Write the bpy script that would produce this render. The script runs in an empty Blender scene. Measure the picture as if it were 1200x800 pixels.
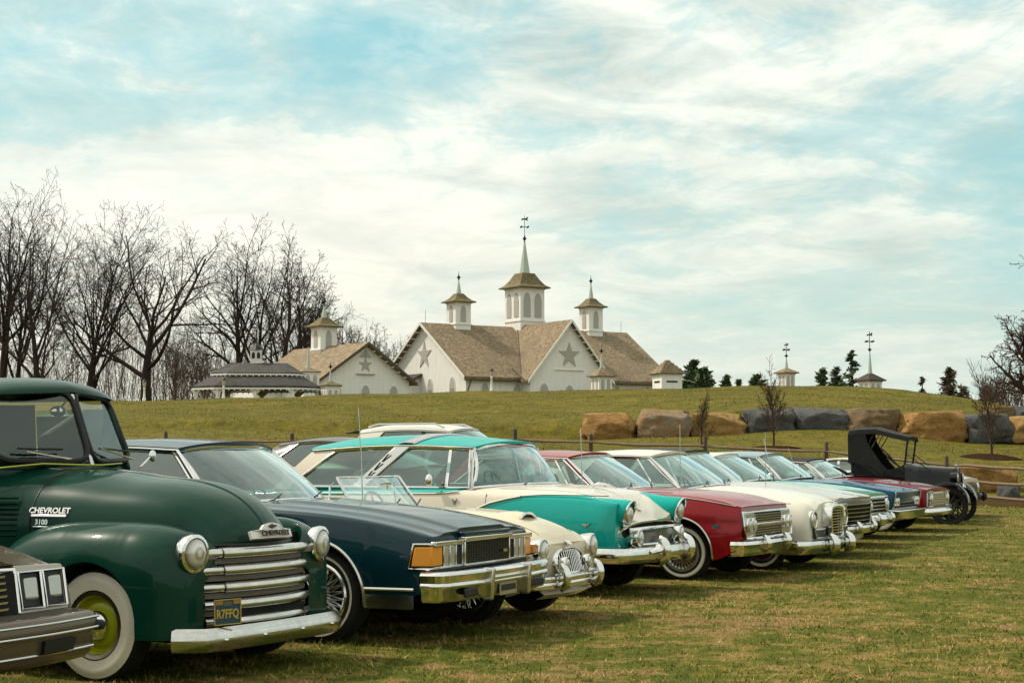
import bpy, bmesh, math, random
import numpy as np
from mathutils import Vector, Matrix
R = math.radians
SC = bpy.context.scene
COL = SC.collection

# ------------------------------------------------------------------ camera
EYE = 1.36
FPX = 1950.0                       # focal length in photograph pixels (1200 wide)
PITCH = math.atan(134.0 / FPX)
cam_d = bpy.data.cameras.new('camera')
cam_d.sensor_width = 36.0
cam_d.lens = FPX / 1200.0 * 36.0
cam_d.clip_start = 0.1
cam_d.clip_end = 9000.0
cam = bpy.data.objects.new('camera', cam_d)
cam.location = (0, 0, EYE)
cam.rotation_euler = (math.pi / 2 + PITCH, 0, 0)
COL.objects.link(cam)
SC.camera = cam

# ------------------------------------------------------------------ exposure
SC.view_settings.view_transform = 'Standard'
SC.view_settings.look = 'None'
SC.view_settings.gamma = 1.0
SC.view_settings.exposure = 0.42
SC.render.engine = 'CYCLES'
SC.cycles.max_bounces = 8
SC.cycles.transparent_max_bounces = 16
SC.cycles.caustics_reflective = False
SC.cycles.caustics_refractive = False

# ------------------------------------------------------------------ sun and sky
SUN_EL, SUN_AZ = 50.0, -72.0       # azimuth measured from +Y towards +X
sd = bpy.data.lights.new('sun', 'SUN')
sd.energy = 3.0
sd.angle = R(4.0)
sd.color = (1.0, 0.90, 0.74)
sun = bpy.data.objects.new('sun', sd)
_dir = Vector((math.sin(R(SUN_AZ)) * math.cos(R(SUN_EL)), math.cos(R(SUN_AZ)) * math.cos(R(SUN_EL)), math.sin(R(SUN_EL))))
sun.rotation_euler = _dir.to_track_quat('Z', 'Y').to_euler()
sun.location = (0, 0, 60)
COL.objects.link(sun)

W = bpy.data.worlds.new('World')
SC.world = W
W.use_nodes = True


class NT:
    """tiny helper round a node tree"""
    def __init__(s, nt):
        s.nt = nt
        nt.nodes.clear()

    def n(s, typ, **kw):
        nd = s.nt.nodes.new(typ)
        for k, v in kw.items():
            if k.startswith('i_'):
                key = k[2:]
                key = int(key) if key.isdigit() else key.replace('_', ' ')
                s.put(nd.inputs[key], v)
            else:
                setattr(nd, k, v)
        return nd

    def put(s, sock, v):
        if isinstance(v, bpy.types.NodeSocket):
            s.nt.links.new(v, sock)
        elif isinstance(v, (tuple, list)) and len(v) == 3 and sock.type == 'RGBA':
            sock.default_value = (*v, 1)
        else:
            sock.default_value = v

    def math(s, op, a, b=None, c=None, clamp=False):
        nd = s.nt.nodes.new('ShaderNodeMath')
        nd.operation = op
        nd.use_clamp = clamp
        s.put(nd.inputs[0], a)
        if b is not None: s.put(nd.inputs[1], b)
        if c is not None: s.put(nd.inputs[2], c)
        return nd.outputs[0]

    def vmath(s, op, a, b=None):
        nd = s.nt.nodes.new('ShaderNodeVectorMath')
        nd.operation = op
        s.put(nd.inputs[0], a)
        if b is not None: s.put(nd.inputs[1], b)
        return nd.outputs[0]

    def mix(s, f, a, b, mode='MIX'):
        nd = s.nt.nodes.new('ShaderNodeMix')
        nd.data_type = 'RGBA'
        nd.blend_type = mode
        s.put(nd.inputs[0], f); s.put(nd.inputs[6], a); s.put(nd.inputs[7], b)
        return nd.outputs[2]

    def ramp(s, f, stops, interp='LINEAR'):
        nd = s.nt.nodes.new('ShaderNodeValToRGB')
        cr = nd.color_ramp
        cr.interpolation = interp
        while len(cr.elements) < len(stops): cr.elements.new(0.5)
        for e, (p, c) in zip(cr.elements, stops):
            e.position = p
            e.color = (c, c, c, 1) if isinstance(c, (int, float)) else (*c, 1)
        s.put(nd.inputs[0], f)
        return nd.outputs[0]

    def noise(s, vec, scale, detail=4, rough=.55, dist=0.0, dim='3D'):
        nd = s.nt.nodes.new('ShaderNodeTexNoise')
        nd.noise_dimensions = dim
        s.put(nd.inputs['Vector'], vec)
        nd.inputs['Scale'].default_value = scale
        nd.inputs['Detail'].default_value = detail
        nd.inputs['Roughness'].default_value = rough
        nd.inputs['Distortion'].default_value = dist
        return nd.outputs[0]

    def mapping(s, vec, scale=(1, 1, 1), loc=(0, 0, 0), rot=(0, 0, 0)):
        nd = s.nt.nodes.new('ShaderNodeMapping')
        s.put(nd.inputs[0], vec)
        nd.inputs['Location'].default_value = loc
        nd.inputs['Rotation'].default_value = rot
        nd.inputs['Scale'].default_value = scale
        return nd.outputs[0]


def build_world():
    t = NT(W.node_tree)
    out = t.n('ShaderNodeOutputWorld')
    bg = t.n('ShaderNodeBackground')
    bg.inputs['Strength'].default_value = 0.1
    sky = t.n('ShaderNodeTexSky')
    sky.sky_type = 'NISHITA'
    sky.sun_disc = False
    sky.sun_elevation = R(SUN_EL)
    sky.sun_rotation = R(SUN_AZ)
    sky.air_density = 1.0
    sky.dust_density = 1.5
    sky.ozone_density = 1.0
    co = t.n('ShaderNodeTexCoord').outputs['Generated']
    sep = t.n('ShaderNodeSeparateXYZ', i_0=co)
    x, y, z = sep.outputs
    zz = t.math('ADD', t.math('MAXIMUM', z, 0.0), 0.16)
    u = t.math('DIVIDE', x, zz)
    v = t.math('DIVIDE', y, zz)
    p = t.n('ShaderNodeCombineXYZ', i_0=u, i_1=v, i_2=0.0).outputs[0]
    # teal blue of the open sky
    blue = t.mix(1.0, sky.outputs[0], (1.25, 1.45, 1.15), 'MULTIPLY')
    blue = t.mix(0.70, blue, (1.7, 4.7, 5.2))
    # three layers of streaky cloud
    q = t.mapping(p, (1.0, 1.0, 1), (0, 0, 0), (0, 0, R(-12)))
    n1 = t.noise(t.mapping(q, (1.1, .85, 1), (SKY_OFF[0], SKY_OFF[1], 0)), 1.25, 3, .5, .3)
    n2 = t.noise(t.mapping(q, (1.1, .85, 1), (3.1, 1.7, 0.4)), 2.6, 7, .60, .7)
    n3 = t.noise(t.mapping(q, (1.2, 1.0, 1), (SKY_OFF[2], 5.7, 2.2)), 6.0, 8, .66, .5)
    cov = t.math('ADD', t.math('MULTIPLY', n1, 0.40), t.math('MULTIPLY', n2, 0.40))
    cov = t.math('ADD', cov, t.math('MULTIPLY', n3, 0.30))
    # more cloud low down and in the middle, open blue high up on both sides
    def gap(cx, cz, wx, wz):
        a = t.math('DIVIDE', t.math('SUBTRACT', x, cx), wx)
        b = t.math('DIVIDE', t.math('SUBTRACT', z, cz), wz)
        return t.math('POWER', 2.718, t.math('MULTIPLY', t.math('ADD', t.math('MULTIPLY', a, a), t.math('MULTIPLY', b, b)), -1.0))
    holes = t.math('ADD', t.math('MULTIPLY', gap(-.09, .235, .12, .05), .15), t.math('MULTIPLY', gap(.31, .18, .11, .05), .17))
    holes = t.math('ADD', holes, t.math('MULTIPLY', gap(-.30, .20, .07, .05), .06))
    holes = t.math('ADD', holes, t.math('MULTIPLY', gap(.24, .075, .13, .035), .09))
    bias = t.math('SUBTRACT', 0.050, holes)
    bank = gap(-.20, .150, .17, .040)
    bias = t.math('ADD', bias, t.math('MULTIPLY', bank, .13))
    over = t.ramp(z, [(0.30, 0.0), (0.50, 1.0)])
    back = t.ramp(t.math('MULTIPLY_ADD', y, .5, .5), [(.42, 1.0), (.60, 0.0)])
    away = t.math('MAXIMUM', over, back)
    bias = t.math('ADD', t.math('MULTIPLY', bias, t.math('SUBTRACT', 1.0, away)), t.math('MULTIPLY', away, 0.09))
    cov = t.math('ADD', cov, bias)
    m = t.ramp(cov, [(0.42, 0.10), (0.53, 0.45), (0.585, 0.82), (0.68, 1.0)])
    lum = t.noise(t.mapping(q, (1.0, 1.1, 1), (7.7, 2.1, 1.0)), 3.2, 7, .62, .5)
    cc = t.mix(t.ramp(lum, [(0.34, 0.0), (0.60, 1.0)]), (4.8, 5.4, 4.9), (8.4, 8.3, 7.3))
    cc = t.mix(t.math('MULTIPLY', bank, .6), cc, (8.6, 8.5, 7.9))
    glow = t.n('ShaderNodeVectorMath', operation='DOT_PRODUCT', i_0=co, i_1=tuple(_dir)).outputs['Value']
    g = t.ramp(glow, [(0.55, 0.0), (1.0, 1.0)])
    cc = t.mix(t.math('MULTIPLY', g, 0.7), cc, (12.0, 11.3, 9.6))
    colr = t.mix(m, blue, cc)
    # haze above the horizon
    hz = t.ramp(z, [(0.0, 0.95), (0.06, 0.80), (0.14, 0.34), (0.24, 0.0)])
    hzcol = t.mix(t.ramp(t.math('ADD', x, 0.5), [(0.40, 0.0), (0.80, 1.0)]), (6.9, 6.8, 5.7), (4.8, 5.7, 5.1))
    colr = t.mix(t.math('MULTIPLY', hz, 0.85), colr, hzcol)
    # below the horizon: dull earth
    colr = t.mix(t.ramp(t.math('ADD', z, 0.5), [(0.485, 1.0), (0.5, 0.0)]), colr, (1.2, 1.1, 0.6))
    t.nt.links.new(colr, bg.inputs['Color'])
    t.nt.links.new(bg.outputs[0], out.inputs[0])


SKY_OFF = (2.3, 0.4, 1.3)
build_world()


def ray(px, py):
    """direction (with y=1) of a photograph pixel"""
    u = (px - 600) / FPX
    v = (400 - py) / FPX
    c, s = math.cos(PITCH), math.sin(PITCH)
    d = Vector((u, c - v * s, s + v * c))
    return d / d.y


def at(px, py, Y):
    """world point of a photograph pixel at depth Y"""
    d = ray(px, py)
    return Vector((0, 0, EYE)) + d * Y


def on_ground(px, py, z=0.0):
    d = ray(px, py)
    return Vector((0, 0, EYE)) + d * ((z - EYE) / d.z)
# ------------------------------------------------------------------ curves
def curve(pts):
    """smooth monotone-ish interpolation through (x, value) points"""
    pts = sorted(pts)
    X = [p[0] for p in pts]; Y = [p[1] for p in pts]
    n = len(X)
    if n == 1:
        return lambda x: Y[0]
    d = [(Y[i + 1] - Y[i]) / (X[i + 1] - X[i]) for i in range(n - 1)]
    m = [d[0]] + [0.0] * (n - 2) + [d[-1]]
    for i in range(1, n - 1):
        if d[i - 1] * d[i] > 0:
            w1 = 2 * (X[i + 1] - X[i]) + (X[i] - X[i - 1]); w2 = (X[i + 1] - X[i]) + 2 * (X[i] - X[i - 1])
            m[i] = (w1 + w2) / (w1 / d[i - 1] + w2 / d[i])

    def f(x):
        if x <= X[0]: return Y[0]
        if x >= X[-1]: return Y[-1]
        lo, hi = 0, n - 1
        while hi - lo > 1:
            k = (lo + hi) // 2
            if X[k] <= x: lo = k
            else: hi = k
        h = X[lo + 1] - X[lo]; t = (x - X[lo]) / h
        return (Y[lo] * (1 + 2 * t) * (1 - t) ** 2 + m[lo] * h * t * (1 - t) ** 2
                + Y[lo + 1] * t * t * (3 - 2 * t) + m[lo + 1] * h * t * t * (t - 1))
    return f


def fn(v):
    """constant, point list or function -> function"""
    if callable(v): return v
    if isinstance(v, (int, float)): return lambda x: v
    return curve(v)


def lerp(a, b, t): return a + (b - a) * t
def sstep(a, b, x):
    t = min(1, max(0, (x - a) / (b - a)))
    return t * t * (3 - 2 * t)


def linspace(a, b, n): return [a + (b - a) * i / (n - 1) for i in range(n)]


# ------------------------------------------------------------------ mesh building
class MB:
    def __init__(s):
        s.v = []; s.f = []; s.mi = []

    def add(s, vs, fs, mi=0):
        o = len(s.v)
        s.v.extend([tuple(p) for p in vs])
        for f in fs:
            s.f.append(tuple(i + o for i in f)); s.mi.append(mi)
        return s

    def box(s, c, d, rot=None, mi=0, taper=1.0):
        vs = []
        for k, (x, y, z) in enumerate([(-1, -1, -1), (1, -1, -1), (1, 1, -1), (-1, 1, -1), (-1, -1, 1), (1, -1, 1), (1, 1, 1), (-1, 1, 1)]):
            t = taper if z > 0 else 1.0
            p = Vector((x * d[0] / 2 * t, y * d[1] / 2 * t, z * d[2] / 2))
            if rot is not None: p = rot @ p
            vs.append(p + Vector(c))
        return s.add(vs, [(0, 3, 2, 1), (4, 5, 6, 7), (0, 1, 5, 4), (1, 2, 6, 5), (2, 3, 7, 6), (3, 0, 4, 7)], mi)

    def hexa(s, p, mi=0):
        """8 corner points: 0-3 bottom loop, 4-7 top loop"""
        return s.add(p, [(0, 3, 2, 1), (4, 5, 6, 7), (0, 1, 5, 4), (1, 2, 6, 5), (2, 3, 7, 6), (3, 0, 4, 7)], mi)

    def tube(s, pts, r, n=8, closed=False, caps=True, mi=0, flat=1.0):
        pts = [Vector(p) for p in pts]
        m = len(pts)
        rr = r if isinstance(r, (list, tuple)) else [r] * m
        vs, fs = [], []
        up = None
        for i, p in enumerate(pts):
            if closed: d = pts[(i + 1) % m] - pts[i - 1]
            else: d = pts[min(i + 1, m - 1)] - pts[max(i - 1, 0)]
            if d.length < 1e-9: d = Vector((0, 0, 1))
            d.normalize()
            if up is None:
                a = Vector((0, 0, 1)) if abs(d.z) < .9 else Vector((1, 0, 0))
            else:
                a = up
            sx = d.cross(a)
            if sx.length < 1e-6: sx = d.orthogonal()
            sx.normalize()
            up = sx.cross(d).normalized()
            for k in range(n):
                an = 2 * math.pi * k / n
                vs.append(p + sx * math.cos(an) * rr[i] + up * math.sin(an) * rr[i] * flat)
        ring = m if closed else m - 1
        for i in range(ring):
            j = (i + 1) % m
            for k in range(n):
                l = (k + 1) % n
                fs.append((i * n + k, i * n + l, j * n + l, j * n + k))
        if caps and not closed:
            fs.append(tuple(range(n - 1, -1, -1)))
            fs.append(tuple((m - 1) * n + k for k in range(n)))
        return s.add(vs, fs, mi)

    def sweep(s, path, section, closed_sec=True, caps=True, mi=0, up=Vector((0, 0, 1)), scale=None):
        """section: list of (out, up) pairs; out is right of the direction of travel, horizontal"""
        path = [Vector(p) for p in path]
        m, n = len(path), len(section)
        vs, fs = [], []
        for i, p in enumerate(path):
            d = path[min(i + 1, m - 1)] - path[max(i - 1, 0)]
            d.normalize()
            o = d.cross(up).normalized()
            uu = o.cross(d).normalized()
            k = scale[i] if scale else 1.0
            for a, b in section:
                vs.append(p + o * a * k + uu * b * k)
        for i in range(m - 1):
            for k in range(n if closed_sec else n - 1):
                l = (k + 1) % n
                fs.append((i * n + k, i * n + l, (i + 1) * n + l, (i + 1) * n + k))
        if caps and closed_sec:
            fs.append(tuple(range(n - 1, -1, -1)))
            fs.append(tuple((m - 1) * n + k for k in range(n)))
        return s.add(vs, fs, mi)

    def grid(s, rows, closed_u=False, closed_v=False, mi=0):
        """rows: list of equal-length point lists"""
        m, n = len(rows), len(rows[0])
        vs = [p for r in rows for p in r]
        fs = []
        for i in range(m if closed_v else m - 1):
            j = (i + 1) % m
            for k in range(n if closed_u else n - 1):
                l = (k + 1) % n
                fs.append((i * n + k, i * n + l, j * n + l, j * n + k))
        return s.add(vs, fs, mi)

    def lathe(s, prof, n=32, c=(0, 0, 0), axis='Z', mi=0, arc=None, sy=1.0):
        """prof: (radius, along) pairs"""
        c = Vector(c)
        rows = []
        a0, a1 = arc if arc else (0, 2 * math.pi)
        cnt = n if not arc else n + 1
        for (r, h) in prof:
            row = []
            for k in range(cnt):
                a = a0 + (a1 - a0) * k / n
                x, y = r * math.cos(a), r * math.sin(a) * sy
                if axis == 'Z': q = Vector((x, y, h))
                elif axis == 'Y': q = Vector((x, h, y))
                else: q = Vector((h, x, y))
                row.append(q + c)
            rows.append(row)
        return s.grid(rows, closed_u=arc is None, mi=mi)

    def prism(s, poly, d0, d1, plane='XZ', mi=0):
        """2-D outline extruded between d0 and d1 along the third axis"""
        n = len(poly)

        def P(a, b, d):
            if plane == 'XZ': return (a, d, b)
            if plane == 'YZ': return (d, a, b)
            return (a, b, d)
        vs = [P(a, b, d0) for a, b in poly] + [P(a, b, d1) for a, b in poly]
        fs = [tuple(range(n - 1, -1, -1)), tuple(range(n, 2 * n))]
        fs += [(i, (i + 1) % n, n + (i + 1) % n, n + i) for i in range(n)]
        return s.add(vs, fs, mi)

    def slab(s, a, b, c, d, th, mi=0):
        """quad abcd thickened by th along its normal (both ways)"""
        a, b, c, d = map(Vector, (a, b, c, d))
        nrm = (c - a).cross(d - b)
        nrm.normalize()
        h = nrm * th / 2
        return s.hexa([a - h, b - h, c - h, d - h, a + h, b + h, c + h, d + h], mi)

    def ball(s, c, r, n=12, mi=0, sc=(1, 1, 1), half=None):
        rows = []
        for i in range(n // 2 + 1):
            t = math.pi * i / (n // 2)
            row = []
            for k in range(n):
                a = 2 * math.pi * k / n
                row.append(Vector(c) + Vector((r * sc[0] * math.sin(t) * math.cos(a), r * sc[1] * math.sin(t) * math.sin(a), r * sc[2] * math.cos(t))))
            rows.append(row)
        return s.grid(rows, closed_u=True, mi=mi)

    def xf(s, mat, start=0):
        for i in range(start, len(s.v)):
            s.v[i] = tuple(mat @ Vector(s.v[i]))
        return s

    def build(s, name, mats, parent=None, smooth=True, angle=38, bevel=0.0, bseg=2, weld=True, loc=None):
        me = bpy.data.meshes.new(name)
        me.from_pydata(s.v, [], s.f)
        if not isinstance(mats, (list, tuple)): mats = [mats]
        for m in mats: me.materials.append(m)
        if len(mats) > 1:
            me.polygons.foreach_set('material_index', s.mi)
        bm = bmesh.new()
        bm.from_mesh(me)
        if weld:
            bmesh.ops.remove_doubles(bm, verts=bm.verts, dist=2e-5)
            bmesh.ops.dissolve_degenerate(bm, edges=bm.edges, dist=1e-6)
        bmesh.ops.recalc_face_normals(bm, faces=bm.faces)
        ca = R(angle)
        for f in bm.faces: f.smooth = smooth
        if smooth:
            for e in bm.edges:
                if len(e.link_faces) != 2 or e.calc_face_angle(0) > ca: e.smooth = False
        bm.to_mesh(me); bm.free()
        o = bpy.data.objects.new(name, me)
        COL.objects.link(o)
        if parent is not None: o.parent = parent
        if loc is not None: o.location = loc
        if bevel > 0:
            b = o.modifiers.new('edge', 'BEVEL')
            b.width = bevel; b.segments = bseg; b.limit_method = 'ANGLE'; b.angle_limit = R(40)
            b.harden_normals = False
        return o


def fast_mesh(name, verts, faces, mat, parent=None, smooth=False):
    """numpy arrays (N,3) and (F,k) to an object"""
    me = bpy.data.meshes.new(name)
    V = np.asarray(verts, dtype=np.float32); F = np.asarray(faces, dtype=np.int32)
    k = F.shape[1]
    me.vertices.add(len(V)); me.vertices.foreach_set('co', V.ravel())
    me.loops.add(F.size); me.loops.foreach_set('vertex_index', F.ravel())
    me.polygons.add(len(F))
    me.polygons.foreach_set('loop_start', np.arange(0, F.size, k, dtype=np.int32))
    me.polygons.foreach_set('loop_total', np.full(len(F), k, dtype=np.int32))
    if smooth: me.polygons.foreach_set('use_smooth', np.ones(len(F), dtype=bool))
    me.update(calc_edges=True)
    me.materials.append(mat)
    o = bpy.data.objects.new(name, me)
    COL.objects.link(o)
    if parent is not None: o.parent = parent
    return o


def tag(o, label=None, cat=None, group=None, kind=None):
    if label: o['label'] = label
    if cat: o['category'] = cat
    if group: o['group'] = group
    if kind: o['kind'] = kind
    return o


def thing(name, label, cat, loc=(0, 0, 0), rz=0.0, group=None):
    o = bpy.data.objects.new(name, None)
    COL.objects.link(o)
    o.location = loc
    o.rotation_euler = (0, 0, rz)
    o.empty_display_size = 0.2
    return tag(o, label, cat, group)


def part_empty(name, parent, loc=(0, 0, 0)):
    o = bpy.data.objects.new(name, None)
    COL.objects.link(o)
    o.parent = parent
    o.location = loc
    o.empty_display_size = 0.1
    return o


def copy_tree(o, parent=None):
    c = o.copy()
    COL.objects.link(c)
    if parent is not None: c.parent = parent
    for ch in list(o.children): copy_tree(ch, c)
    return c


def lettering(name, txt, size, mtx, mat, parent, depth=0.003, bold=0.0, xs=1.0, align='CENTER', shear=0.0):
    cu = bpy.data.curves.new(name, 'FONT')
    cu.body = txt; cu.size = size; cu.extrude = depth; cu.align_x = align; cu.align_y = 'CENTER'
    cu.offset = bold; cu.resolution_u = 3; cu.shear = shear
    tmp = bpy.data.objects.new(name, cu)
    COL.objects.link(tmp)
    bpy.context.view_layer.update()
    me = bpy.data.meshes.new_from_object(tmp)
    bpy.data.objects.remove(tmp)
    me.materials.clear(); me.materials.append(mat)
    me.transform(mtx @ Matrix.Diagonal((xs, 1, 1, 1)))
    o = bpy.data.objects.new(name, me)
    COL.objects.link(o)
    o.parent = parent
    return o


def frame(loc, xa, ya):
    """matrix whose x and y columns are the reading and up directions of a text"""
    xa = Vector(xa).normalized(); ya = Vector(ya); ya = (ya - xa * ya.dot(xa)).normalized()
    za = xa.cross(ya)
    m = Matrix.Identity(4)
    for i in range(3):
        m[i][0], m[i][1], m[i][2], m[i][3] = xa[i], ya[i], za[i], loc[i]
    return m


# ------------------------------------------------------------------ materials
_mats = {}


def material(name):
    m = bpy.data.materials.new(name)
    m.use_nodes = True
    return m, NT(m.node_tree)


def principled(t, **kw):
    out = t.n('ShaderNodeOutputMaterial')
    b = t.n('ShaderNodeBsdfPrincipled')
    for k, v in kw.items():
        t.put(b.inputs[k.replace('_', ' ')], v)
    t.nt.links.new(b.outputs[0], out.inputs[0])
    return b


def plain(name, col, rough=.6, metal=0.0, var=.12, scale=6.0, bump=0.0, coat=0.0, bscale=60.0, spec=0.35):
    """one colour with a little worn variation"""
    key = (name, tuple(col), rough, metal)
    if key in _mats: return _mats[key]
    m, t = material(name)
    co = t.n('ShaderNodeTexCoord').outputs['Object']
    nz = t.noise(co, scale, 5, .6)
    c = t.mix(nz, tuple(x * (1 - var) for x in col), tuple(min(1, x * (1 + var)) for x in col))
    rg = t.math('MULTIPLY_ADD', t.noise(co, scale * 2.3, 4, .6), rough * .35, rough * .82)
    b = principled(t, Base_Color=c, Roughness=rg, Metallic=metal, Coat_Weight=coat, Coat_Roughness=.05, Specular_IOR_Level=spec)
    if bump:
        bp = t.n('ShaderNodeBump', i_Strength=bump, i_Distance=.01)
        t.put(bp.inputs['Height'], t.noise(co, bscale, 5, .6))
        t.nt.links.new(bp.outputs[0], b.inputs['Normal'])
    _mats[key] = m
    return m


def car_paint(name, col, rough=.28, coat=.65, col2=None, dust=.012, metal=0.0):
    """clear-coated paint, slightly wavy and dusty; col2 is the second colour where the mesh attribute 'tone' > 0"""
    key = ('paint', name)
    if key in _mats: return _mats[key]
    m, t = material(name)
    co = t.n('ShaderNodeTexCoord').outputs['Object']
    c = col
    if col2 is not None:
        at_ = t.n('ShaderNodeAttribute', attribute_name='tone')
        f = t.math('GREATER_THAN', at_.outputs['Fac'], 0.0)
        c = t.mix(f, col, col2)
    dz = t.ramp(t.noise(co, 3.1, 6, .65), [(0.42, 0.0), (0.75, 1.0)])
    c = t.mix(t.math('MULTIPLY', dz, dust), c, (.22, .19, .15))
    rg = t.math('MULTIPLY_ADD', t.noise(co, 7.0, 5, .6), .16, rough - .08)
    b = principled(t, Base_Color=c, Roughness=rg, Metallic=metal, Coat_Weight=coat, Coat_Roughness=.03, Coat_IOR=1.45, Specular_IOR_Level=.08)
    bp = t.n('ShaderNodeBump', i_Strength=.035, i_Distance=.02)
    t.put(bp.inputs['Height'], t.noise(co, 1.6, 1, .3))
    t.nt.links.new(bp.outputs[0], b.inputs['Coat Normal'])
    _mats[key] = m
    return m


def glass_mat(name, tint=(.72, .80, .78), refl=1.0):
    key = ('glass', name)
    if key in _mats: return _mats[key]
    m, t = material(name)
    out = t.n('ShaderNodeOutputMaterial')
    tr = t.n('ShaderNodeBsdfTransparent', i_Color=tint)
    gl = t.n('ShaderNodeBsdfGlossy', i_Color=(.84, .97, .97), i_Roughness=.015)
    fr = t.n('ShaderNodeFresnel', i_IOR=1.55).outputs[0]
    f = t.math('MULTIPLY_ADD', fr, refl * 2.2, .05 * refl, clamp=True)
    mx = t.n('ShaderNodeMixShader')
    t.put(mx.inputs[0], f)
    t.nt.links.new(tr.outputs[0], mx.inputs[1]); t.nt.links.new(gl.outputs[0], mx.inputs[2])
    t.nt.links.new(mx.outputs[0], out.inputs[0])
    _mats[key] = m
    return m


def chrome_mat(name='chrome', col=(.78, .78, .77), rough=.07, worn=.10):
    key = ('chrome', name)
    if key in _mats: return _mats[key]
    m, t = material(name)
    co = t.n('ShaderNodeTexCoord').outputs['Object']
    nz = t.ramp(t.noise(co, 9.0, 7, .68), [(0.38, 0.0), (0.72, 1.0)])
    rg = t.math('MULTIPLY_ADD', nz, worn, rough)
    c = t.mix(t.math('MULTIPLY', nz, worn * 3.0, clamp=True), col, tuple(x * .62 for x in col))
    b = principled(t, Base_Color=c, Metallic=1.0, Roughness=rg)
    bp = t.n('ShaderNodeBump', i_Strength=.10 + worn * .8, i_Distance=.01)
    t.put(bp.inputs['Height'], t.noise(co, 5.0, 3, .5))
    t.nt.links.new(bp.outputs[0], b.inputs['Normal'])
    _mats[key] = m
    return m


def lens_mat(name, col, rough=.12, fl=60.0, metal=.2, coat=1.0, rings=False):
    """ribbed lamp lens; rings: a round lamp with bulb, reflector bowl and darker rim seen through the glass"""
    key = ('lens', name)
    if key in _mats: return _mats[key]
    m, t = material(name)
    tc = t.n('ShaderNodeTexCoord')
    co = tc.outputs['Object']
    if rings:
        g = t.vmath('SUBTRACT', tc.outputs['Generated'], (.5, .5, .5))
        g = t.vmath('MULTIPLY', g, (0, 2, 2))
        r = t.n('ShaderNodeVectorMath', operation='LENGTH', i_0=g).outputs['Value']
        base = t.ramp(r, [(0.0, tuple(x * 1.15 for x in col)), (.18, tuple(x * .9 for x in col)), (.30, tuple(x * .42 for x in col)), (.55, tuple(x * .95 for x in col)), (.80, tuple(x * .6 for x in col)), (.95, tuple(x * .22 for x in col))])
        w = t.n('ShaderNodeTexWave', i_Vector=t.mapping(tc.outputs['Generated'], (0, 1, 0)), i_Scale=4.0, i_Distortion=.3)
    else:
        w = t.n('ShaderNodeTexWave', i_Vector=t.mapping(co, (0, 1, .25)), i_Scale=fl, i_Distortion=.6)
        base = t.mix(w.outputs[1], tuple(x * .8 for x in col), col)
    b = principled(t, Base_Color=base, Roughness=rough, Coat_Weight=coat, Coat_Roughness=.02, Metallic=metal)
    bp = t.n('ShaderNodeBump', i_Strength=.5, i_Distance=.004)
    t.put(bp.inputs['Height'], w.outputs[1])
    t.nt.links.new(bp.outputs[0], b.inputs['Normal'])
    _mats[key] = m
    return m


CHROME = chrome_mat()
CHROME_WORN = chrome_mat('worn_chrome', (.66, .65, .62), .13, .20)
STEEL = chrome_mat('stainless_trim', (.62, .62, .61), .16, .06)
GLASS = glass_mat('car_glass', (.66, .82, .80))
GLASS_TEAL = glass_mat('teal_tinted_glass', (.52, .72, .68))
GLASS_DARK = glass_mat('dark_tinted_glass', (.10, .11, .11))
GLASS_CLEAR = glass_mat('clear_glass', (.86, .89, .86), .5)
RUBBER = plain('tyre_rubber', (.014, .013, .012), .75, bump=.25, bscale=90)
SEAL = plain('black_seal', (.010, .010, .010), .5)
DARK = plain('dark_void', (.006, .006, .006), .9, var=.3)
WHITEWALL = plain('whitewall_rubber', (.74, .69, .58), .6, var=.10, scale=9)
LENS = lens_mat('lamp_lens', (.80, .78, .72), .22, 90, metal=.45, rings=True)
LENS_SQUARE = lens_mat('square_lamp_lens', (.62, .61, .57), .2, 70, metal=.35)
AMBER = lens_mat('amber_lens', (1.0, .36, .006), .4, 120, metal=0.0, coat=.15)
BLACK_PLASTIC = plain('black_plastic', (.016, .016, .016), .45)
TRIM_GREY = plain('grey_trim', (.20, .18, .15), .4, metal=.6)
SEAT_DARK = plain('dark_upholstery', (.045, .035, .028), .6, bump=.2)
SEAT_TEAL = plain('teal_upholstery', (.08, .26, .24), .5)
SEAT_WHITE = plain('white_upholstery', (.62, .58, .50), .5)
SEAT_RED = plain('red_upholstery', (.20, .015, .015), .5)
# ================================================================== LAND
rng = np.random.default_rng(7)
random.seed(7)
_XF = [-60, -6.4, 2.3, 5.2, 8.4, 11.7, 14, 40];   _HF = [.9, .8, .7, .62, .44, .16, .04, -.3]
_XB = [-60, -20, 0, 3.5, 8, 12, 16, 20, 24, 40];  _HB = [2.6, 2.6, 2.3, 2.1, 2.25, 2.5, 2.45, 2.1, 1.9, 1.2]
_HB2 = [3.0, 3.0, 2.8, 2.75, 3.25, 3.55, 3.5, 3.1, 2.6, 1.7]
_XC = [-160, -60, -27.7, -22, -7, 0, 8, 14, 20.7, 26.5, 29.5, 32.4, 35.4, 45, 80]
_HC = [4.6, 5.0, 5.24, 5.3, 5.7, 5.88, 6.0, 6.12, 6.24, 5.95, 5.45, 4.75, 3.9, 2.6, 1.5]


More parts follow.
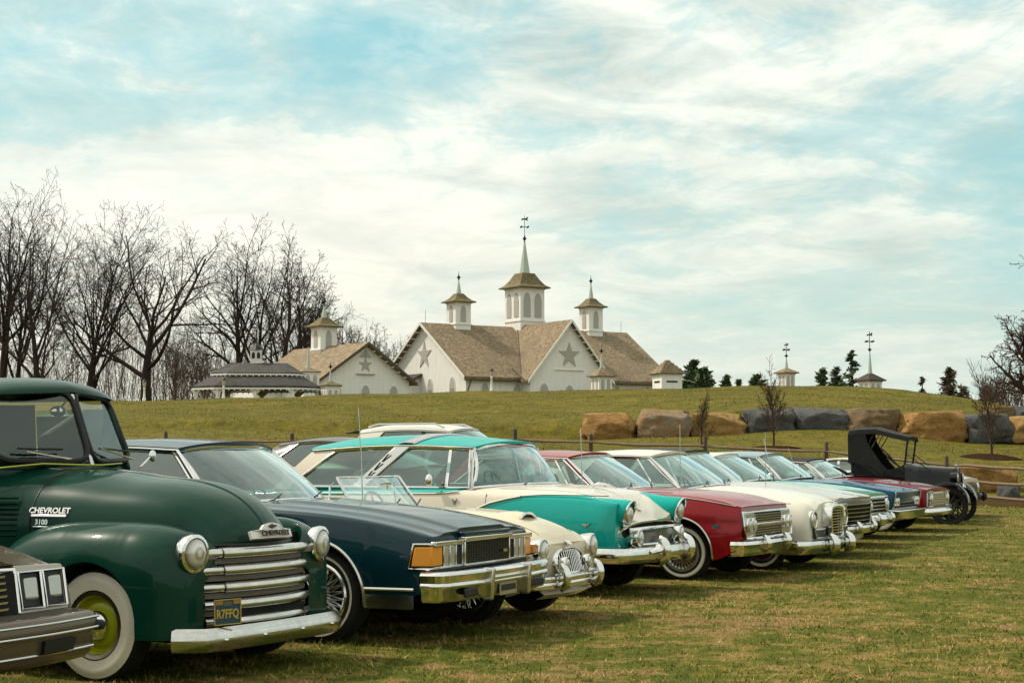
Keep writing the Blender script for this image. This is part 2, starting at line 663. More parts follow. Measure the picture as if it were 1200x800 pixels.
def H(x, y):
    """height of the ground"""
    x = np.asarray(x, dtype=float); y = np.asarray(y, dtype=float)
    hf, hb, hb2, hc = np.interp(x, _XF, _HF), np.interp(x, _XB, _HB), np.interp(x, _XB, _HB2), np.interp(x, _XC, _HC)
    Y = [18, 32, 46, 74.7, 75.7, 95, 112, 122, 170, 400]
    rows = [0 * x, .60 * hf * np.clip((3 - x) / 5, 0, 1), hf, hb, hb2, hb2 + (hc - hb2) * .56, hc - .16, hc, hc - .1, hc - 2.5]
    out = np.where(y <= Y[0], 0.0, rows[-1])
    for i in range(len(Y) - 1):
        t = (y - Y[i]) / (Y[i + 1] - Y[i])
        out = np.where((y > Y[i]) & (y <= Y[i + 1]), rows[i] + (rows[i + 1] - rows[i]) * t, out)
    near = np.clip((y - 36) / 10, 0, 1)
    out = out + near * (.05 * np.sin(x * .7 + y * .31) + .04 * np.sin(x * .23 - y * .53))
    return out


def h(x, y): return float(H(x, y))


def patch_field(t, co):
    """worn and green patches of the turf"""
    a = t.noise(co, 1.5, 6, .66, .4)
    b = t.noise(co, 5.0, 6, .7, .3)
    g = t.noise(co, .10, 4, .55)
    return t.math('ADD', t.math('ADD', t.math('MULTIPLY', a, .46), t.math('MULTIPLY', b, .34)), t.math('MULTIPLY', g, .20))


def ground_material():
    m, t = material('grass_ground')
    co = t.n('ShaderNodeTexCoord').outputs['Object']
    big = t.noise(co, .09, 5, .6)
    mid = t.noise(co, .9, 8, .72)
    fine = t.noise(co, 9.0, 6, .7)
    grain = t.noise(co, 55.0, 4, .7)
    green = t.mix(fine, (.046, .062, .004), (.130, .142, .010))
    straw = t.mix(fine, (.180, .130, .022), (.320, .235, .052))
    f = patch_field(t, co)
    f = t.math('ADD', f, t.math('MULTIPLY', t.math('SUBTRACT', fine, .5), .22))
    c = t.mix(t.ramp(f, [(.485, 0), (.555, 1)]), green, straw)
    # bare earth scuffs
    earth = t.ramp(t.math('ADD', f, t.math('MULTIPLY', t.noise(co, .42, 6, .7, .6), .3)), [(.66, 0), (.72, 1)])
    c = t.mix(t.math('MULTIPLY', earth, .75), c, (.25, .150, .070))
    c = t.mix(t.ramp(grain, [(.25, .55), (.55, 0)]), c, (.028, .026, .008))
    # smoother, duller turf on the far bank
    sep = t.n('ShaderNodeSeparateXYZ', i_0=co)
    far = t.ramp(t.math('DIVIDE', sep.outputs[1], 100.0), [(.30, 0), (.55, 1)])
    streak = t.noise(t.mapping(co, (.12, .40, .5)), 1.0, 7, .7)
    bank = t.mix(t.ramp(t.math('ADD', t.math('MULTIPLY', streak, .5), t.math('MULTIPLY', mid, .5)), [(.38, 0), (.60, 1)]), (.078, .078, .005), (.180, .144, .014))
    bank = t.mix(t.ramp(t.noise(co, .16, 5, .6), [(.5, 0), (.68, .6)]), bank, (.170, .110, .014))
    bank = t.mix(t.ramp(t.noise(co, 1.6, 8, .78), [(.38, .9), (.55, 0)]), bank, (.040, .038, .005))
    bank = t.mix(t.ramp(t.noise(co, .33, 7, .7, .5), [(.42, .55), (.56, 0)]), bank, (.062, .066, .006))
    bank = t.mix(t.ramp(t.noise(co, 7.0, 6, .75), [(.50, 0), (.70, .5)]), bank, (.24, .19, .04))
    c = t.mix(far, c, bank)
    b = principled(t, Base_Color=c, Roughness=.95, Specular_IOR_Level=.15)
    bp = t.n('ShaderNodeBump', i_Strength=.8, i_Distance=.05)
    t.put(bp.inputs['Height'], t.math('ADD', fine, t.math('MULTIPLY', grain, .5)))
    t.nt.links.new(bp.outputs[0], b.inputs['Normal'])
    return m


GROUND = ground_material()


def build_ground():
    xs = np.concatenate([np.array([-3000, -1200, -500, -260]), np.arange(-160, -40, 6), np.arange(-40, 46, .8), np.arange(46, 160, 6), np.array([260, 500, 1200, 3000])])
    ys = np.concatenate([np.array([-300, -60, -10]), np.arange(0, 40, .8), np.arange(40, 73, 1.2), np.array([73, 74, 74.68, 74.95, 75.3, 75.72, 76.4]), np.arange(78, 130, 2.0), np.arange(130, 400, 12), np.array([400, 700, 1500, 4000])])
    X, Y = np.meshgrid(xs, ys)
    Z = H(X, Y)
    Z = np.where(Y > 400, Z - (Y - 400) * .02, Z)
    V = np.stack([X, Y, Z], -1).reshape(-1, 3)
    m, n = X.shape
    i = np.arange((m - 1) * n).reshape(m - 1, n)[:, :-1].ravel()
    F = np.stack([i, i + 1, i + n + 1, i + n], -1)
    o = fast_mesh('ground', V, F, GROUND, smooth=True)
    tag(o, kind='structure')


build_ground()


def build_grass():
    m, t = material('grass_blades')
    co = t.n('ShaderNodeTexCoord').outputs['Object']
    at_ = t.n('ShaderNodeAttribute', attribute_name='hue').outputs['Fac']
    f = patch_field(t, co)
    f = t.math('ADD', f, t.math('MULTIPLY', t.math('SUBTRACT', at_, .5), .16))
    c = t.ramp(f, [(.40, (.036, .056, .003)), (.485, (.105, .132, .006)), (.52, (.205, .188, .014)), (.56, (.380, .265, .085)), (.63, (.48, .32, .16))])
    b = principled(t, Base_Color=c, Roughness=.7, Specular_IOR_Level=.25)
    N = 260000
    # uniform in a wedge with density falling off with distance
    y = 6.5 + (36 - 6.5) * rng.random(N) ** 1.55
    x = (rng.random(N) - .5) * 2 * (.42 * y + .5)
    # clump: pull towards random tuft centres
    K = 26000
    cy = 6.5 + (36 - 6.5) * rng.random(K) ** 1.55
    cx = (rng.random(K) - .5) * 2 * (.42 * cy + .5)
    pick = rng.integers(0, K, N)
    tuft = rng.random(N) < .5
    x = np.where(tuft, cx[pick] + rng.normal(0, .035, N), x)
    y = np.where(tuft, cy[pick] + rng.normal(0, .035, N), y)
    z = H(x, y)
    hh = rng.uniform(.006, .024, N) * np.where(tuft, np.where(pick % 9 == 0, 2.3, 1.35), 1.0) * (1 + .3 * np.sin(x * 1.1) * np.sin(y * .9))
    a = rng.uniform(0, 2 * np.pi, N)
    w = rng.uniform(.0022, .0048, N) * (1 + (y - 6) * .035)
    lean = rng.uniform(.4, 2.4, N) * hh
    la = a + rng.normal(0, .8, N)
    dx, dy = np.cos(a) * w, np.sin(a) * w
    v0 = np.stack([x - dx, y - dy, z - .004], -1)
    v1 = np.stack([x + dx, y + dy, z - .004], -1)
    v2 = np.stack([x - np.sin(la) * lean, y + np.cos(la) * lean, z + hh], -1)
    V = np.stack([v0, v1, v2], 1).reshape(-1, 3)
    F = np.arange(3 * N).reshape(N, 3)
    o = fast_mesh('grass', V, F, m)
    hue = np.repeat(rng.random(N), 3).astype(np.float32)
    at2 = o.data.attributes.new('hue', 'FLOAT', 'POINT')
    at2.data.foreach_set('value', hue)
    tag(o, 'short patchy green and straw coloured grass of the parking field', 'grass', kind='stuff')


build_grass()


def build_bank_grass():
    m, t = material('bank_grass_blades')
    co = t.n('ShaderNodeTexCoord').outputs['Object']
    at_ = t.n('ShaderNodeAttribute', attribute_name='hue').outputs['Fac']
    f = t.math('ADD', t.math('MULTIPLY', t.noise(co, .3, 6, .7), .82), t.math('MULTIPLY', at_, .18))
    c = t.ramp(f, [(.34, (.085, .088, .007)), (.48, (.150, .136, .012)), (.60, (.235, .182, .026)), (.74, (.32, .235, .06))])
    principled(t, Base_Color=c, Roughness=.8, Specular_IOR_Level=.1)
    N = 150000
    y = 37 + (124 - 37) * rng.random(N) ** .9
    x = (rng.random(N) - .5) * 2 * (.40 * y + 2)
    z = H(x, y)
    keep = ~((y > 73.2) & (y < 77.0) & (x > 2.8)) & ~((y > 44) & (y < 47.3))
    x, y, z = x[keep], y[keep], z[keep]
    n = len(x)
    hh = rng.uniform(.010, .034, n) * (1 + .6 * (rng.random(n) < .05))
    w = rng.uniform(.012, .035, n)
    a = rng.normal(0, .5, n)
    v0 = np.stack([x - np.cos(a) * w, y - np.sin(a) * w, z - .01], -1)
    v1 = np.stack([x + np.cos(a) * w, y + np.sin(a) * w, z - .01], -1)
    v2 = np.stack([x + rng.normal(0, .05, n), y + rng.normal(0, .05, n), z + hh], -1)
    o = fast_mesh('bank_grass', np.stack([v0, v1, v2], 1).reshape(-1, 3), np.arange(3 * n).reshape(n, 3), m)
    at2 = o.data.attributes.new('hue', 'FLOAT', 'POINT')
    at2.data.foreach_set('value', np.repeat(rng.random(n), 3).astype(np.float32))
    tag(o, 'rougher olive and straw tufts of grass covering the hill', 'grass', kind='stuff')


build_bank_grass()


def build_path():
    m, t = material('earth_path')
    co = t.n('ShaderNodeTexCoord').outputs['Object']
    c = t.mix(t.noise(co, 1.3, 6, .7), (.030, .020, .010), (.085, .058, .030))
    principled(t, Base_Color=c, Roughness=1.0, Specular_IOR_Level=0.0)
    rows = []
    for X in np.arange(-34, 30, .7):
        a = 44.3 + .35 * math.sin(X * .8) + .2 * math.sin(X * 2.3)
        b = 47.0 + .5 * math.sin(X * .5 + 1) + .25 * math.sin(X * 1.9)
        rows.append([(X, y, h(X, y) + .012 + .010 * (y > a)) for y in np.linspace(a, b, 5)])
    mb = MB().grid(rows)
    tag(mb.build('path', m, weld=False), kind='structure')


build_path()

# ------------------------------------------------------------------ split-rail fence
def wood(name, col, ring=8.0):
    key = ('wood', name)
    if key in _mats: return _mats[key]
    m, t = material(name)
    co = t.n('ShaderNodeTexCoord').outputs['Object']
    nz = t.noise(t.mapping(co, (1.2, 9, 9)), ring, 5, .65)
    c = t.mix(t.ramp(nz, [(.3, 0), (.7, 1)]), tuple(v * .5 for v in col), tuple(v * 1.3 for v in col))
    b = principled(t, Base_Color=c, Roughness=.85)
    bp = t.n('ShaderNodeBump', i_Strength=.5, i_Distance=.01)
    t.put(bp.inputs['Height'], nz)
    t.nt.links.new(bp.outputs[0], b.inputs['Normal'])
    _mats[key] = m
    return m


FENCE_WOOD = wood('weathered_rail', (.25, .17, .11))
POST_WOOD = wood('weathered_post', (.07, .05, .033))


def build_fence():
    root = thing('rail_fence', 'weathered brown split rail fence running along the foot of the grassy bank', 'fence', (0, 45.5, 0))
    pxs = [-60, 60, 195, 343, 430, 517, 604, 692, 826, 967, 1108, 1244, 1380]
    tops = {}
    P = []
    for px in pxs:
        Y = 46.0 - max(0, (px - 1000)) * .010
        x = (px - 600) / FPX * Y
        P.append(Vector((x, Y, h(x, Y))))
    for i, p in enumerate(P):
        mb = MB()
        r0 = random.uniform(.055, .065)
        hgt = 1.25 + random.uniform(-.05, .06)
        pts = [(random.uniform(-.02, .02), random.uniform(-.02, .02), z) for z in (-.3, .3, .7, hgt - .03, hgt)]
        mb.tube(pts, [r0, r0, r0 * .97, r0 * .93, r0 * .6], n=7)
        o = mb.build('post', POST_WOOD, root, loc=tuple(p - root.location))
    for i in range(len(P) - 1):
        a, b = P[i], P[i + 1]
        for z in (.22, .62, 1.02):
            mb = MB()
            pts = []
            for k in range(6):
                t = k / 5
                q = a.lerp(b, t)
                q = Vector((q.x, q.y - .02, lerp(a.z, b.z, t) + z + random.uniform(-.02, .02) - .03 * math.sin(math.pi * t)))
                pts.append(q - root.location)
            d = (pts[-1] - pts[0]).normalized() * .12
            pts[0] -= d; pts[-1] += d
            mb.tube(pts, [.03, .054, .06, .056, .054, .03], n=6, flat=.85)
            mb.build('rail', FENCE_WOOD, root)


build_fence()

# ------------------------------------------------------------------ boulders
from mathutils import noise as mnoise


def stone_mat(name, c1, c2, c3):
    m, t = material(name)
    co = t.n('ShaderNodeTexCoord').outputs['Object']
    a = t.noise(co, 1.5, 6, .65, .5)
    b_ = t.noise(t.mapping(co, (1, 1, 2.2)), 5.0, 7, .7)
    c = t.mix(t.ramp(a, [(.36, 0), (.60, 1)]), c1, c2)
    c = t.mix(t.ramp(b_, [(.48, 0), (.66, .8)]), c, c3)
    c = t.mix(t.ramp(t.noise(co, 14, 5, .7), [(.2, .7), (.5, 0)]), c, tuple(v * .3 for v in c1))
    b = principled(t, Base_Color=c, Roughness=.9)
    bp = t.n('ShaderNodeBump', i_Strength=1.0, i_Distance=.08)
    t.put(bp.inputs['Height'], t.math('ADD', b_, t.math('MULTIPLY', t.noise(co, 16, 6, .7), .4)))
    t.nt.links.new(bp.outputs[0], b.inputs['Normal'])
    return m


STONE = {
    'orange': stone_mat('orange_stone', (.25, .125, .028), (.35, .19, .050), (.14, .085, .040)),
    'tan': stone_mat('tan_stone', (.29, .155, .035), (.37, .24, .08), (.20, .13, .07)),
    'grey': stone_mat('blue_grey_stone', (.050, .056, .062), (.085, .088, .088), (.13, .115, .09)),
    'brown': stone_mat('brown_stone', (.12, .075, .034), (.19, .125, .055), (.085, .068, .048)),
    'mixed': stone_mat('rust_and_grey_stone', (.27, .135, .030), (.25, .20, .14), (.16, .135, .105)),
}


def boulder(px0, px1, ytop, ybot, Y, kind, label, seed, depth=1.5, round_=.30, group='boulders along the bank'):
    s = FPX / Y
    w = (px1 - px0) / s
    cx = ((px0 + px1) / 2 - 600) / s
    ztop = EYE + (534 - ytop) / s
    zb = EYE + (534 - ybot) / s - .18
    hh = (ztop - zb) * 1.08
    n = 14
    bm = bmesh.new()
    bmesh.ops.create_cube(bm, size=2)
    bmesh.ops.subdivide_edges(bm, edges=bm.edges, cuts=n, use_grid_fill=True)
    off = Vector((seed * 7.3, seed * 3.1, seed * 1.7))
    for v in bm.verts:
        p = v.co.copy()
        l = p.length
        sph = p / l
        q = p.lerp(sph * 1.12, round_ * .62)
        nz = mnoise.fractal(q * .9 + off, 1.0, 2.0, 4) * .26 + mnoise.fractal(q * 3.1 + off, .9, 2.1, 4) * .07
        f = 1 + nz
        q = Vector((q.x * f, q.y * f, q.z * (1 + nz * .7)))
        v.co = Vector((q.x * w / 2 * 1.0, q.y * depth / 2, q.z * hh / 2))
    # facet: flatten towards a few random planes
    for k in range(9):
        rr = random.Random(seed * 11 + k)
        nrm = Vector((rr.uniform(-1, 1), -abs(rr.uniform(.2, 1)), rr.uniform(-.2, 1))).normalized()
        ext = max(v.co.dot(nrm) for v in bm.verts)
        lim = ext * rr.uniform(.78, .93)
        for v in bm.verts:
            d = v.co.dot(nrm)
            if d > lim: v.co -= nrm * (d - lim) * .95
    cut = rr.uniform(-.08, .08)
    top = max(v.co.z for v in bm.verts) * .86
    for v in bm.verts:
        lim = top + cut * v.co.x
        if v.co.z > lim: v.co.z = lim + (v.co.z - lim) * .12
        q = v.co * 2.2 + off
        c_ = abs(mnoise.noise(q))
        if c_ < .07: v.co *= 1 - .05 * (1 - c_ / .07)
    me = bpy.data.meshes.new('boulder')
    bm.to_mesh(me); bm.free()
    for p in me.polygons: p.use_smooth = True
    me.materials.append(STONE[kind])
    o = bpy.data.objects.new('boulder', me)
    COL.objects.link(o)
    o.location = (cx, Y + .35, (ztop + zb) / 2)
    o.rotation_euler = (0, 0, random.uniform(-.12, .12))
    tag(o, label, 'boulder', group)


YB = 74.2
boulder(684, 747, 484, 513, YB, 'orange', 'low rust brown boulder tapering to the left end of the boulder row', 1, round_=.5)
boulder(747, 808, 480, 512, YB, 'mixed', 'rounded boulder half rust orange and half grey, second in the boulder row', 2, round_=.42)
boulder(809, 873, 484, 507, YB + .3, 'tan', 'flat pale tan boulder behind the thin bare sapling', 3, round_=.36)
boulder(873, 933, 479, 506, YB + .4, 'grey', 'dark blue grey block boulder behind the bushier sapling', 4, round_=.2)
boulder(933, 991, 479, 506, YB + .4, 'grey', 'dark grey slab boulder between a grey block and a brown boulder', 5, round_=.16)
boulder(991, 1054, 480, 509, YB, 'brown', 'dull brown square boulder just above the black antique car top', 6, round_=.22)
boulder(1054, 1131, 484, 515, YB - .6, 'orange', 'widest bright orange boulder in the row', 8, round_=.24)
boulder(1130, 1188, 486, 515, YB - .8, 'grey', 'smooth slate grey boulder behind the sapling near the bare hedge', 9, round_=.16)
boulder(1184, 1240, 488, 514, YB - .9, 'tan', 'tan boulder at the right hand end of the row', 10, round_=.35)
boulder(1158, 1194, 476, 490, YB + 2.6, 'brown', 'small brown stone resting above the slate grey boulder', 11, round_=.3, depth=1.0)
boulder(1190, 1226, 476, 491, YB + 2.4, 'grey', 'small grey stone on top at the far end of the wall', 12, round_=.25, depth=1.0)
boulder(1242, 1310, 486, 515, YB - 1.2, 'brown', 'brown boulder past the end of the row', 13, round_=.3)
boulder(1112, 1190, 547, 577, 49.0, 'orange', 'low orange rock lying behind the rails of the fence', 14, round_=.5, depth=1.2, group='loose rocks behind the fence')
boulder(1174, 1196, 567, 580, 47.6, 'grey', 'small dark rock beside the low orange rock at the fence', 15, round_=.5, depth=.5, group='loose rocks behind the fence')
boulder(1212, 1290, 548, 580, 48.4, 'tan', 'tan rock lying behind the far right rails', 16, round_=.5, depth=1.2, group='loose rocks behind the fence')
# ================================================================== TREES
def bark(name, c1, c2):
    m, t = material(name)
    co = t.n('ShaderNodeTexCoord').outputs['Object']
    c = t.mix(t.noise(t.mapping(co, (3, 3, .7)), 2.5, 5, .65), c1, c2)
    principled(t, Base_Color=c, Roughness=.9, Specular_IOR_Level=.2)
    return m


BARK = bark('dark_bark', (.018, .013, .010), (.050, .036, .028))
BARK_BROWN = bark('brown_twigs', (.040, .024, .017), (.085, .052, .036))
BARK_GREY = bark('grey_brown_bark', (.060, .043, .034), (.125, .095, .075))


class Bundle:
    """many tapered tubes gathered into arrays"""
    def __init__(s): s.V = []; s.F = []; s.c = 0

    def tube(s, P, r, n):
        P = np.asarray(P, float); m = len(P)
        D = np.gradient(P, axis=0); D /= np.linalg.norm(D, axis=1, keepdims=True) + 1e-9
        ref = np.array([.31, .87, .38]) if abs(D[0] @ np.array([.31, .87, .38])) < .9 else np.array([1., 0, 0])
        A = np.cross(D, ref); A /= np.linalg.norm(A, axis=1, keepdims=True) + 1e-9
        B = np.cross(D, A)
        an = np.arange(n) * 2 * np.pi / n
        ring = P[:, None] + (A[:, None] * np.cos(an)[None, :, None] + B[:, None] * np.sin(an)[None, :, None]) * np.asarray(r)[:, None, None]
        s.V.append(ring.reshape(-1, 3))
        i = np.arange(m - 1)[:, None] * n; k = np.arange(n)[None]; l = (k + 1) % n
        s.F.append(np.stack([i + k, i + l, i + n + l, i + n + k], -1).reshape(-1, 4) + s.c)
        s.c += m * n

    def build(s, name, mat, parent):
        return fast_mesh(name, np.concatenate(s.V), np.concatenate(s.F), mat, parent, smooth=True)


def grow(rg, T, C, p, d, L, r, lev, maxlev, cfg):
    seg = max(3, min(9, int(L / cfg['seg']) + 2))
    P = [p.copy()]; q = p.copy(); dd = d.copy()
    wob = cfg['wob'][min(lev, len(cfg['wob']) - 1)]
    up = cfg['up'][min(lev, len(cfg['up']) - 1)]
    for i in range(seg):
        dd = dd + rg.normal(0, wob, 3); dd[2] += up
        dd /= np.linalg.norm(dd)
        q = q + dd * (L / seg)
        P.append(q.copy())
    tip = cfg['tip'] if lev < maxlev else cfg['tip'] * .7
    rad = r + (max(tip, r * cfg['taper']) - r) * np.linspace(0, 1, seg + 1) ** .9
    if lev == 0: rad[0] *= 1.35
    rad = np.maximum(rad, cfg['minr'])
    (T if lev <= 1 else C).tube(P, rad, 8 if lev == 0 else 5 if lev == 1 else 4 if lev == 2 else 3)
    if lev >= maxlev: return
    n = int(cfg['n'][lev] * rg.uniform(.8, 1.2) + .5)
    t0 = cfg['t0'][lev]
    az = rg.uniform(0, 6.28)
    for k in range(n):
        t = t0 + (1 - t0) * ((k + rg.uniform(.2, .8)) / n) ** cfg.get('bias', .8)
        f = t * seg; i = min(int(f), seg - 1)
        pp = P[i] + (P[i + 1] - P[i]) * (f - i)
        dl = P[i + 1] - P[i]; dl /= np.linalg.norm(dl)
        az += 2.4 + rg.normal(0, .4)
        a = np.cross(dl, [.3, .2, .9]); a /= np.linalg.norm(a) + 1e-9; b = np.cross(dl, a)
        ang = R(cfg['ang'][lev]) * rg.uniform(.7, 1.25) * (lerp(1.2, .5, (t - t0) / (1 - t0)) if lev == 0 else 1)
        nd = dl * math.cos(ang) + (a * math.cos(az) + b * math.sin(az)) * math.sin(ang)
        ln = L * cfg['ratio'][lev] * (1.1 - (.25 if lev == 0 else .5) * t) * rg.uniform(.75, 1.25)
        rr = max(cfg['minr'], min(rad[i] * .72, rad[i] * (cfg['rr'] * rg.uniform(.8, 1.1))))
        grow(rg, T, C, pp, nd, ln, rr, lev + 1, maxlev, cfg)
    # the leader goes on
    if lev <= 1 and cfg.get('lead', True):
        grow(rg, T, C, P[-1], dd, L * .55, rad[-1], lev + 1, maxlev, cfg)


CFG = dict(seg=1.2, wob=[.04, .075, .09, .11, .13], up=[.05, .075, .06, .05, .03], taper=.34, tip=.018, minr=.0115,
           n=[8, 6, 5, 4, 2, 0], t0=[.42, .25, .18, .15, .15], ang=[46, 44, 44, 44, 44], ratio=[.62, .56, .54, .54, .55], rr=.64, bias=.85)


def bare_tree(name, label, x, Y, height, r, seed, cfg=None, maxlev=5, lean=(0, 0), mat=BARK, mat2=None, group=None, stems=1, z=None, frac=.52, trunk_name='trunk', cat='tree'):
    c = dict(CFG); c.update(cfg or {})
    rg = np.random.default_rng(seed)
    zz = h(x, Y) if z is None else z
    root = thing(name, label, cat, (x, Y, zz), 0, group)
    r *= 1.22
    for s_ in range(stems):
        T, C = Bundle(), Bundle()
        d = np.array([lean[0] + rg.normal(0, .05) + (s_ - (stems - 1) / 2) * .16, lean[1], 1.0]); d /= np.linalg.norm(d)
        p = np.array([(s_ - (stems - 1) / 2) * r * 2.1, rg.normal(0, r) if stems > 1 else 0, -.4])
        grow(rg, T, C, p, d, height * frac * rg.uniform(.9, 1.0), r * (1 if s_ == 0 else rg.uniform(.65, .95)), 0, maxlev, c)
        # fit to the wanted height
        zmax = max(float(v[:, 2].max()) for v in C.V + T.V)
        k = height / zmax * (1 if s_ == 0 else rg.uniform(.85, .98))
        for bb in (T, C):
            bb.V = [v * np.array([k, k, k]) for v in bb.V]
        T.build(trunk_name, mat, root)
        C.build('crown', mat2 or mat, root)
    return root


TG = 'tall bare trees on the hilltop'


def tree_px(px, ytop, Y, **kw):
    """x, depth and height from the pixel of the foot and of the top"""
    x = (px - 600) / FPX * Y
    z0 = h(x, Y)
    return dict(x=x, Y=Y, height=EYE + (534 - ytop) * Y / FPX - z0, **kw)


WIDE = dict(ang=[62, 46, 44, 44, 44], ratio=[1.15, .58, .54, .54, .55], t0=[.46, .22, .16, .15, .15], up=[.02, .06, .05, .04, .03], n=[10, 6, 5, 4, 2], lead=False)
NARROW = dict(ang=[38, 40, 42, 44, 44], ratio=[.78, .55, .52, .54, .55], t0=[.34, .22, .2, .15, .15], up=[.05, .07, .05, .04, .03], n=[8, 6, 5, 3, 2])
bare_tree('bare_tree', 'tall crowded bare tree with several trunks at the far left edge', **tree_px(14, 196, 178), r=.45, seed=3, cfg=NARROW, stems=2, group=TG)
bare_tree('bare_tree', 'dark upright bare tree just right of the crowded one at the left edge', **tree_px(44, 212, 172), r=.42, seed=5, cfg=NARROW, group=TG)
bare_tree('bare_tree', 'smaller crooked bare tree in the gap above the green truck roof', **tree_px(64, 300, 165), r=.24, seed=8, cfg=dict(NARROW, wob=[.16, .2, .22, .25, .25]), group=TG)
bare_tree('bare_tree', 'tall bare tree with two close upright trunks left of the spreading oak', **tree_px(110, 226, 180), r=.42, seed=13, cfg=dict(NARROW, t0=[.35, .25, .2, .15, .15]), stems=2, group=TG)
bare_tree('bare_tree', 'broad spreading bare oak with long level limbs reaching right', **tree_px(172, 234, 175), r=.62, seed=21, cfg=WIDE, lean=(.04, 0), group=TG, frac=.46)
bare_tree('bare_tree', 'bare multi trunk tree right behind the grey roofed pavilion', **tree_px(298, 250, 172), r=.44, seed=34, cfg=dict(NARROW, ang=[42, 40, 42, 44, 44]), stems=3, lean=(.08, 0), group=TG)
bare_tree('bare_tree', 'bare tree leaning right over the small star barn', **tree_px(348, 296, 168), r=.34, seed=55, cfg=dict(NARROW, ang=[48, 40, 42, 44, 44]), stems=2, lean=(.10, 0), group=TG)
for i, (px, yt, Y, sd_, lb) in enumerate([
        (400, 368, 225, 61, 'low bare tree showing behind the small barn cupola'),
        (432, 372, 232, 62, 'rounded bare tree between the small barn and the big star barn'),
        (455, 392, 236, 63, 'shortest bare tree beside the left gable of the big star barn')]):
    bare_tree('bare_tree', lb, **tree_px(px, yt, Y), r=.3, seed=sd_, cfg=dict(NARROW, ang=[42, 42, 44, 44, 44], minr=.02), mat=BARK_GREY, stems=2, group='bare trees behind the barns')
bare_tree('bare_tree', 'small bare tree among the brushwood left of the pavilion', **tree_px(205, 372, 185), r=.2, seed=71, cfg=NARROW, group=TG, mat=BARK_GREY)
bare_tree('bare_tree', 'slim bare tree between the oak and the pavilion', **tree_px(240, 385, 190), r=.2, seed=72, cfg=NARROW, group=TG, mat=BARK_GREY)
bare_tree('bare_tree', 'dense twiggy bare tree at the right edge of the hill', **tree_px(1222, 325, 96), r=.26, seed=81, cfg=dict(ang=[52, 48, 48, 46, 46], ratio=[.8, .6, .55, .5, .5], t0=[.12, .15, .15, .15, .15], n=[12, 8, 5, 4, 3], minr=.012, tip=.014), mat=BARK_BROWN, group='bare trees at the right edge', frac=.5)
bare_tree('bare_tree', 'large bare tree whose twig ends reach in from the upper right', **tree_px(1330, 190, 80), r=.34, seed=88, cfg=dict(WIDE, minr=.012, tip=.014, ratio=[.95, .58, .54, .52, .52]), mat=BARK_BROWN, group='bare trees at the right edge')
bare_tree('bare_tree', 'small hazy bare tree on the horizon left of the right edge thicket', **tree_px(1158, 440, 130), r=.1, seed=90, cfg=dict(NARROW, minr=.02), mat=BARK_GREY, group='bare trees at the right edge')


def saplings():
    cfg = dict(seg=.35, wob=[.03, .08, .12, .15], up=[.03, .08, .06, .04], taper=.25, tip=.007, minr=.0075, n=[15, 7, 4, 0], t0=[.28, .2, .2], ang=[34, 36, 42], ratio=[.40, .45, .5], rr=.40, bias=.8)
    mulch = plain('mulch', (.035, .020, .011), 1.0, var=.5, scale=9, bump=.6, spec=0.0)
    for (px, yt, Y, sd_, st, lb, dense) in [
            (822, 447, 66, 101, 1, 'thin bare sapling in front of the rust and grey boulder', 12),
            (905, 413, 64, 102, 1, 'bushy bare sapling in a mulch ring before the blue grey boulders', 20),
            (1160, 420, 62, 103, 1, 'bare sapling in a mulch ring before the slate grey boulder', 16)]:
        k = tree_px(px, yt, Y)
        bare_tree('sapling', lb, **k, r=.05, seed=sd_, cfg=dict(cfg, n=[dense, 8, 4, 0]), maxlev=3, mat=BARK_BROWN, group='young saplings below the boulders', frac=.66, cat='sapling')
        if px > 850:
            mb = MB()
            rows = []
            for r_, z in ((0.02, .10), (.5, .085), (.85, .04), (1.0, .0)):
                rows.append([(k['x'] + 1.1 * r_ * math.cos(a) * (1 + .12 * math.sin(3 * a + px)), Y + 1.0 * r_ * math.sin(a), h(k['x'] + r_ * math.cos(a), Y + r_ * math.sin(a)) + z + .004) for a in np.linspace(0, 2 * math.pi, 24, endpoint=False)])
            mb.grid(rows, closed_u=True)
            tag(mb.build('mulch', mulch, weld=False), 'ring of dark mulch round the foot of the %s sapling' % ('bushy' if px < 1000 else 'right hand'), 'mulch', 'mulch rings', 'stuff')


saplings()


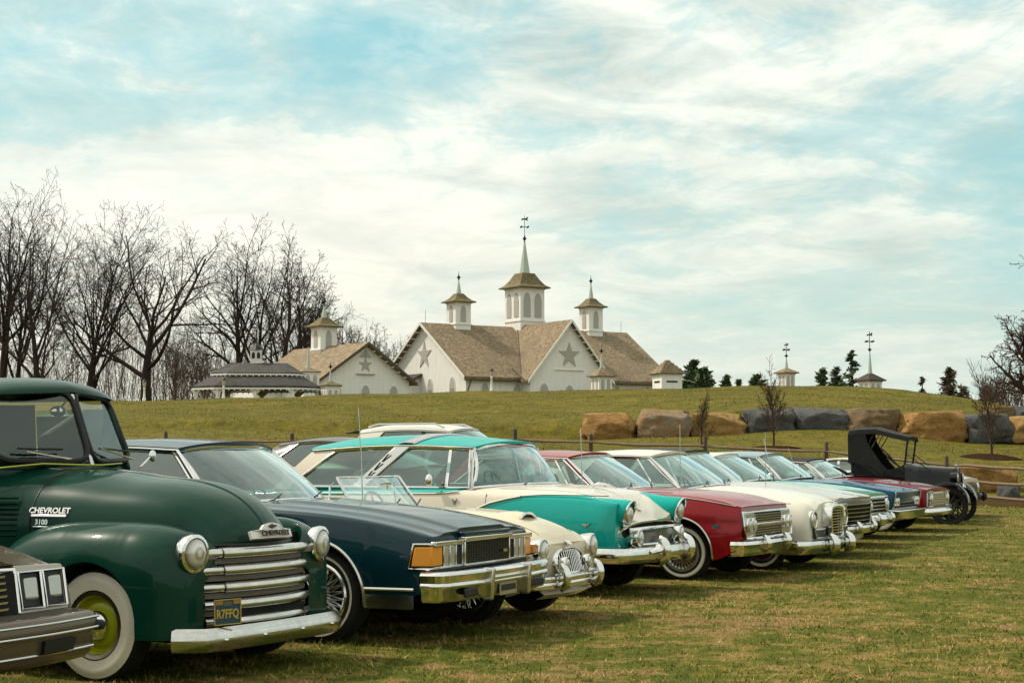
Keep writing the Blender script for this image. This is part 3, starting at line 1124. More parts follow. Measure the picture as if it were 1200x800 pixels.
def woods():
    """the thicket of thin poles behind the hill crest, one mass"""
    B = Bundle()
    rg = np.random.default_rng(5)
    for i in range(620):
        Y = rg.uniform(196, 236)
        px = rg.uniform(-40, 470) if rg.random() < .8 else rg.uniform(125, 300)
        x = (px - 600) / FPX * Y
        top = 400 + 26 * math.sin(px * .031) + rg.normal(0, 22) + max(0, (px - 330)) * .25
        hh = EYE + (534 - top) * Y / FPX
        z0 = h(x, Y)
        L = max(2.0, hh - z0)
        d = np.array([rg.normal(0, .13), rg.normal(0, .08), 1.0])
        P = [np.array([x, Y, z0])]
        for k in range(4):
            d = d + rg.normal(0, .06, 3); d /= np.linalg.norm(d)
            P.append(P[-1] + d * L / 4)
        r0 = rg.uniform(.022, .06)
        B.tube(P, np.linspace(r0, .016, 5), 3)
        for k in range(rg.integers(9, 17)):
            t = rg.uniform(.25, .98) * 4
            j = min(int(t), 3)
            q = P[j] + (P[j + 1] - P[j]) * (t - j)
            dd = np.array([rg.normal(0, .6), rg.normal(0, .5), 1.0]); dd /= np.linalg.norm(dd)
            l = rg.uniform(.8, 2.6)
            B.tube([q, q + dd * l * .5 + rg.normal(0, .08, 3), q + dd * l + np.array([0, 0, .2])], [.019, .016, .012], 3)
    o = B.build('woods', BARK_GREY, None)
    tag(o, 'grey brown brushwood thicket behind the bare trees', 'woods', kind='stuff')
    B = Bundle()
    for i in range(420):
        Y = rg.uniform(98, 135)
        px = rg.uniform(1150, 1330)
        x = (px - 600) / FPX * Y
        z0 = h(x, Y) - .2
        L = rg.uniform(1.0, 2.6) * (1 + max(0, px - 1180) * .006)
        d = np.array([rg.normal(0, .3), rg.normal(0, .2), 1.0]); d /= np.linalg.norm(d)
        P = [np.array([x, Y, z0])]
        for k in range(3):
            d = d + rg.normal(0, .12, 3); d /= np.linalg.norm(d); P.append(P[-1] + d * L / 3)
        B.tube(P, np.linspace(.03, .012, 4), 3)
        for k in range(7):
            q = P[rg.integers(1, 4)]
            dd = np.array([rg.normal(0, .7), rg.normal(0, .5), .9]); dd /= np.linalg.norm(dd)
            l = rg.uniform(.4, 1.1)
            B.tube([q, q + dd * l], [.014, .009], 3)
    o = B.build('undergrowth', BARK_BROWN, None)
    tag(o, 'brown scrubby undergrowth at the right foot of the hill', 'undergrowth', kind='stuff')


woods()


def conifer(px, ytop, Y, wpx, label, seed, dark=True, gap=.0, group='evergreens behind the hill crest'):
    rg = np.random.default_rng(seed)
    x = (px - 600) / FPX * Y
    z0 = h(x, Y)
    hh = EYE + (534 - ytop) * Y / FPX - z0
    wr = wpx / 2 * Y / FPX
    root = thing('evergreen_tree', label, 'evergreen tree', (x, Y, z0), 0, group)
    T = Bundle()
    T.tube([(0, 0, -.2), (.02, 0, hh * .5), (0, 0, hh * .97)], [hh * .022 + .05, hh * .013 + .03, .02], 6)
    T.build('trunk', BARK, root)
    V, F = [], []
    n = 0
    lev = int(hh * 2.6) + 8
    for i in range(lev):
        t = i / lev
        z = hh * (.10 + .9 * t)
        rad = wr * (1 - t) ** .8 * rg.uniform(.65, 1.1)
        nb = int(9 - 4 * t)
        for k in range(nb):
            if rg.random() < gap: continue
            a = rg.uniform(0, 6.28)
            L = rad * rg.uniform(.6, 1.15) + .12
            d = np.array([math.cos(a), math.sin(a), rg.uniform(-.25, .25)])
            side = np.array([-d[1], d[0], 0])
            for j in range(12):
                s_ = rg.uniform(.15, 1.0)
                c = np.array([0, 0, z]) + d * L * s_ + rg.normal(0, .05 + .05 * rad, 3)
                sz = rg.uniform(.06, .15) * (1 + .4 * wr)
                e1 = (d * rg.uniform(.5, 1.2) + rg.normal(0, .4, 3)) * sz
                e2 = (side * rg.uniform(.3, .8) + rg.normal(0, .3, 3)) * sz
                V += [c - e1 - e2 * .5, c + e2, c + e1 * 1.4, c - e2]
                F.append((n, n + 1, n + 2, n + 3)); n += 4
    m = _mats.get('needles') if dark else _mats.get('needles2')
    if m is None:
        m, t = material('evergreen_needles' if dark else 'brown_green_needles')
        co = t.n('ShaderNodeTexCoord').outputs['Object']
        c1, c2 = ((.030, .055, .018), (.095, .135, .050)) if dark else ((.085, .065, .042), (.165, .130, .085))
        principled(t, Base_Color=t.mix(t.noise(co, 2.5, 4, .6), c1, c2), Roughness=.8)
        _mats['needles' if dark else 'needles2'] = m
    fast_mesh('crown', V, F, m, root)


conifer(812, 421, 150, 54, 'dark bushy evergreen right of the shingled pump house', 1)
conifer(826, 431, 146, 44, 'lower dark evergreen tucked against the bushy one', 2)
conifer(851, 438, 150, 18, 'small round evergreen standing apart on the crest', 3)
conifer(866, 444, 150, 9, 'tiny evergreen tip next to the small round one', 4)
conifer(888, 438, 152, 40, 'dark evergreen behind the bushy sapling top', 5)
conifer(964, 430, 150, 30, 'open branched pine leftmost of the pine group', 6, gap=.35)
conifer(981, 428, 148, 34, 'middle pine of the dark group on the crest', 7, gap=.2)
conifer(999, 409, 150, 36, 'tallest dark pine of the group left of the weather vane roof', 8, gap=.3)
conifer(1112, 430, 135, 44, 'brownish conical larch on the right slope of the hill', 9, dark=False, gap=.1)
conifer(1128, 452, 132, 34, 'low brownish conifer beside the conical larch', 10, dark=False, gap=.1)
conifer(1081, 440, 140, 10, 'small bare conical tree on the sloping skyline', 11, dark=False, gap=.45)
# ================================================================== BUILDINGS
def siding():
    m, t = material('white_board_siding')
    co = t.n('ShaderNodeTexCoord').outputs['Object']
    geo = t.n('ShaderNodeNewGeometry').outputs['Normal']
    sp = t.n('ShaderNodeSeparateXYZ', i_0=co)
    w = t.math('FRACT', t.math('MULTIPLY', sp.outputs[2], 4.0))
    line = t.ramp(w, [(0.0, 0.75), (.10, 0.0), (1.0, 0.0)])
    c = t.mix(t.noise(co, 1.1, 6, .7), (.74, .725, .70), (.86, .85, .83))
    c = t.mix(t.ramp(t.noise(t.mapping(co, (2.0, 2.0, .3)), 1.4, 5, .7), [(.45, 0), (.8, .4)]), c, (.50, .47, .42))
    c = t.mix(t.math('MULTIPLY', line, .5), c, (.33, .32, .31))
    principled(t, Base_Color=c, Roughness=.65)
    return m


def shingles(name, c1, c2, c3, row=4.2):
    m, t = material(name)
    co = t.n('ShaderNodeTexCoord').outputs['Object']
    sp = t.n('ShaderNodeSeparateXYZ', i_0=co)
    w = t.math('FRACT', t.math('MULTIPLY', sp.outputs[2], row))
    v = t.n('ShaderNodeTexVoronoi', i_Vector=t.mapping(co, (4.5, 4.5, row)), i_Scale=1.0).outputs['Color']
    vs = t.n('ShaderNodeSeparateColor', i_0=v).outputs[0]
    c = t.mix(vs, c1, c2)
    c = t.mix(t.ramp(t.noise(co, .45, 6, .68), [(.42, 0), (.68, .8)]), c, c3)
    c = t.mix(t.ramp(w, [(0, .65), (.16, 0), (1, 0)]), c, tuple(x * .3 for x in c1))
    b = principled(t, Base_Color=c, Roughness=.9)
    bp = t.n('ShaderNodeBump', i_Strength=.7, i_Distance=.05)
    t.put(bp.inputs['Height'], t.math('ADD', w, t.math('MULTIPLY', vs, .5)))
    t.nt.links.new(bp.outputs[0], b.inputs['Normal'])
    return m


SIDING = siding()
SHINGLE = shingles('wood_shingle', (.14, .102, .060), (.32, .24, .148), (.19, .150, .10))
SHINGLE_DARK = shingles('mossy_shingle', (.11, .085, .042), (.21, .165, .085), (.13, .115, .05))
SLATE = shingles('grey_slate', (.036, .034, .034), (.072, .068, .066), (.052, .047, .045))
WHITE = plain('white_trim_paint', (.74, .72, .68), .5, var=.06)
LOUVRE = plain('grey_louvre', (.40, .38, .36), .7)
STAR = plain('grey_wood_star', (.40, .375, .345), .7)
IRON = plain('black_iron', (.012, .012, .013), .5)
SPIRE = plain('pale_green_spire', (.42, .48, .41), .5, var=.08)
EAVE = plain('dark_eave', (.085, .062, .045), .7)
BLACK_ROOF = plain('dark_brown_roof', (.045, .032, .026), .8, bump=.4)


def arch_poly(w, hgt, n=7):
    """pointed (gothic) arch outline, foot centre at 0,0"""
    sh = hgt * .62
    pts = [(-w / 2, 0), (w / 2, 0), (w / 2, sh)]
    for k in range(1, n):
        t = k / n
        pts.append((w / 2 * math.cos(t * math.pi / 2) ** .9, sh + (hgt - sh) * math.sin(t * math.pi / 2) ** 1.25))
    pts.append((0, hgt))
    for k in range(n - 1, 0, -1):
        t = k / n
        pts.append((-w / 2 * math.cos(t * math.pi / 2) ** .9, sh + (hgt - sh) * math.sin(t * math.pi / 2) ** 1.25))
    pts.append((-w / 2, sh))
    return pts


def star_poly(r, inner=.39):
    return [((r if k % 2 == 0 else r * inner) * math.sin(k * math.pi / 5), (r if k % 2 == 0 else r * inner) * math.cos(k * math.pi / 5)) for k in range(10)]


def on_wall(mb, poly, origin, along, d0, d1, up=(0, 0, 1)):
    """outline (a along the wall, b up) extruded d0..d1 outward from a wall"""
    A = Vector(along).normalized(); U = Vector(up); N = A.cross(U)
    n = len(poly)
    vs = [Vector(origin) + A * a + U * b + N * d for d in (d0, d1) for a, b in poly]
    fs = [tuple(range(n - 1, -1, -1)), tuple(range(n, 2 * n))] + [(i, (i + 1) % n, n + (i + 1) % n, n + i) for i in range(n)]
    mb.add(vs, fs)
    return mb


def arch_window(parent, origin, along, w, hgt, name='window'):
    fr = MB()
    on_wall(fr, arch_poly(w * 1.22, hgt * 1.07), Vector(origin) - Vector((0, 0, .03)), along, .004, .06)
    f = fr.build(name, WHITE, parent, smooth=False)
    lv = MB()
    on_wall(lv, arch_poly(w, hgt), origin, along, .061, .075)
    A = Vector(along).normalized(); N = A.cross(Vector((0, 0, 1)))
    for k in range(int(hgt * .62 / .16)):
        z = .08 + k * .16
        lv.box(Vector(origin) + Vector((0, 0, z)) + N * .095, (w * .94, .035, .05), Matrix((A, N, Vector((0, 0, 1)))).transposed())
    lv.build('louvre', LOUVRE, f, smooth=False)
    return f


def gable_walls(mb, L, hw, ze, zr, zb=0.0, x0=0.0):
    """box with gables: x along the ridge from x0, y +-hw"""
    poly = [(-hw, zb), (hw, zb), (hw, ze), (0, zr), (-hw, ze)]
    mb.prism(poly, x0, x0 + L, 'YZ')


def roof_slopes(mb, L, hw, ze, zr, x0, ov=.5, th=.22, gov=.5):
    k = (zr - ze) / hw
    for s in (-1, 1):
        y1 = s * (hw + ov); z1 = ze - k * ov
        a = [(x0 - gov, 0, zr + .03), (x0 + L + gov, 0, zr + .03), (x0 + L + gov, y1, z1 + .03), (x0 - gov, y1, z1 + .03)]
        b = [(p[0], p[1], p[2] + th) for p in a]
        mb.hexa(a + b)


def finial(mb, z0, z1, r=.09):
    hgt = z1 - z0
    mb.lathe([(.0, z0), (r, z0 + .02), (r * .5, z0 + hgt * .12), (r * 1.9, z0 + hgt * .3), (r * 2.0, z0 + hgt * .38), (r * .6, z0 + hgt * .48), (r * .9, z0 + hgt * .56), (r * .35, z0 + hgt * .62), (.015, z1), (0, z1)], n=10)


def weathervane(mb, z0, hgt):
    mb.tube([(0, 0, z0), (0, 0, z0 + hgt)], .03, n=5)
    for a in (0.3, 1.87):
        c, s = math.cos(a), math.sin(a)
        L = hgt * .28
        mb.tube([(-c * L, -s * L, z0 + hgt * .36), (c * L, s * L, z0 + hgt * .36)], .028, n=5)
        for q in (-1, 1): mb.box((c * L * q, s * L * q, z0 + hgt * .36), (.13, .13, .13))
    # running horse silhouette made of a thick plate
    w = hgt * .42
    poly = [(-w * .55, .10), (-w * .45, .22), (-w * .1, .25), (w * .22, .27), (w * .42, .46), (w * .5, .44), (w * .58, .30), (w * .46, .26), (w * .42, .16), (w * .55, -.02), (w * .34, .06), (w * .05, .10), (-w * .25, .08), (-w * .5, -.06), (-w * .42, .10)]
    mb.prism([(a, b * hgt * .5 + z0 + hgt * .72) for a, b in poly], -.03, .03, 'XZ')


def cupola(parent, x, y, z0, a, zb, zt, roof, ztop, spire, fin, arches=1, vane=0.0, roofmat=None, spm=None, flare=.0):
    """louvred square lantern: body a wide from z0 (sunk in the roof) to zt, hipped roof to ztop, spire and finial"""
    body = MB()
    body.box((x, y, (z0 + zt) / 2), (a, a, zt - z0))
    body.box((x, y, zb + .06), (a + .16, a + .16, .14))
    body.box((x, y, zt - .08), (a + .12, a + .12, .16))
    c = body.build('cupola', SIDING, parent, smooth=False)
    hgt = (zt - zb) * .72
    for nx, ny in ((0, -1), (-1, 0), (1, 0), (0, 1)):
        for k in range(arches):
            o_ = (k - (arches - 1) / 2) * a * .46
            along = Vector((-ny, nx, 0))
            og = Vector((x + nx * a / 2, y + ny * a / 2, zb + (zt - zb) * .13)) + along * o_
            mb = MB()
            on_wall(mb, arch_poly(a * (.34 if arches == 1 else .28), hgt), og, along, .004, .05)
            mb.build('louvre', LOUVRE, c, smooth=False)
    rf = MB()
    r0, r1 = roof / 2, spire * 1.25 if spire else .05
    prof = [(0, r0, zt), (.0, r0, zt + .07), (.35, 0, 0), (.7, 0, 0), (1.0, 0, 0)]
    rows = []
    for t, z in ((0, zt - .02), (0, zt + .09), (.3, None), (.65, None), (1.0, None)):
        r_ = r0 + (r1 - r0) * (t ** (.85 if flare else 1.0))
        zz = z if z is not None else zt + .09 + (ztop - zt - .09) * (t ** (1.25 + flare))
        rows.append([(x - r_, y - r_, zz), (x + r_, y - r_, zz), (x + r_, y + r_, zz), (x - r_, y + r_, zz)])
    rf.grid(rows, closed_u=True)
    rf.add([p for p in rows[0]], [(0, 1, 2, 3)]); rf.add([p for p in rows[-1]], [(0, 1, 2, 3)])
    rf.build('cupola_roof', roofmat or SHINGLE_DARK, c, smooth=False)
    if spire:
        sp = MB()
        zs1 = fin[0]
        sp.lathe([(0, ztop - .1), (spire, ztop - .1), (spire * .92, ztop + .1), (spire * .12, zs1), (0, zs1 + .02)], n=8, c=(x, y, 0))
        sp.build('spire', spm or SPIRE, c, smooth=False)
        f = MB()
        finial(f, fin[0] - .05, fin[1], r=max(.10, spire * .17))
        if vane: weathervane(f, fin[1] - .2, vane)
        for i in range(len(f.v)): f.v[i] = (f.v[i][0] + x, f.v[i][1] + y, f.v[i][2])
        f.build('finial', IRON, c)
    return c


def big_barn():
    phi = R(33.0)
    hw, L = 8.2, 25.5
    Yc = 164.0
    cor = Vector(((546 - 600) / FPX * Yc, Yc, 0))
    u = Vector((math.cos(phi), math.sin(phi), 0)); nrm = Vector((math.sin(phi), -math.cos(phi), 0))
    base = cor - nrm * hw
    zb = h(base.x, base.y) - .6
    root = thing('star_barn', 'big white cross gabled barn with stars, shingled roof and three louvred cupolas', 'barn', (base.x, base.y, 0), phi, 'white star barns on the hilltop')
    ze, zr = 9.3, 14.8
    # cross gable
    cx, ch, P = 11.3, 4.75, 1.6
    w = MB()
    gable_walls(w, L, hw, ze, zr, zb)
    w.build('wall', SIDING, root, smooth=False)
    cg = MB()
    zc = 14.9
    cg.prism([(cx - ch, zb), (cx + ch, zb), (cx + ch, ze), (cx, zc), (cx - ch, ze)], -hw - P, hw + P, 'XZ')
    cg.build('wall', SIDING, root, smooth=False)
    rf = MB()
    roof_slopes(rf, L, hw, ze, zr, 0, ov=.55)
    rf.build('roof', SHINGLE, root, smooth=False)
    cr = MB()
    k = (zc - ze) / ch
    for s in (-1, 1):
        x1 = cx + s * (ch + .55); z1 = ze - k * .55
        a = [(cx, -hw - P - .55, zc + .06), (cx, hw + P + .55, zc + .06), (x1, hw + P + .55, z1 + .06), (x1, -hw - P - .55, z1 + .06)]
        cr.hexa(a + [(p[0], p[1], p[2] + .22) for p in a])
    cr.build('roof', SHINGLE, root, smooth=False)
    # verge boards and brackets of both visible gables
    vb = MB()
    for s in (-1, 1):
        x1 = cx + s * (ch + .58); z1 = ze - k * .58
        yy = -hw - P - .57
        vb.slab((cx, yy, zc + .30), (x1, yy, z1 + .30), (x1, yy, z1 - .02), (cx, yy, zc - .02), .06)
        km = (zr - ze) / hw
        y1 = s * (hw + .58); z2 = ze - km * .58
        vb.slab((-.57, 0, zr + .27), (-.57, y1, z2 + .27), (-.57, y1, z2 - .03), (-.57, 0, zr - .03), .06)
    vb.build('verge_board', WHITE, root, smooth=False)
    for j in range(1, 9):
        for s in (-1, 1):
            t = j / 9
            MB().box((cx + s * ch * t, -hw - P - .28, zc - (zc - ze) * t - .12), (.10, .5, .12)).build('eave_bracket', WHITE, root, smooth=False)
            MB().box((-.28, s * hw * t, zr - (zr - ze) * t - .12), (.5, .10, .12)).build('eave_bracket', WHITE, root, smooth=False)
    MB().tube([(-.5, -hw - .62, ze - .42), (cx - ch - .4, -hw - .62, ze - .46)], .09, n=6).build('gutter', EAVE, root)
    MB().tube([(cx + ch + .4, -hw - .62, ze - .46), (L + .5, -hw - .62, ze - .42)], .09, n=6).build('gutter', EAVE, root)
    MB().tube([(cx - ch - .62, -hw + .8, 10.2), (cx - ch - .62, -hw - P - .4, ze - .65)], .06, n=6).build('gutter', EAVE, root)
    MB().tube([(.25, -hw - .62, ze - .45), (.15, -hw - .3, ze - 1.2), (.12, -hw - .06, ze - 1.7), (.12, -hw - .06, zb + .4)], .07, n=6).build('downpipe', EAVE, root)
    # valley flashing
    vf = MB()
    zz = lambda y: zr - (zr - ze) / hw * abs(y)
    vf.tube([(cx, -.2, zr + .33), (cx - ch * .98, -hw * .98, ze + .36)], .10, n=5)
    vf.build('valley_flashing', EAVE, root)
    # stars
    st = MB()
    on_wall(st, star_poly(1.35, .40), (cx, -hw - P, 11.55), (1, 0, 0), .004, .07)
    st.build('star', STAR, root, smooth=False)
    lg = MB()
    lg.box((cx, -hw - P - .06, 10.05), (3.6, .12, .07))
    lg.build('ledge', WHITE, root, smooth=False)
    st = MB()
    on_wall(st, star_poly(1.5, .38), (0, 0, 11.7), (0, -1, 0), .004, .07)
    st.build('star', STAR, root, smooth=False)
    for (x, z) in ((cx - 3.1, 6.7), (cx, 6.6), (cx + 3.1, 6.7)):
        arch_window(root, (x, -hw - P, z), (1, 0, 0), .95, 1.9)
    for x in (2.2, 6.0, 18.5, 22.5):
        arch_window(root, (x, -hw, 6.4), (1, 0, 0), .85, 2.2)
    for y in (3.4, -1.2, -5.6):
        arch_window(root, (0, y, 6.7), (0, -1, 0), .9, 2.5)
    # lanterns on the ridges
    cupola(root, 12.35, 0, zr - 2.6, 3.05, 15.6, 19.2, 4.05, 20.85, .62, (24.3, 25.4), arches=2, vane=1.9, flare=.15)
    cupola(root, 4.1, 0, zr - 1.0, 1.85, 14.95, 17.3, 2.7, 18.25, .30, (19.7, 20.6), arches=1, flare=.15)
    cupola(root, 21.1, 0, zr - 1.0, 1.85, 14.95, 17.6, 2.7, 18.6, .30, (20.3, 21.2), arches=1, flare=.15)
    for x in (0.1, 12.4, 25.2): MB().tube([(x, -.3 if x > 12 and x < 13 else 0, zr + .1), (x, 0, zr + 1.5)], .022, n=4).build('lightning_rod', IRON, root)
    # lean-to against the left gable
    lt = MB()
    lt.hexa([(-4.4, 1.0, zb), (.0, 1.0, zb), (.0, 8.6, zb), (-4.4, 8.6, zb), (-4.4, 1.0, 7.2), (.0, 1.0, 9.6), (.0, 8.6, 9.6), (-4.4, 8.6, 7.2)])
    e = lt.build('annex', SIDING, root, smooth=False)
    ar = MB()
    ar.slab((-4.9, .4, 7.05), (.02, .4, 9.75), (.02, 9.2, 9.75), (-4.9, 9.2, 7.05), .18)
    ar.build('annex_roof', BLACK_ROOF, e, smooth=False)


big_barn()


def small_barn():
    Y0 = 150.0
    ap = Vector(((428 - 600) / FPX * Y0, Y0, 0))
    ang = math.atan2(.8, -.6)          # ridge runs away to the left
    zb = h(ap.x, ap.y) - .6
    root = thing('star_barn', 'small white barn with a pale star in its gable beside the pavilion', 'barn', (ap.x, ap.y, 0), ang, 'white star barns on the hilltop')
    hw, L, ze, zr = 4.7, 12.5, 8.15, 11.35
    w = MB(); gable_walls(w, L, hw, ze, zr, zb); w.build('wall', SIDING, root, smooth=False)
    rf = MB(); roof_slopes(rf, L, hw, ze, zr, 0, ov=.55, gov=.55); rf.build('roof', SHINGLE, root, smooth=False)
    vb = MB()
    k = (zr - ze) / hw
    for s in (-1, 1):
        y1 = s * (hw + .58); z2 = ze - k * .58
        vb.slab((-.61, 0, zr + .27), (-.61, y1, z2 + .27), (-.61, y1, z2 - .03), (-.61, 0, zr - .03), .06)
    vb.build('verge_board', EAVE, root, smooth=False)
    for j in range(1, 7):
        for s in (-1, 1):
            MB().box((-.3, s * hw * j / 7, zr - (zr - ze) * j / 7 - .1), (.5, .09, .11)).build('eave_bracket', WHITE, root, smooth=False)
    st = MB(); on_wall(st, star_poly(.72, .40), (0, 0, 9.55), (0, -1, 0), .004, .06); st.build('star', STAR, root, smooth=False)
    MB().box((-.1, 0, 8.72), (.2, 1.9, .09)).build('ledge', LOUVRE, root, smooth=False); MB().box((-.1, 0, 10.35), (.2, 1.1, .08)).build('ledge', LOUVRE, root, smooth=False)
    vt = MB(); on_wall(vt, [(-.42, 0), (.42, 0), (0, .42)], (0, 0, 10.45), (0, -1, 0), .004, .08); vt.build('gable_vent', LOUVRE, root, smooth=False)
    for y in (-3.0, -.0, 3.0):
        arch_window(root, (0, y, 6.2), (0, -1, 0), .8, 1.5)
    cupola(root, 7.4, 0, zr - 1.2, 1.75, 11.2, 13.4, 2.7, 14.3, .30, (15.5, 16.6), arches=1, flare=.15)
    # side wing towards the pavilion
    wg = MB()
    wg.prism([(7.0, zb), (12.0, zb), (12.0, 7.6), (9.5, 9.2), (7.0, 7.6)], hw + 2.6, hw - 1, 'XZ')
    g = wg.build('wing', SIDING, root, smooth=False)
    wr = MB()
    for s in (-1, 1):
        a = [(9.5, hw + 3.0, 9.22), (9.5, hw - 1.2, 9.22), (9.5 + s * 2.9, hw - 1.2, 7.36), (9.5 + s * 2.9, hw + 3.0, 7.36)]
        wr.hexa(a + [(p[0], p[1], p[2] + .18) for p in a])
    wr.build('wing_roof', SHINGLE, g, smooth=False)


small_barn()


def pavilion():
    Y0 = 128.0
    s = FPX / Y0
    cx = (303 - 600) / s
    gz = h(cx, Y0)
    Z = lambda y: EYE + (534 - y) / s
    root = thing('pavilion', 'open sided white pavilion with a two tier grey slate roof', 'pavilion', (cx, Y0, 0), R(4))
    A, B = 72 / s, 52 / s

    def octo(a, b, z, ch=.38):
        c, d = a * ch, b * ch * 1.2
        return [(-a, -b + d, z), (-a + c, -b, z), (a - c, -b, z), (a, -b + d, z), (a, b - d, z), (a - c, b, z), (-a + c, b, z), (-a, b - d, z)]
    z1, z2, z3, z4 = Z(454), Z(440.5), Z(438), Z(425.5)
    lo = MB()
    lo.grid([octo(A * 1.02, B * 1.02, z1 - .14), octo(A * 1.02, B * 1.02, z1), octo(A * .70, B * .66, z2)], closed_u=True)
    lo.build('lower_roof', SLATE, root, smooth=False)
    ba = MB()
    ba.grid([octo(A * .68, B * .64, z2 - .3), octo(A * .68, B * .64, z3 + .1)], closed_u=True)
    ba.build('clerestory', plain('dark_grey_boards', (.16, .15, .14), .8), root, smooth=False)  # even dark grey for the band between the two roofs
    up = MB()
    up.grid([octo(A * .74, B * .72, z3 - .10), octo(A * .74, B * .72, z3), octo(A * .46, B * .10, z4)], closed_u=True)
    o8 = octo(A * .46, B * .10, z4); up.add(o8, [tuple(range(8))])
    up.build('upper_roof', SLATE, root, smooth=False)
    for rr, zz in ((A * .745, z3 - .14), (A * 1.025, z1 - .2)):
        t = MB()
        ring = octo(rr, rr * (B / A) * (.72 / .74 if rr < A else 1), zz)
        for i in range(8):
            p, q = Vector(ring[i]), Vector(ring[(i + 1) % 8])
            t.slab(p + Vector((0, 0, -.07)), q + Vector((0, 0, -.07)), q + Vector((0, 0, .05)), p + Vector((0, 0, .05)), .05)
            n = max(3, int((q - p).length / .42))
            for k in range(n):
                c = p.lerp(q, (k + .5) / n)
                t.box(c + Vector((0, 0, -.12)), (.09, .05, .08))
        t.build('fretwork_trim', WHITE, root, smooth=False)
    ring = octo(A * .96, B * .96, 0)
    for i in range(8):
        p, q = Vector(ring[i]), Vector(ring[(i + 1) % 8])
        n = 2 if (q - p).length > 4 else 1
        for k in range(n):
            c = p.lerp(q, k / n)
            m = MB()
            m.box((c.x, c.y, (gz - .4 + z1) / 2), (.22, .22, z1 - gz + .3))
            d = (q - p).normalized()
            for sg in (-1, 1):
                m.slab(c + Vector((0, 0, z1 - .75)), c + Vector((0, 0, z1 - .22)), c + d * sg * .62 + Vector((0, 0, z1 - .22)), c + d * sg * .5 + Vector((0, 0, z1 - .3)), .07)
            m.build('post', WHITE, root, smooth=False)
    fl = MB()
    fl.grid([octo(A * .99, B * .99, gz - .5), octo(A * .99, B * .99, gz + .02)], closed_u=True)
    fl.add(octo(A * .99, B * .99, gz + .02), [tuple(range(8))])
    fl.build('deck', plain('deck_boards', (.12, .10, .085), .8), root, smooth=False)
    c = MB()
    c.box((-.2, 0, z4 + .42), (.86, .86, 1.2))
    cc = c.build('cupola', WHITE, root, smooth=False)
    for nx, ny in ((0, -1), (1, 0), (-1, 0)):
        for k in (-.2, .2):
            m = MB(); al = Vector((-ny, nx, 0))
            on_wall(m, arch_poly(.24, .48), Vector((-.2 + nx * .43, ny * .43, z4 + .35)) + al * k, al, .004, .03)
            m.build('louvre', IRON, cc, smooth=False)
    r_ = MB()
    r_.lathe([(.0, z4 + 1.0), (.62, z4 + 1.0), (.40, z4 + 1.3), (.06, z4 + 1.55), (.03, z4 + 2.6), (0, z4 + 2.65)], n=8, c=(-.2, 0, 0))
    r_.build('cupola_roof', IRON, cc, smooth=False)


pavilion()


def little_house(px, Y, zsink, a, ybody, yroof, roofw, ytop, label, spire=None, yspire=None, yfin=None, vane=0, roofmat=None, stepped=False, rz=.5, name='pump_house', cat='garden house', slot=False):
    """small white louvred house: pixel rows give body top, roof top, spire top"""
    s = FPX / Y
    x = (px - 600) / s
    Z = lambda y: EYE + (534 - y) / s
    g = h(x, Y)
    root = thing(name, label, cat, (x, Y, 0), rz, 'small white roofed houses on the crest')
    aw = a / s
    zt = Z(ybody)
    w = MB()
    w.box((0, 0, (g - .3 + zt) / 2), (aw, aw, zt - g + .3))
    w.box((0, 0, zt - .08), (aw + .12, aw + .12, .14))
    wall = w.build('wall', SIDING, root, smooth=False)
    for nx, ny in ((0, -1), (-1, 0), (1, 0)):
        al = Vector((-ny, nx, 0))
        for k in (-.22, .22):
            if slot:
                if k > 0: continue
                m = MB(); on_wall(m, [(-.5, 0), (.5, 0), (.5, .14), (-.5, .14)], Vector((nx * aw / 2, ny * aw / 2, zt - .75)), al, .004, .03)
                m.build('louvre', IRON, wall, smooth=False)
            else:
                m = MB(); on_wall(m, arch_poly(aw * .24, min(1.0, (zt - g) * .6)), Vector((nx * aw / 2, ny * aw / 2, zt - min(1.25, (zt - g) * .85))) + al * aw * k, al, .004, .03)
                m.build('louvre', LOUVRE, wall, smooth=False)
    r0 = roofw / s / 2 / 1.15
    zt2 = Z(ytop)
    rf = MB()
    n = 5 if stepped else 1
    for k in range(n):
        t0, t1 = k / n, (k + 1) / n
        ra, rb = r0 * (1 - t0 * .95), r0 * (1 - t1 * .95) + (.10 if stepped else 0)
        za, zb_ = zt + (zt2 - zt) * t0, zt + (zt2 - zt) * t1
        rows = [[(-q, -q, z), (q, -q, z), (q, q, z), (-q, q, z)] for q, z in ((ra * .98, za - .05), (ra, za + .03), (rb, zb_))]
        rf.grid(rows, closed_u=True); rf.add(rows[0], [(0, 1, 2, 3)]); rf.add(rows[-1], [(0, 1, 2, 3)])
    rf.build('roof', roofmat or SHINGLE, root, smooth=False)
    if spire:
        sp = MB(); sp.lathe([(0, zt2 - .15), (spire, zt2 - .15), (spire * .9, zt2), (spire * .15, Z(yspire)), (0, Z(yspire))], n=8)
        sp.build('spire', SPIRE, root, smooth=False)
        f = MB(); finial(f, Z(yspire) - .05, Z(yfin), r=.09)
        if vane: weathervane(f, Z(yfin) - .1, vane / s)
        f.build('finial', IRON, root)


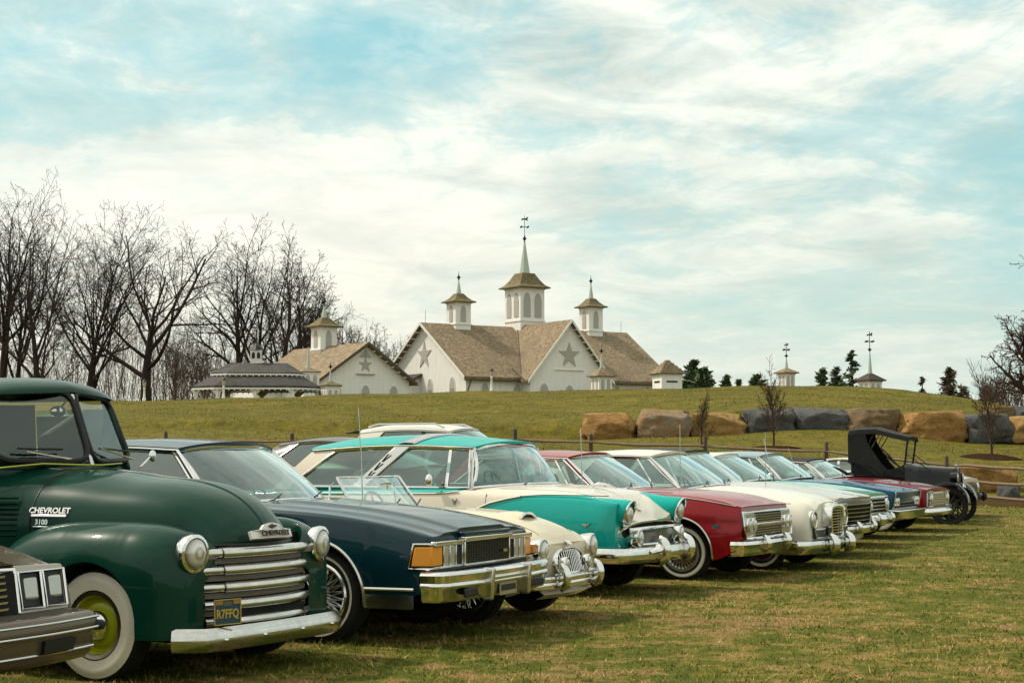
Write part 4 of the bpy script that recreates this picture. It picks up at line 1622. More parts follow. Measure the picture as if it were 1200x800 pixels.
little_house(705, 138, 0, 18, 441, 0, 30, 430, 'small white lantern house with a spire in front of the right star gable', .17, 413, 406, roofmat=SHINGLE)
little_house(782, 138, 0, 26, 438, 0, 38, 422, 'white pump house under a stepped pyramid of shingles', stepped=True, slot=True, rz=.35)
little_house(922, 138, 0, 14, 437, 0, 25, 431, 'small white lantern house on the crest with a light brown roof and a weather vane', .16, 418, 413, vane=13, roofmat=SHINGLE)
little_house(1020, 132, 0, 19, 446, 0, 31, 436.5, 'white lantern house with a dark roof and the tallest weather vane', .19, 411, 405, vane=18, roofmat=BLACK_ROOF)
little_house(361, 139, 0, 20, 436, 0, 27, 431, 'white lantern house with a tall spire just behind the pavilion roof', .20, 406, 396, roofmat=SHINGLE)
little_house(387, 126, 0, 17, 452, 0, 25, 446.5, 'low white lantern house between the pavilion and the small star barn', .15, 431, 425, roofmat=SHINGLE_DARK)


def lamp_post(px, ytop, Y, label):
    s = FPX / Y
    x = (px - 600) / s
    g = h(x, Y)
    zt = EYE + (534 - ytop) / s
    root = thing('lamp_post', label, 'lamp post', (x, Y, g), 0, 'white lamp posts along the crest')
    H_ = zt - g
    p = MB()
    p.lathe([(0, -.2), (.13, -.2), (.13, .35), (.085, .42), (.07, H_ - .75), (.10, H_ - .70), (.05, H_ - .62), (0, H_ - .62)], n=10)
    p.build('post', WHITE, root)
    l = MB(); l.lathe([(0, H_ - .60), (.09, H_ - .60), (.15, H_ - .22), (0, H_ - .22)], n=6); l.build('lantern', plain('lantern_glass', (.45, .40, .28), .2), root, smooth=False)
    c = MB(); c.lathe([(.19, H_ - .22), (.17, H_ - .17), (.05, H_ - .05), (.015, H_), (0, H_)], n=8); c.build('lantern_cap', IRON, root)


lamp_post(169, 444, 122, 'white lamp post at the foot of the spreading oak')
lamp_post(262, 442, 121, 'white lamp post in front of the pavilion')
lamp_post(576, 431, 122, 'white lamp post before the big barn eave')
# ================================================================== CARS: shared builders
ROW = 'old cars parked side by side on the grass'


def car_root(name, label, cat, px, py, theta, track, group=ROW, z=None):
    """front right wheel stands on the photograph pixel; theta = how far the nose turns towards the viewer"""
    w = on_ground(px, py)
    a = R(-theta)
    yl = Vector((-math.sin(a), math.cos(a), 0))     # the car's left
    p = w + yl * (track / 2)
    return thing(name, label, cat, (p.x, p.y, 0 if z is None else z), a, group)


def car_at(name, label, cat, x, y, theta, track, group=ROW):
    a = R(-theta)
    yl = Vector((-math.sin(a), math.cos(a), 0))
    p = Vector((x, y, 0)) + yl * (track / 2)
    return thing(name, label, cat, (p.x, p.y, h(p.x, p.y)), a, group)


def thick(mb, rows, off, mi=0, mi2=None):
    """a grid given thickness: rows of points and a copy moved by off"""
    m, n = len(rows), len(rows[0])
    top = [Vector(p) for r in rows for p in r]
    bot = [p + Vector(off) for p in top]
    fs = []
    for i in range(m - 1):
        for k in range(n - 1):
            fs.append((i * n + k, i * n + k + 1, (i + 1) * n + k + 1, (i + 1) * n + k))
    q = m * n
    mb.add(top + bot, fs + [tuple(q + v for v in reversed(f)) for f in fs], mi)
    edge = [k for k in range(n)] + [i * n + n - 1 for i in range(1, m)] + [(m - 1) * n + k for k in range(n - 2, -1, -1)] + [i * n for i in range(m - 2, 0, -1)]
    o = len(mb.v) - 2 * q
    for a, b in zip(edge, edge[1:] + edge[:1]):
        mb.f.append((o + a, o + b, o + q + b, o + q + a)); mb.mi.append(mi)


class Shell:
    """car body lofted through stations along x; x forward from the front axle, y to the car's left"""
    def __init__(s, **P):
        s.P = P
        for k in ('zb', 'zs', 'zc', 'wb', 'wm', 'zm', 'ws'): setattr(s, k, fn(P[k]))
        s.x0, s.x1 = P['x0'], P['x1']
        s.r = fn(P.get('r', .05)); s.r2 = fn(P.get('r2', P.get('r', .05)))
        s.cr = P.get('cr', 2.2); s.pu = P.get('pu', 2.0); s.pl = P.get('pl', 2.0)
        s.nose, s.tail = P.get('nose', (.12, .04)), P.get('tail', (.15, .06))
        s.sidef = P.get('sidef'); s.topf = P.get('topf'); s.shear = P.get('shear'); s.tone = P.get('tone')
        s.arches = P['arches']

    def plan(s, x):
        k = 0.0
        rf, dy = s.nose
        t = (x - (s.x1 - rf)) / rf
        if t > 0: k += dy * (1 - math.sqrt(max(0, 1 - min(1, t) ** 2)))
        rf, dy = s.tail
        t = ((s.x0 + rf) - x) / rf
        if t > 0: k += dy * (1 - math.sqrt(max(0, 1 - min(1, t) ** 2)))
        return k

    def side(s, x, z):
        zm, zs, zb = s.zm(x), s.zs(x), s.zb(x)
        wm, ws, wb = s.wm(x), s.ws(x), s.wb(x)
        if z >= zm: y = wm - (wm - ws) * min(1, (z - zm) / max(1e-4, zs - zm)) ** s.pu
        else: y = wm - (wm - wb) * min(1.0, (zm - z) / max(1e-4, zm - zb)) ** s.pl
        if s.sidef: y += s.sidef(x, z)
        return y - s.plan(x)

    def top(s, x, y):
        zs, zc = s.zs(x), s.zc(x)
        w = max(.05, s.side(x, zs))
        t = min(1, abs(y) / w)
        z = zs + (zc - zs) * (1 - t ** s.cr)
        if s.topf: z += s.topf(x, y)
        return z

    def low(s, x):
        z = s.zb(x)
        for (xw, zw, ra) in s.arches:
            d = abs(x - xw)
            if d < ra: z = max(z, zw + math.sqrt(ra * ra - d * d))
        return min(z, s.zs(x) - s.r(x) - .015)

    def dx(s, x, y, z):
        return s.shear(x, y, z) if s.shear else 0.0

    def P3(s, x, y, z): return Vector((x + s.dx(x, y, z), y, z))

    def profile(s, x, low=None):
        """right half, bottom to centre: list of (y,z,cat)"""
        zs, r, r2 = s.zs(x), s.r(x), s.r2(x)
        lo = s.low(x) if low is None else low
        out = []
        n = s.P.get('ns', 12)
        za = zs - r
        for i in range(n):
            z = lerp(lo, za, i / (n - 1))
            out.append((s.side(x, z), z, 'side'))
        w = s.side(x, zs)
        A = (s.side(x, za), za); B = (w, zs + (s.topf(x, w) if s.topf else 0)); yc = max(w - r2, w * .3); C = (yc, s.top(x, yc))
        for i in range(1, 7):
            t = i / 6
            out.append(((1 - t) ** 2 * A[0] + 2 * t * (1 - t) * B[0] + t * t * C[0], (1 - t) ** 2 * A[1] + 2 * t * (1 - t) * B[1] + t * t * C[1], 'edge'))
        m = s.P.get('nt', 14)
        for i in range(1, m + 1):
            y = yc * (1 - i / m)
            out.append((y, s.top(x, y), 'top'))
        return out

    def stations(s):
        xs = list(linspace(s.x0, s.x1, s.P.get('n', 64)))
        for (xw, zw, ra) in s.arches:
            for k in range(17):
                xs.append(xw + ra * math.cos(math.pi * k / 16))
        rf = s.nose[0]
        for k in range(1, 9): xs.append(s.x1 - rf * (1 - math.sin(math.pi / 2 * k / 8)))
        rf = s.tail[0]
        for k in range(1, 7): xs.append(s.x0 + rf * (1 - math.sin(math.pi / 2 * k / 6)))
        xs += s.P.get('seams', [])
        xs = sorted(xs)
        keep = [xs[0]]
        for x in xs[1:]:
            if x - keep[-1] > .004: keep.append(x)
        # arch edges: the vertical cut
        for (xw, zw, ra) in s.arches:
            for e in (-1, 1):
                keep.append(xw + e * (ra - 1e-4)); keep.append(xw + e * (ra + 1e-4))
        keep = sorted(keep)
        o = [keep[0]]
        for x in keep[1:]:
            if x - o[-1] > 5e-5: o.append(x)
        return o

    def build(s, root, paint, partof=None, hole=None, mats=None):
        xs = s.stations()
        secs = []
        for x in xs:
            pr = s.profile(x)
            right = [s.P3(x, -y, z) for y, z, c in pr]
            left = [s.P3(x, y, z) for y, z, c in pr]
            secs.append((pr, right, left))
        parts = {}
        n = len(secs[0][0])
        for i in range(len(xs) - 1):
            xm = (xs[i] + xs[i + 1]) / 2
            for k in range(n - 1):
                y, z, c = secs[i][0][k + 1] if secs[i][0][k + 1][2] != secs[i][0][k][2] else secs[i][0][k]
                ym = (secs[i][0][k][0] + secs[i][0][k + 1][0]) / 2; zm = (secs[i][0][k][1] + secs[i][0][k + 1][1]) / 2
                if hole and c != 'side' and hole(xm, ym): continue
                nm = partof(xm, ym, zm, c) if partof else 'body'
                for sd, idx in ((-1, 1), (1, 2)):
                    a, b = secs[i][idx], secs[i + 1][idx]
                    q = [a[k], b[k], b[k + 1], a[k + 1]] if sd < 0 else [a[k], a[k + 1], b[k + 1], b[k]]
                    key = (nm, sd) if nm in ('door', 'front_wing', 'rear_door') else (nm, 0)
                    mb = parts.setdefault(key, MB())
                    mb.add(q, [(0, 1, 2, 3)])
        body = parts.setdefault(('body', 0), MB())
        for idx in (0, -1):
            pr, rt, lf = secs[idx]
            if idx == -1 and s.P.get('cap') == 'ngon':
                body.add(rt + lf[::-1][1:], [tuple(range(2 * n - 1))])
                continue
            for k in range(n - 1):
                body.add([rt[k], lf[k], lf[k + 1], rt[k + 1]], [(0, 1, 2, 3)])
        objs = {}
        for (nm, sd), mb in parts.items():
            o = mb.build(nm, (mats or {}).get(nm, paint), root, angle=s.P.get('angle', 32))
            if s.tone:
                at_ = o.data.attributes.new('tone', 'FLOAT', 'POINT')
                at_.data.foreach_set('value', [s.tone(v.co.x, v.co.y, v.co.z) for v in o.data.vertices])
            objs[(nm, sd)] = o
        # wheel wells and floor pan
        for (xw, zw, ra) in s.arches:
            for sd in (-1, 1):
                mb = MB()
                rows = [[], []]
                cap = []
                for k in range(25):
                    a = math.pi * k / 24
                    x = xw + (ra - .001) * math.cos(a); z = zw + (ra - .001) * math.sin(a)
                    z = min(z, s.zs(x) - s.r(x) - .015)
                    y = s.side(x, z) - .004
                    rows[0].append(s.P3(x, sd * y, z)); rows[1].append(Vector((x, sd * .48, z)))
                    cap.append(Vector((x, sd * .48, z)))
                mb.grid(rows)
                cap += [Vector((xw - ra, sd * .48, .2)), Vector((xw + ra, sd * .48, .2))]
                mb.add(cap, [tuple(range(len(cap)))])
                mb.build('wheel_well', DARK, root, smooth=False)
        zf = s.zb(-1.2)
        mb = MB()
        zr = max(zf + .05, .22)
        mb.box(((s.x0 + s.x1) / 2, 0, zr + .06), (s.x1 - s.x0 - .25, .94, .12))
        fx, rx = s.arches[0], s.arches[1]
        mb.box(((fx[0] - fx[2] + rx[0] + rx[2]) / 2, 0, zr + .05), (fx[0] - fx[2] - rx[0] - rx[2] - .02, (s.wb(-1.2) - .03) * 2, .10))
        mb.build('floor_pan', DARK, root, smooth=False)
        return objs

    def on_side(s, x, z, sd=-1, out=.0):
        return Vector((x + s.dx(x, s.side(x, z), z), sd * (s.side(x, z) + out), z))

    def side_line(s, pts, sd=-1, out=.004, n=24):
        """polyline on the flank through (x,z) points"""
        f = curve(pts) if len(pts) > 1 else None
        xs = linspace(min(p[0] for p in pts), max(p[0] for p in pts), n)
        return [s.on_side(x, f(x), sd, out) for x in xs]

    def trim(s, root, name, pts, r=.012, mat=None, both=True, out=.004, n=24, flat=1.0):
        for sd in ((-1, 1) if both else (-1,)):
            mb = MB().tube(s.side_line(pts, sd, out, n), r, n=6, flat=flat)
            mb.build(name, mat or CHROME, root)

    def seam(s, root, lines, r=.0035):
        """dark panel gaps: each line a list of (x,z) on both flanks"""
        for pts in lines:
            for sd in (-1, 1):
                mb = MB()
                q = []
                for (a, b) in zip(pts, pts[1:]):
                    for k in range(12):
                        t = k / 12
                        q.append(s.on_side(lerp(a[0], b[0], t), lerp(a[1], b[1], t), sd, -.001))
                q.append(s.on_side(*pts[-1], sd, -.001))
                mb.tube(q, r, n=5)
                mb.build('panel_gap', SEAL, root)

    def hood_gap(s, root, ylines, x0, x1, cross=(), r=.004):
        for yf in ylines:
            f = fn(yf)
            for sd in (-1, 1):
                MB().tube([s.P3(x, sd * f(x), s.top(x, f(x)) - .001) for x in linspace(x0, x1, 28)], r, n=5).build('panel_gap', SEAL, root)
        for (x, yw) in cross:
            MB().tube([s.P3(x, y, s.top(x, abs(y)) - .001) for y in linspace(-yw, yw, 24)], r, n=5).build('panel_gap', SEAL, root)

    def arch_lips(s, root, r=.012, mat=None, which=(0, 1)):
        for k in which:
            xw, zw, ra = s.arches[k]
            for sd in (-1, 1):
                pts = []
                for j in range(29):
                    a = math.pi * (j / 28 * 1.0)
                    x = xw + (ra + .004) * math.cos(a); z = zw + (ra + .004) * math.sin(a)
                    pts.append(s.on_side(x, min(z, s.zs(x) - s.r(x)), sd, .003))
                for e in (0, -1):
                    p = pts[e].copy(); p.z = max(s.zb(p.x) + .02, .2); p.y = sd * (s.side(p.x, p.z) + .003)
                    pts = [p] + pts if e == 0 else pts + [p]
                MB().tube(pts, r, n=6).build('wheel_arch_trim', mat or STEEL, root)


def greenhouse(root, G, paint, roofmat=None, glass=None, trim=CHROME, interior=SEAT_DARK, dash=None):
    """windscreen, side and rear glass, pillars, roof and a simple interior"""
    glass = glass or GLASS
    belt = fn(G['belt']); yb = fn(G['yb']); wr = fn(G['wr'])
    roofz = curve(G['roof'])
    xh, xr, xa, xc = G['xh'], G['xr'], G['xa'], G['xc']
    xhc, xrc, xf, xcc = G.get('xhc', xh + .1), G.get('xrc', xr - .08), G['xf'], G['xcc']
    zr = lambda x: lerp(G['zrf'], G['zrr'], (xh - x) / (xh - xr)) + G.get('rail_arc', .03) * math.sin(math.pi * min(1, max(0, (xh - x) / (xh - xr))))
    roofmat = roofmat or paint
    ku = G.get('ku', 2.6)
    # roof
    rows = []
    nu, ns = 21, 15
    ov = G.get('visor', .03)
    for j in range(ns):
        s_ = j / (ns - 1)
        row = []
        for i in range(nu):
            u = math.sin((i / (nu - 1) - .5) * math.pi)
            c = 1 - u * u
            x = lerp(lerp(xh, xhc, c) + ov, lerp(xr, xrc, c) - ov, s_)
            xs_ = lerp(xh, xr, s_)
            w = wr(xs_) + .012
            zz = zr(xs_)
            zc_ = roofz(lerp(xhc, xrc, s_))
            row.append(Vector((x, u * w, zz + (zc_ - zz) * (1 - abs(u) ** ku))))
        rows.append(row)
    mb = MB(); thick(mb, rows, (0, 0, -.028)); ro = mb.build('roof', roofmat, root, angle=45)
    hl = MB(); hl.grid([[p + Vector((0, 0, -.032)) for p in r[2:-2]] for r in rows[1:-1]])
    hl.build('headlining', G.get('lining', TRIM_LIGHT), root)
    if G.get('drip', True):
        for sd in (-1, 1):
            pts = [Vector((lerp(xh + ov, xr, k / 14), sd * (wr(lerp(xh, xr, k / 14)) + .018), zr(lerp(xh, xr, k / 14)) - .016)) for k in range(15)]
            p0 = Vector((xa + .0, sd * (yb(xa) + .004), belt(xa)))
            MB().tube([p0.lerp(pts[0], .02), p0.lerp(pts[0], .5), pts[0]] + pts[1:], .011, n=6).build('drip_rail', trim, root)
    # windscreen
    ws = []
    for j in range(7):
        v = j / 6
        row = []
        for i in range(21):
            u = i / 10 - 1
            c = 1 - abs(u) ** G.get('bow', 2.2)
            b = Vector((lerp(xa, xf, c), u * yb(xa), lerp(belt(xa), G['zf'], c)))
            t = Vector((lerp(xh, xhc, c), u * wr(xh), lerp(zr(xh) - .025, roofz(xhc) - .04, 1 - abs(u) ** ku)))
            p = b.lerp(t, v)
            p.x += G.get('bulge', .03) * 4 * v * (1 - v)
            row.append(p)
        ws.append(row)
    w = MB().grid(ws).build('windscreen', glass, root)
    fr = [p for p in ws[0]] + [r[-1] for r in ws[1:]] + [p for p in reversed(ws[-1])] + [r[0] for r in reversed(ws[1:-1])]
    MB().tube([p + Vector((.006, 0, .002)) for p in fr], G.get('wtrim', .014), n=6, closed=True).build('windscreen_trim', trim, w)
    # rear window
    rw = []
    for j in range(5):
        v = j / 4
        row = []
        for i in range(15):
            u = i / 7 - 1
            c = 1 - abs(u) ** 2.2
            wq = G.get('rw', .86)
            b = Vector((lerp(xc, xcc, c), u * yb(xc) * wq, belt(xc) + .01 * c))
            t = Vector((lerp(xr, xrc, c), u * wr(xr) * wq, lerp(zr(xr) - .03, roofz(xrc) - .04, 1 - abs(u) ** ku)))
            row.append(b.lerp(t, v))
        rw.append(row)
    if G.get('rear_glass', True):
        MB().grid(rw).build('rear_window', glass, root)
    # side glass
    pa = G.get('pa', .06)
    cb, ct = G['cpil'][0], G['cpil'][1]            # forward edges of the rear pillar at belt and rail
    B = lambda x, sd, o=0.0: Vector((x, sd * (yb(x) - .012 + o), belt(x) + .004))
    T = lambda x, sd, o=0.0: Vector((x, sd * (wr(x) - .012 + o), zr(x) - .028))
    for sd in (-1, 1):
        x0b, x0t = xa - pa * .6, xh - pa * .6
        rows = [[B(lerp(x0b, cb, k / 12), sd) for k in range(13)], [B(lerp(x0b, cb, k / 12), sd).lerp(T(lerp(x0t, ct, k / 12), sd), .5) + Vector((0, sd * .016, 0)) for k in range(13)], [T(lerp(x0t, ct, k / 12), sd) for k in range(13)]]
        if G.get('side_glass', True):
            g = MB().grid(rows).build('side_window', G.get('sglass', glass), root)
            lp = rows[0] + [rows[1][-1]] + list(reversed(rows[2])) + [rows[1][0]]
            MB().tube([p + Vector((0, sd * .012, 0)) for p in lp], G.get('strim', .013), n=6, closed=True).build('window_trim', trim, g)
        # front pillar
        a0, a1 = Vector((xa, sd * yb(xa), belt(xa) - .02)), Vector((xh, sd * wr(xh), zr(xh) - .012))
        d = Vector((-pa, 0, 0)); i_ = Vector((0, -sd * .045, 0))
        p = MB().hexa([a0, a0 + d, a0 + d + i_, a0 + i_, a1, a1 + d, a1 + d + i_, a1 + i_])
        p.build('windscreen_pillar', G.get('pmat', paint), root, bevel=.008)
        # rear pillar
        ob = [B(lerp(cb, xc, k / 5), sd, .013) + Vector((0, 0, -.03)) for k in range(6)]
        ot = [T(lerp(ct, xr, k / 5), sd, .013) + Vector((0, 0, .02)) for k in range(6)]
        rows = [[b.lerp(t, v) + Vector((0, sd * .02 * 4 * v * (1 - v), 0)) for b, t in zip(ob, ot)] for v in linspace(0, 1, 6)]
        # turn the rear edge in to meet the back window
        for r_, v in zip(rows, linspace(0, 1, 6)):
            c = 1 - G.get('rw', .86) ** 2.2
            b = Vector((lerp(xc, xcc, c), sd * yb(xc) * G.get('rw', .86), belt(xc) - .02)); t = Vector((lerp(xr, xrc, c), sd * wr(xr) * G.get('rw', .86), zr(xr) + .02))
            r_.append(b.lerp(t, v))
        mb = MB(); thick(mb, rows, (0, -sd * .03, 0)); mb.build('rear_pillar', G.get('cmat', roofmat), root, angle=40)
        for (xb_, xt_, wd, mt) in G.get('bars', []):
            b, t = B(xb_, sd, .012), T(xt_, sd, .012)
            mb = MB().hexa([b, b + Vector((-wd, 0, 0)), b + Vector((-wd, -sd * .03, 0)), b + Vector((0, -sd * .03, 0)), t, t + Vector((-wd, 0, 0)), t + Vector((-wd, -sd * .03, 0)), t + Vector((0, -sd * .03, 0))])
            mb.build('window_bar', mt or trim, root)
    # interior
    if G.get('interior', True):
        zb0 = G.get('floor', .34)
        hwid = yb(xa) - .12
        zseat = belt(xa)
        fx = G.get('seatx', xa - .95)
        mb = MB().box(((xa + xc) / 2, 0, zb0), (abs(xa - xc) + .3, hwid * 2 + .1, .04)); mb.build('cabin_floor', SEAL, root, smooth=False)
        for sx in ([fx, G['rearx']] if G.get('rearx') else [fx]):
            mb = MB()
            mb.box((sx, 0, zseat - .38), (.52, hwid * 2 - .05, .22))
            rt = Matrix.Rotation(R(-14), 3, 'Y')
            mb.box((sx - .30, 0, zseat - .10), (.16, hwid * 2 - .05, .58), rt)
            mb.build('seat', interior, root, bevel=.05, bseg=3)
        mb = MB(); mb.tube([(xa - .10, -hwid, zseat - .05), (xa + .02, 0, zseat - .02), (xa - .10, hwid, zseat - .05)], [.11, .12, .11], n=10, flat=.8)
        mb.build('dashboard', dash or interior, root)
        sw = part_empty('steering', root, (xa - .36, .36, zseat - .01))
        mb = MB(); rt = Matrix.Rotation(R(62), 4, 'Y')
        mb.tube([(.19 * math.cos(a), .19 * math.sin(a), 0) for a in linspace(0, 2 * math.pi, 25)[:-1]], .011, n=6, closed=True)
        for a in (0.3, 2.84): mb.tube([(0, 0, -.02), (.19 * math.cos(a), .19 * math.sin(a), 0)], .009, n=5)
        mb.xf(rt)
        mb.build('steering_wheel', G.get('wheelmat', BLACK_PLASTIC), sw)
        MB().tube([(0, 0, 0), (.34, 0, -.18)], .022, n=7).build('steering_column', BLACK_PLASTIC, sw)
    return ro


TRIM_LIGHT = plain('headlining_cloth', (.40, .37, .31), .85)


def whip(root, x, y, z, L=.8, lean=-.12, name='aerial'):
    MB().tube([(x, y, z), (x + lean * .4, y, z + L * .5), (x + lean, y, z + L)], [.006, .0045, .003], n=5).build(name, STEEL, root)


def wiper(root, pts, mat=None):
    MB().tube(pts, .007, n=5).build('wiper', mat or SEAL, root)


def lamp(root, c, r, ring=1.16, depth=.12, dirv=(1, 0, 0), lens=LENS, name='headlight', bezel=CHROME, dome=.35, hood=0.0):
    """round lamp: bezel with a lens as its own piece"""
    d = Vector(dirv).normalized()
    m = Matrix.Translation(Vector(c)) @ d.to_track_quat('X', 'Z').to_matrix().to_4x4()
    b = MB()
    b.lathe([(r * ring * .92, -depth), (r * ring, -depth * .3), (r * ring, -.012), (r * ring * .985, .004), (r * 1.02, .010), (r * .97, -.004)], n=28, axis='X')
    b.xf(m)
    o = b.build(name, bezel, root)
    l = MB()
    l.lathe([(r * math.cos(t), r * dome * math.sin(t) - .004) for t in linspace(0, math.pi / 2, 8)], n=28, axis='X')
    l.xf(m)
    l.build('lens', lens, o)
    if hood:
        h_ = MB()
        rows = []
        for k in range(17):
            a = math.pi * (k / 16)
            y, z = math.cos(a) * r * ring * 1.03, math.sin(a) * r * ring * 1.03
            rows.append([Vector((-depth, y * 1.02, z * 1.02)), Vector((hood * (.35 + .65 * math.sin(a)), y, z)), Vector((hood * (.35 + .65 * math.sin(a)), y * .94, z * .94)), Vector((-.01, y * .94, z * .94))])
        h_.grid(rows); h_.xf(m); h_.build('lamp_hood', bezel, o)
    return o


def bumper_path(xc, yh, bow=.08, rc=.14, wl=.3, z=.45, n=18, dz=0.0):
    pts = []
    ys = linspace(-1, 1, n)
    e = yh - rc
    cxb = xc - bow
    pts.append(Vector((cxb - rc - wl, -yh, z))); pts.append(Vector((cxb - rc - wl * .5, -yh, z)))
    for k in range(7):
        a = math.pi / 2 * k / 6
        pts.append(Vector((cxb - rc + rc * math.sin(a), -(e + rc * math.cos(a)), z)))
    for t in ys[1:-1]:
        pts.append(Vector((xc - bow * abs(t) ** 2.2, t * e, z + dz * (1 - t * t))))
    for k in range(7):
        a = math.pi / 2 * (1 - k / 6)
        pts.append(Vector((cxb - rc + rc * math.sin(a), e + rc * math.cos(a), z)))
    pts.append(Vector((cxb - rc - wl * .5, yh, z))); pts.append(Vector((cxb - rc - wl, yh, z)))
    return pts


def blade(hgt, th=.05, bul=.04, n=9):
    """convex bumper section (out, up)"""
    o = []
    for k in range(n):
        t = k / (n - 1) * 2 - 1
        o.append((bul * (1 - t * t), t * hgt / 2))
    return o + [(-th * .5, hgt / 2 * .9), (-th, hgt * .3), (-th, -hgt * .3), (-th * .5, -hgt / 2 * .9)]


def bumper(root, path, section, mat=CHROME, name='bumper', scale=None):
    return MB().sweep(path, section, scale=scale).build(name, mat, root, angle=50)


def overrider(root, x, y, z, hgt=.22, w=.06, d=.09, mat=CHROME):
    rows = []
    for k in range(11):
        t = k / 10 * 2 - 1
        s_ = math.sqrt(max(0, 1 - abs(t) ** 3.2)) * .96 + .04
        rows.append([Vector((x + d * (math.cos(a) * .5 * s_ + (.35 * (1 - t * t))), y + w / 2 * s_ * math.sin(a), z + t * hgt / 2)) for a in linspace(0, 2 * math.pi, 13)[:-1]])
    mb = MB().grid(rows, closed_u=True)
    mb.add(rows[0], [tuple(range(12))]); mb.add(rows[-1], [tuple(range(12))])
    return mb.build('overrider', mat, root)


def wheel(root, x, y, sd, Rr, style, steer=0.0, z=None, wd=.19):
    """sd -1: right hand side (outer face to -y). Built facing +y and mirrored by a turn"""
    e = part_empty('wheel', root, (x, y, Rr if z is None else z))
    e.rotation_euler = (0, 0, (math.pi if sd < 0 else 0) + R(steer))
    st = dict(rim=.60, ww=None, tyre=RUBBER)
    st.update(style)
    rr = Rr * st['rim']
    w2 = wd / 2
    t = MB()
    prof = [(rr - .012, -w2 * .72), (rr, -w2 * .80), (rr + .02, -w2 * .95), ((rr + Rr) / 2 + .01, -w2 * 1.06), (Rr - .035, -w2 * .96), (Rr - .012, -w2 * .72)]
    for k in range(5):
        q = lerp(-w2 * .70, w2 * .70, k / 4)
        prof += [(Rr, q - .009), (Rr, q + .009)]
        if k < 4: prof += [(Rr - .009, q + .012), (Rr - .009, q + w2 * .35 - .012)]
    prof += [(Rr - .012, w2 * .72), (Rr - .035, w2 * .96), ((rr + Rr) / 2 + .01, w2 * 1.06), (rr + .02, w2 * .95), (rr, w2 * .80), (rr - .012, w2 * .72)]
    t.lathe(prof, n=44, axis='Y')
    t.build('tyre', st['tyre'], e)
    if st['ww']:
        a, b = st['ww']
        def yy(r_):
            m_ = (rr + Rr) / 2 + .01
            if r_ < m_: q = lerp(.95, 1.06, (r_ - rr - .02) / (m_ - rr - .02)); 
            else: q = lerp(1.06, .96, (r_ - m_) / (Rr - .035 - m_))
            return w2 * q + .004
        t = MB().lathe([(q_, yy(q_)) for q_ in sorted([Rr * lerp(a, b, k / 4) for k in range(5)] + [(rr + Rr) / 2 + .01])], n=44, axis='Y')
        t.build('whitewall', st.get('wwmat', WHITEWALL), e)
    st['face'](e, rr, w2)
    return e


def face_disc(rimmat, capmat, caps=.45, dish=.03, slots=0, slotmat=None, ring=None, dome=.05, paint_ring=None):
    def f(e, rr, w2):
        m = MB()
        m.lathe([(rr, w2 * .70), (rr + .008, w2 * .84), (rr - .006, w2 * .90), (rr - .022, w2 * .78), (rr - .035, w2 * .40), (rr * .72, w2 * .34), (rr * .62, w2 * .52), (rr * caps, w2 * .58), (0, w2 * .58)], n=40, axis='Y')
        rim = m.build('rim', rimmat, e)
        if ring:
            MB().lathe([(rr + .006, w2 * .86), (rr + .004, w2 * .95), (rr - .020, w2 * .93), (rr - .026, w2 * .80)], n=40, axis='Y').build('trim_ring', ring, e)
        c = MB()
        rc = rr * caps
        c.lathe([(rc, w2 * .58)] + [(rc * math.cos(t), w2 * .60 + dome * math.sin(t)) for t in linspace(0, math.pi / 2, 8)], n=32, axis='Y')
        c.build('hubcap', capmat, e)
        if slots:
            sl = MB()
            for k in range(slots):
                a = 2 * math.pi * k / slots
                sl.tube([(rr * .60 * math.cos(a), w2 * .66, rr * .60 * math.sin(a)), (rr * .84 * math.cos(a), w2 * .72, rr * .84 * math.sin(a))], rr * .05, n=5)
            sl.build('slots', slotmat or SEAL, e)
    return f


def face_cover(mat, slots=22, slotmat=None, spin=.04):
    """full chrome wheel cover with radial slots"""
    def f(e, rr, w2):
        m = MB()
        m.lathe([(rr + .012, w2 * .86), (rr + .008, w2 * 1.0), (rr - .02, w2 * 1.0), (rr * .84, w2 * .80), (rr * .60, w2 * .92), (rr * .44, w2 * .80), (rr * .30, w2 * .86), (rr * .24, w2 * 1.12), (0, w2 * 1.16)], n=44, axis='Y')
        m.build('wheel_cover', mat, e)
        sl = MB()
        for k in range(slots):
            a = 2 * math.pi * k / slots
            p = [Vector((r_ * math.cos(a + o), w2 * h_, r_ * math.sin(a + o))) for r_, o, h_ in ((rr * .60, -.05, .95), (rr * .60, .05, .95), (rr * .82, .07, .86), (rr * .82, -.07, .86))]
            sl.add(p, [(0, 1, 2, 3)])
        sl.build('slots', slotmat or SEAL, e)
    return f


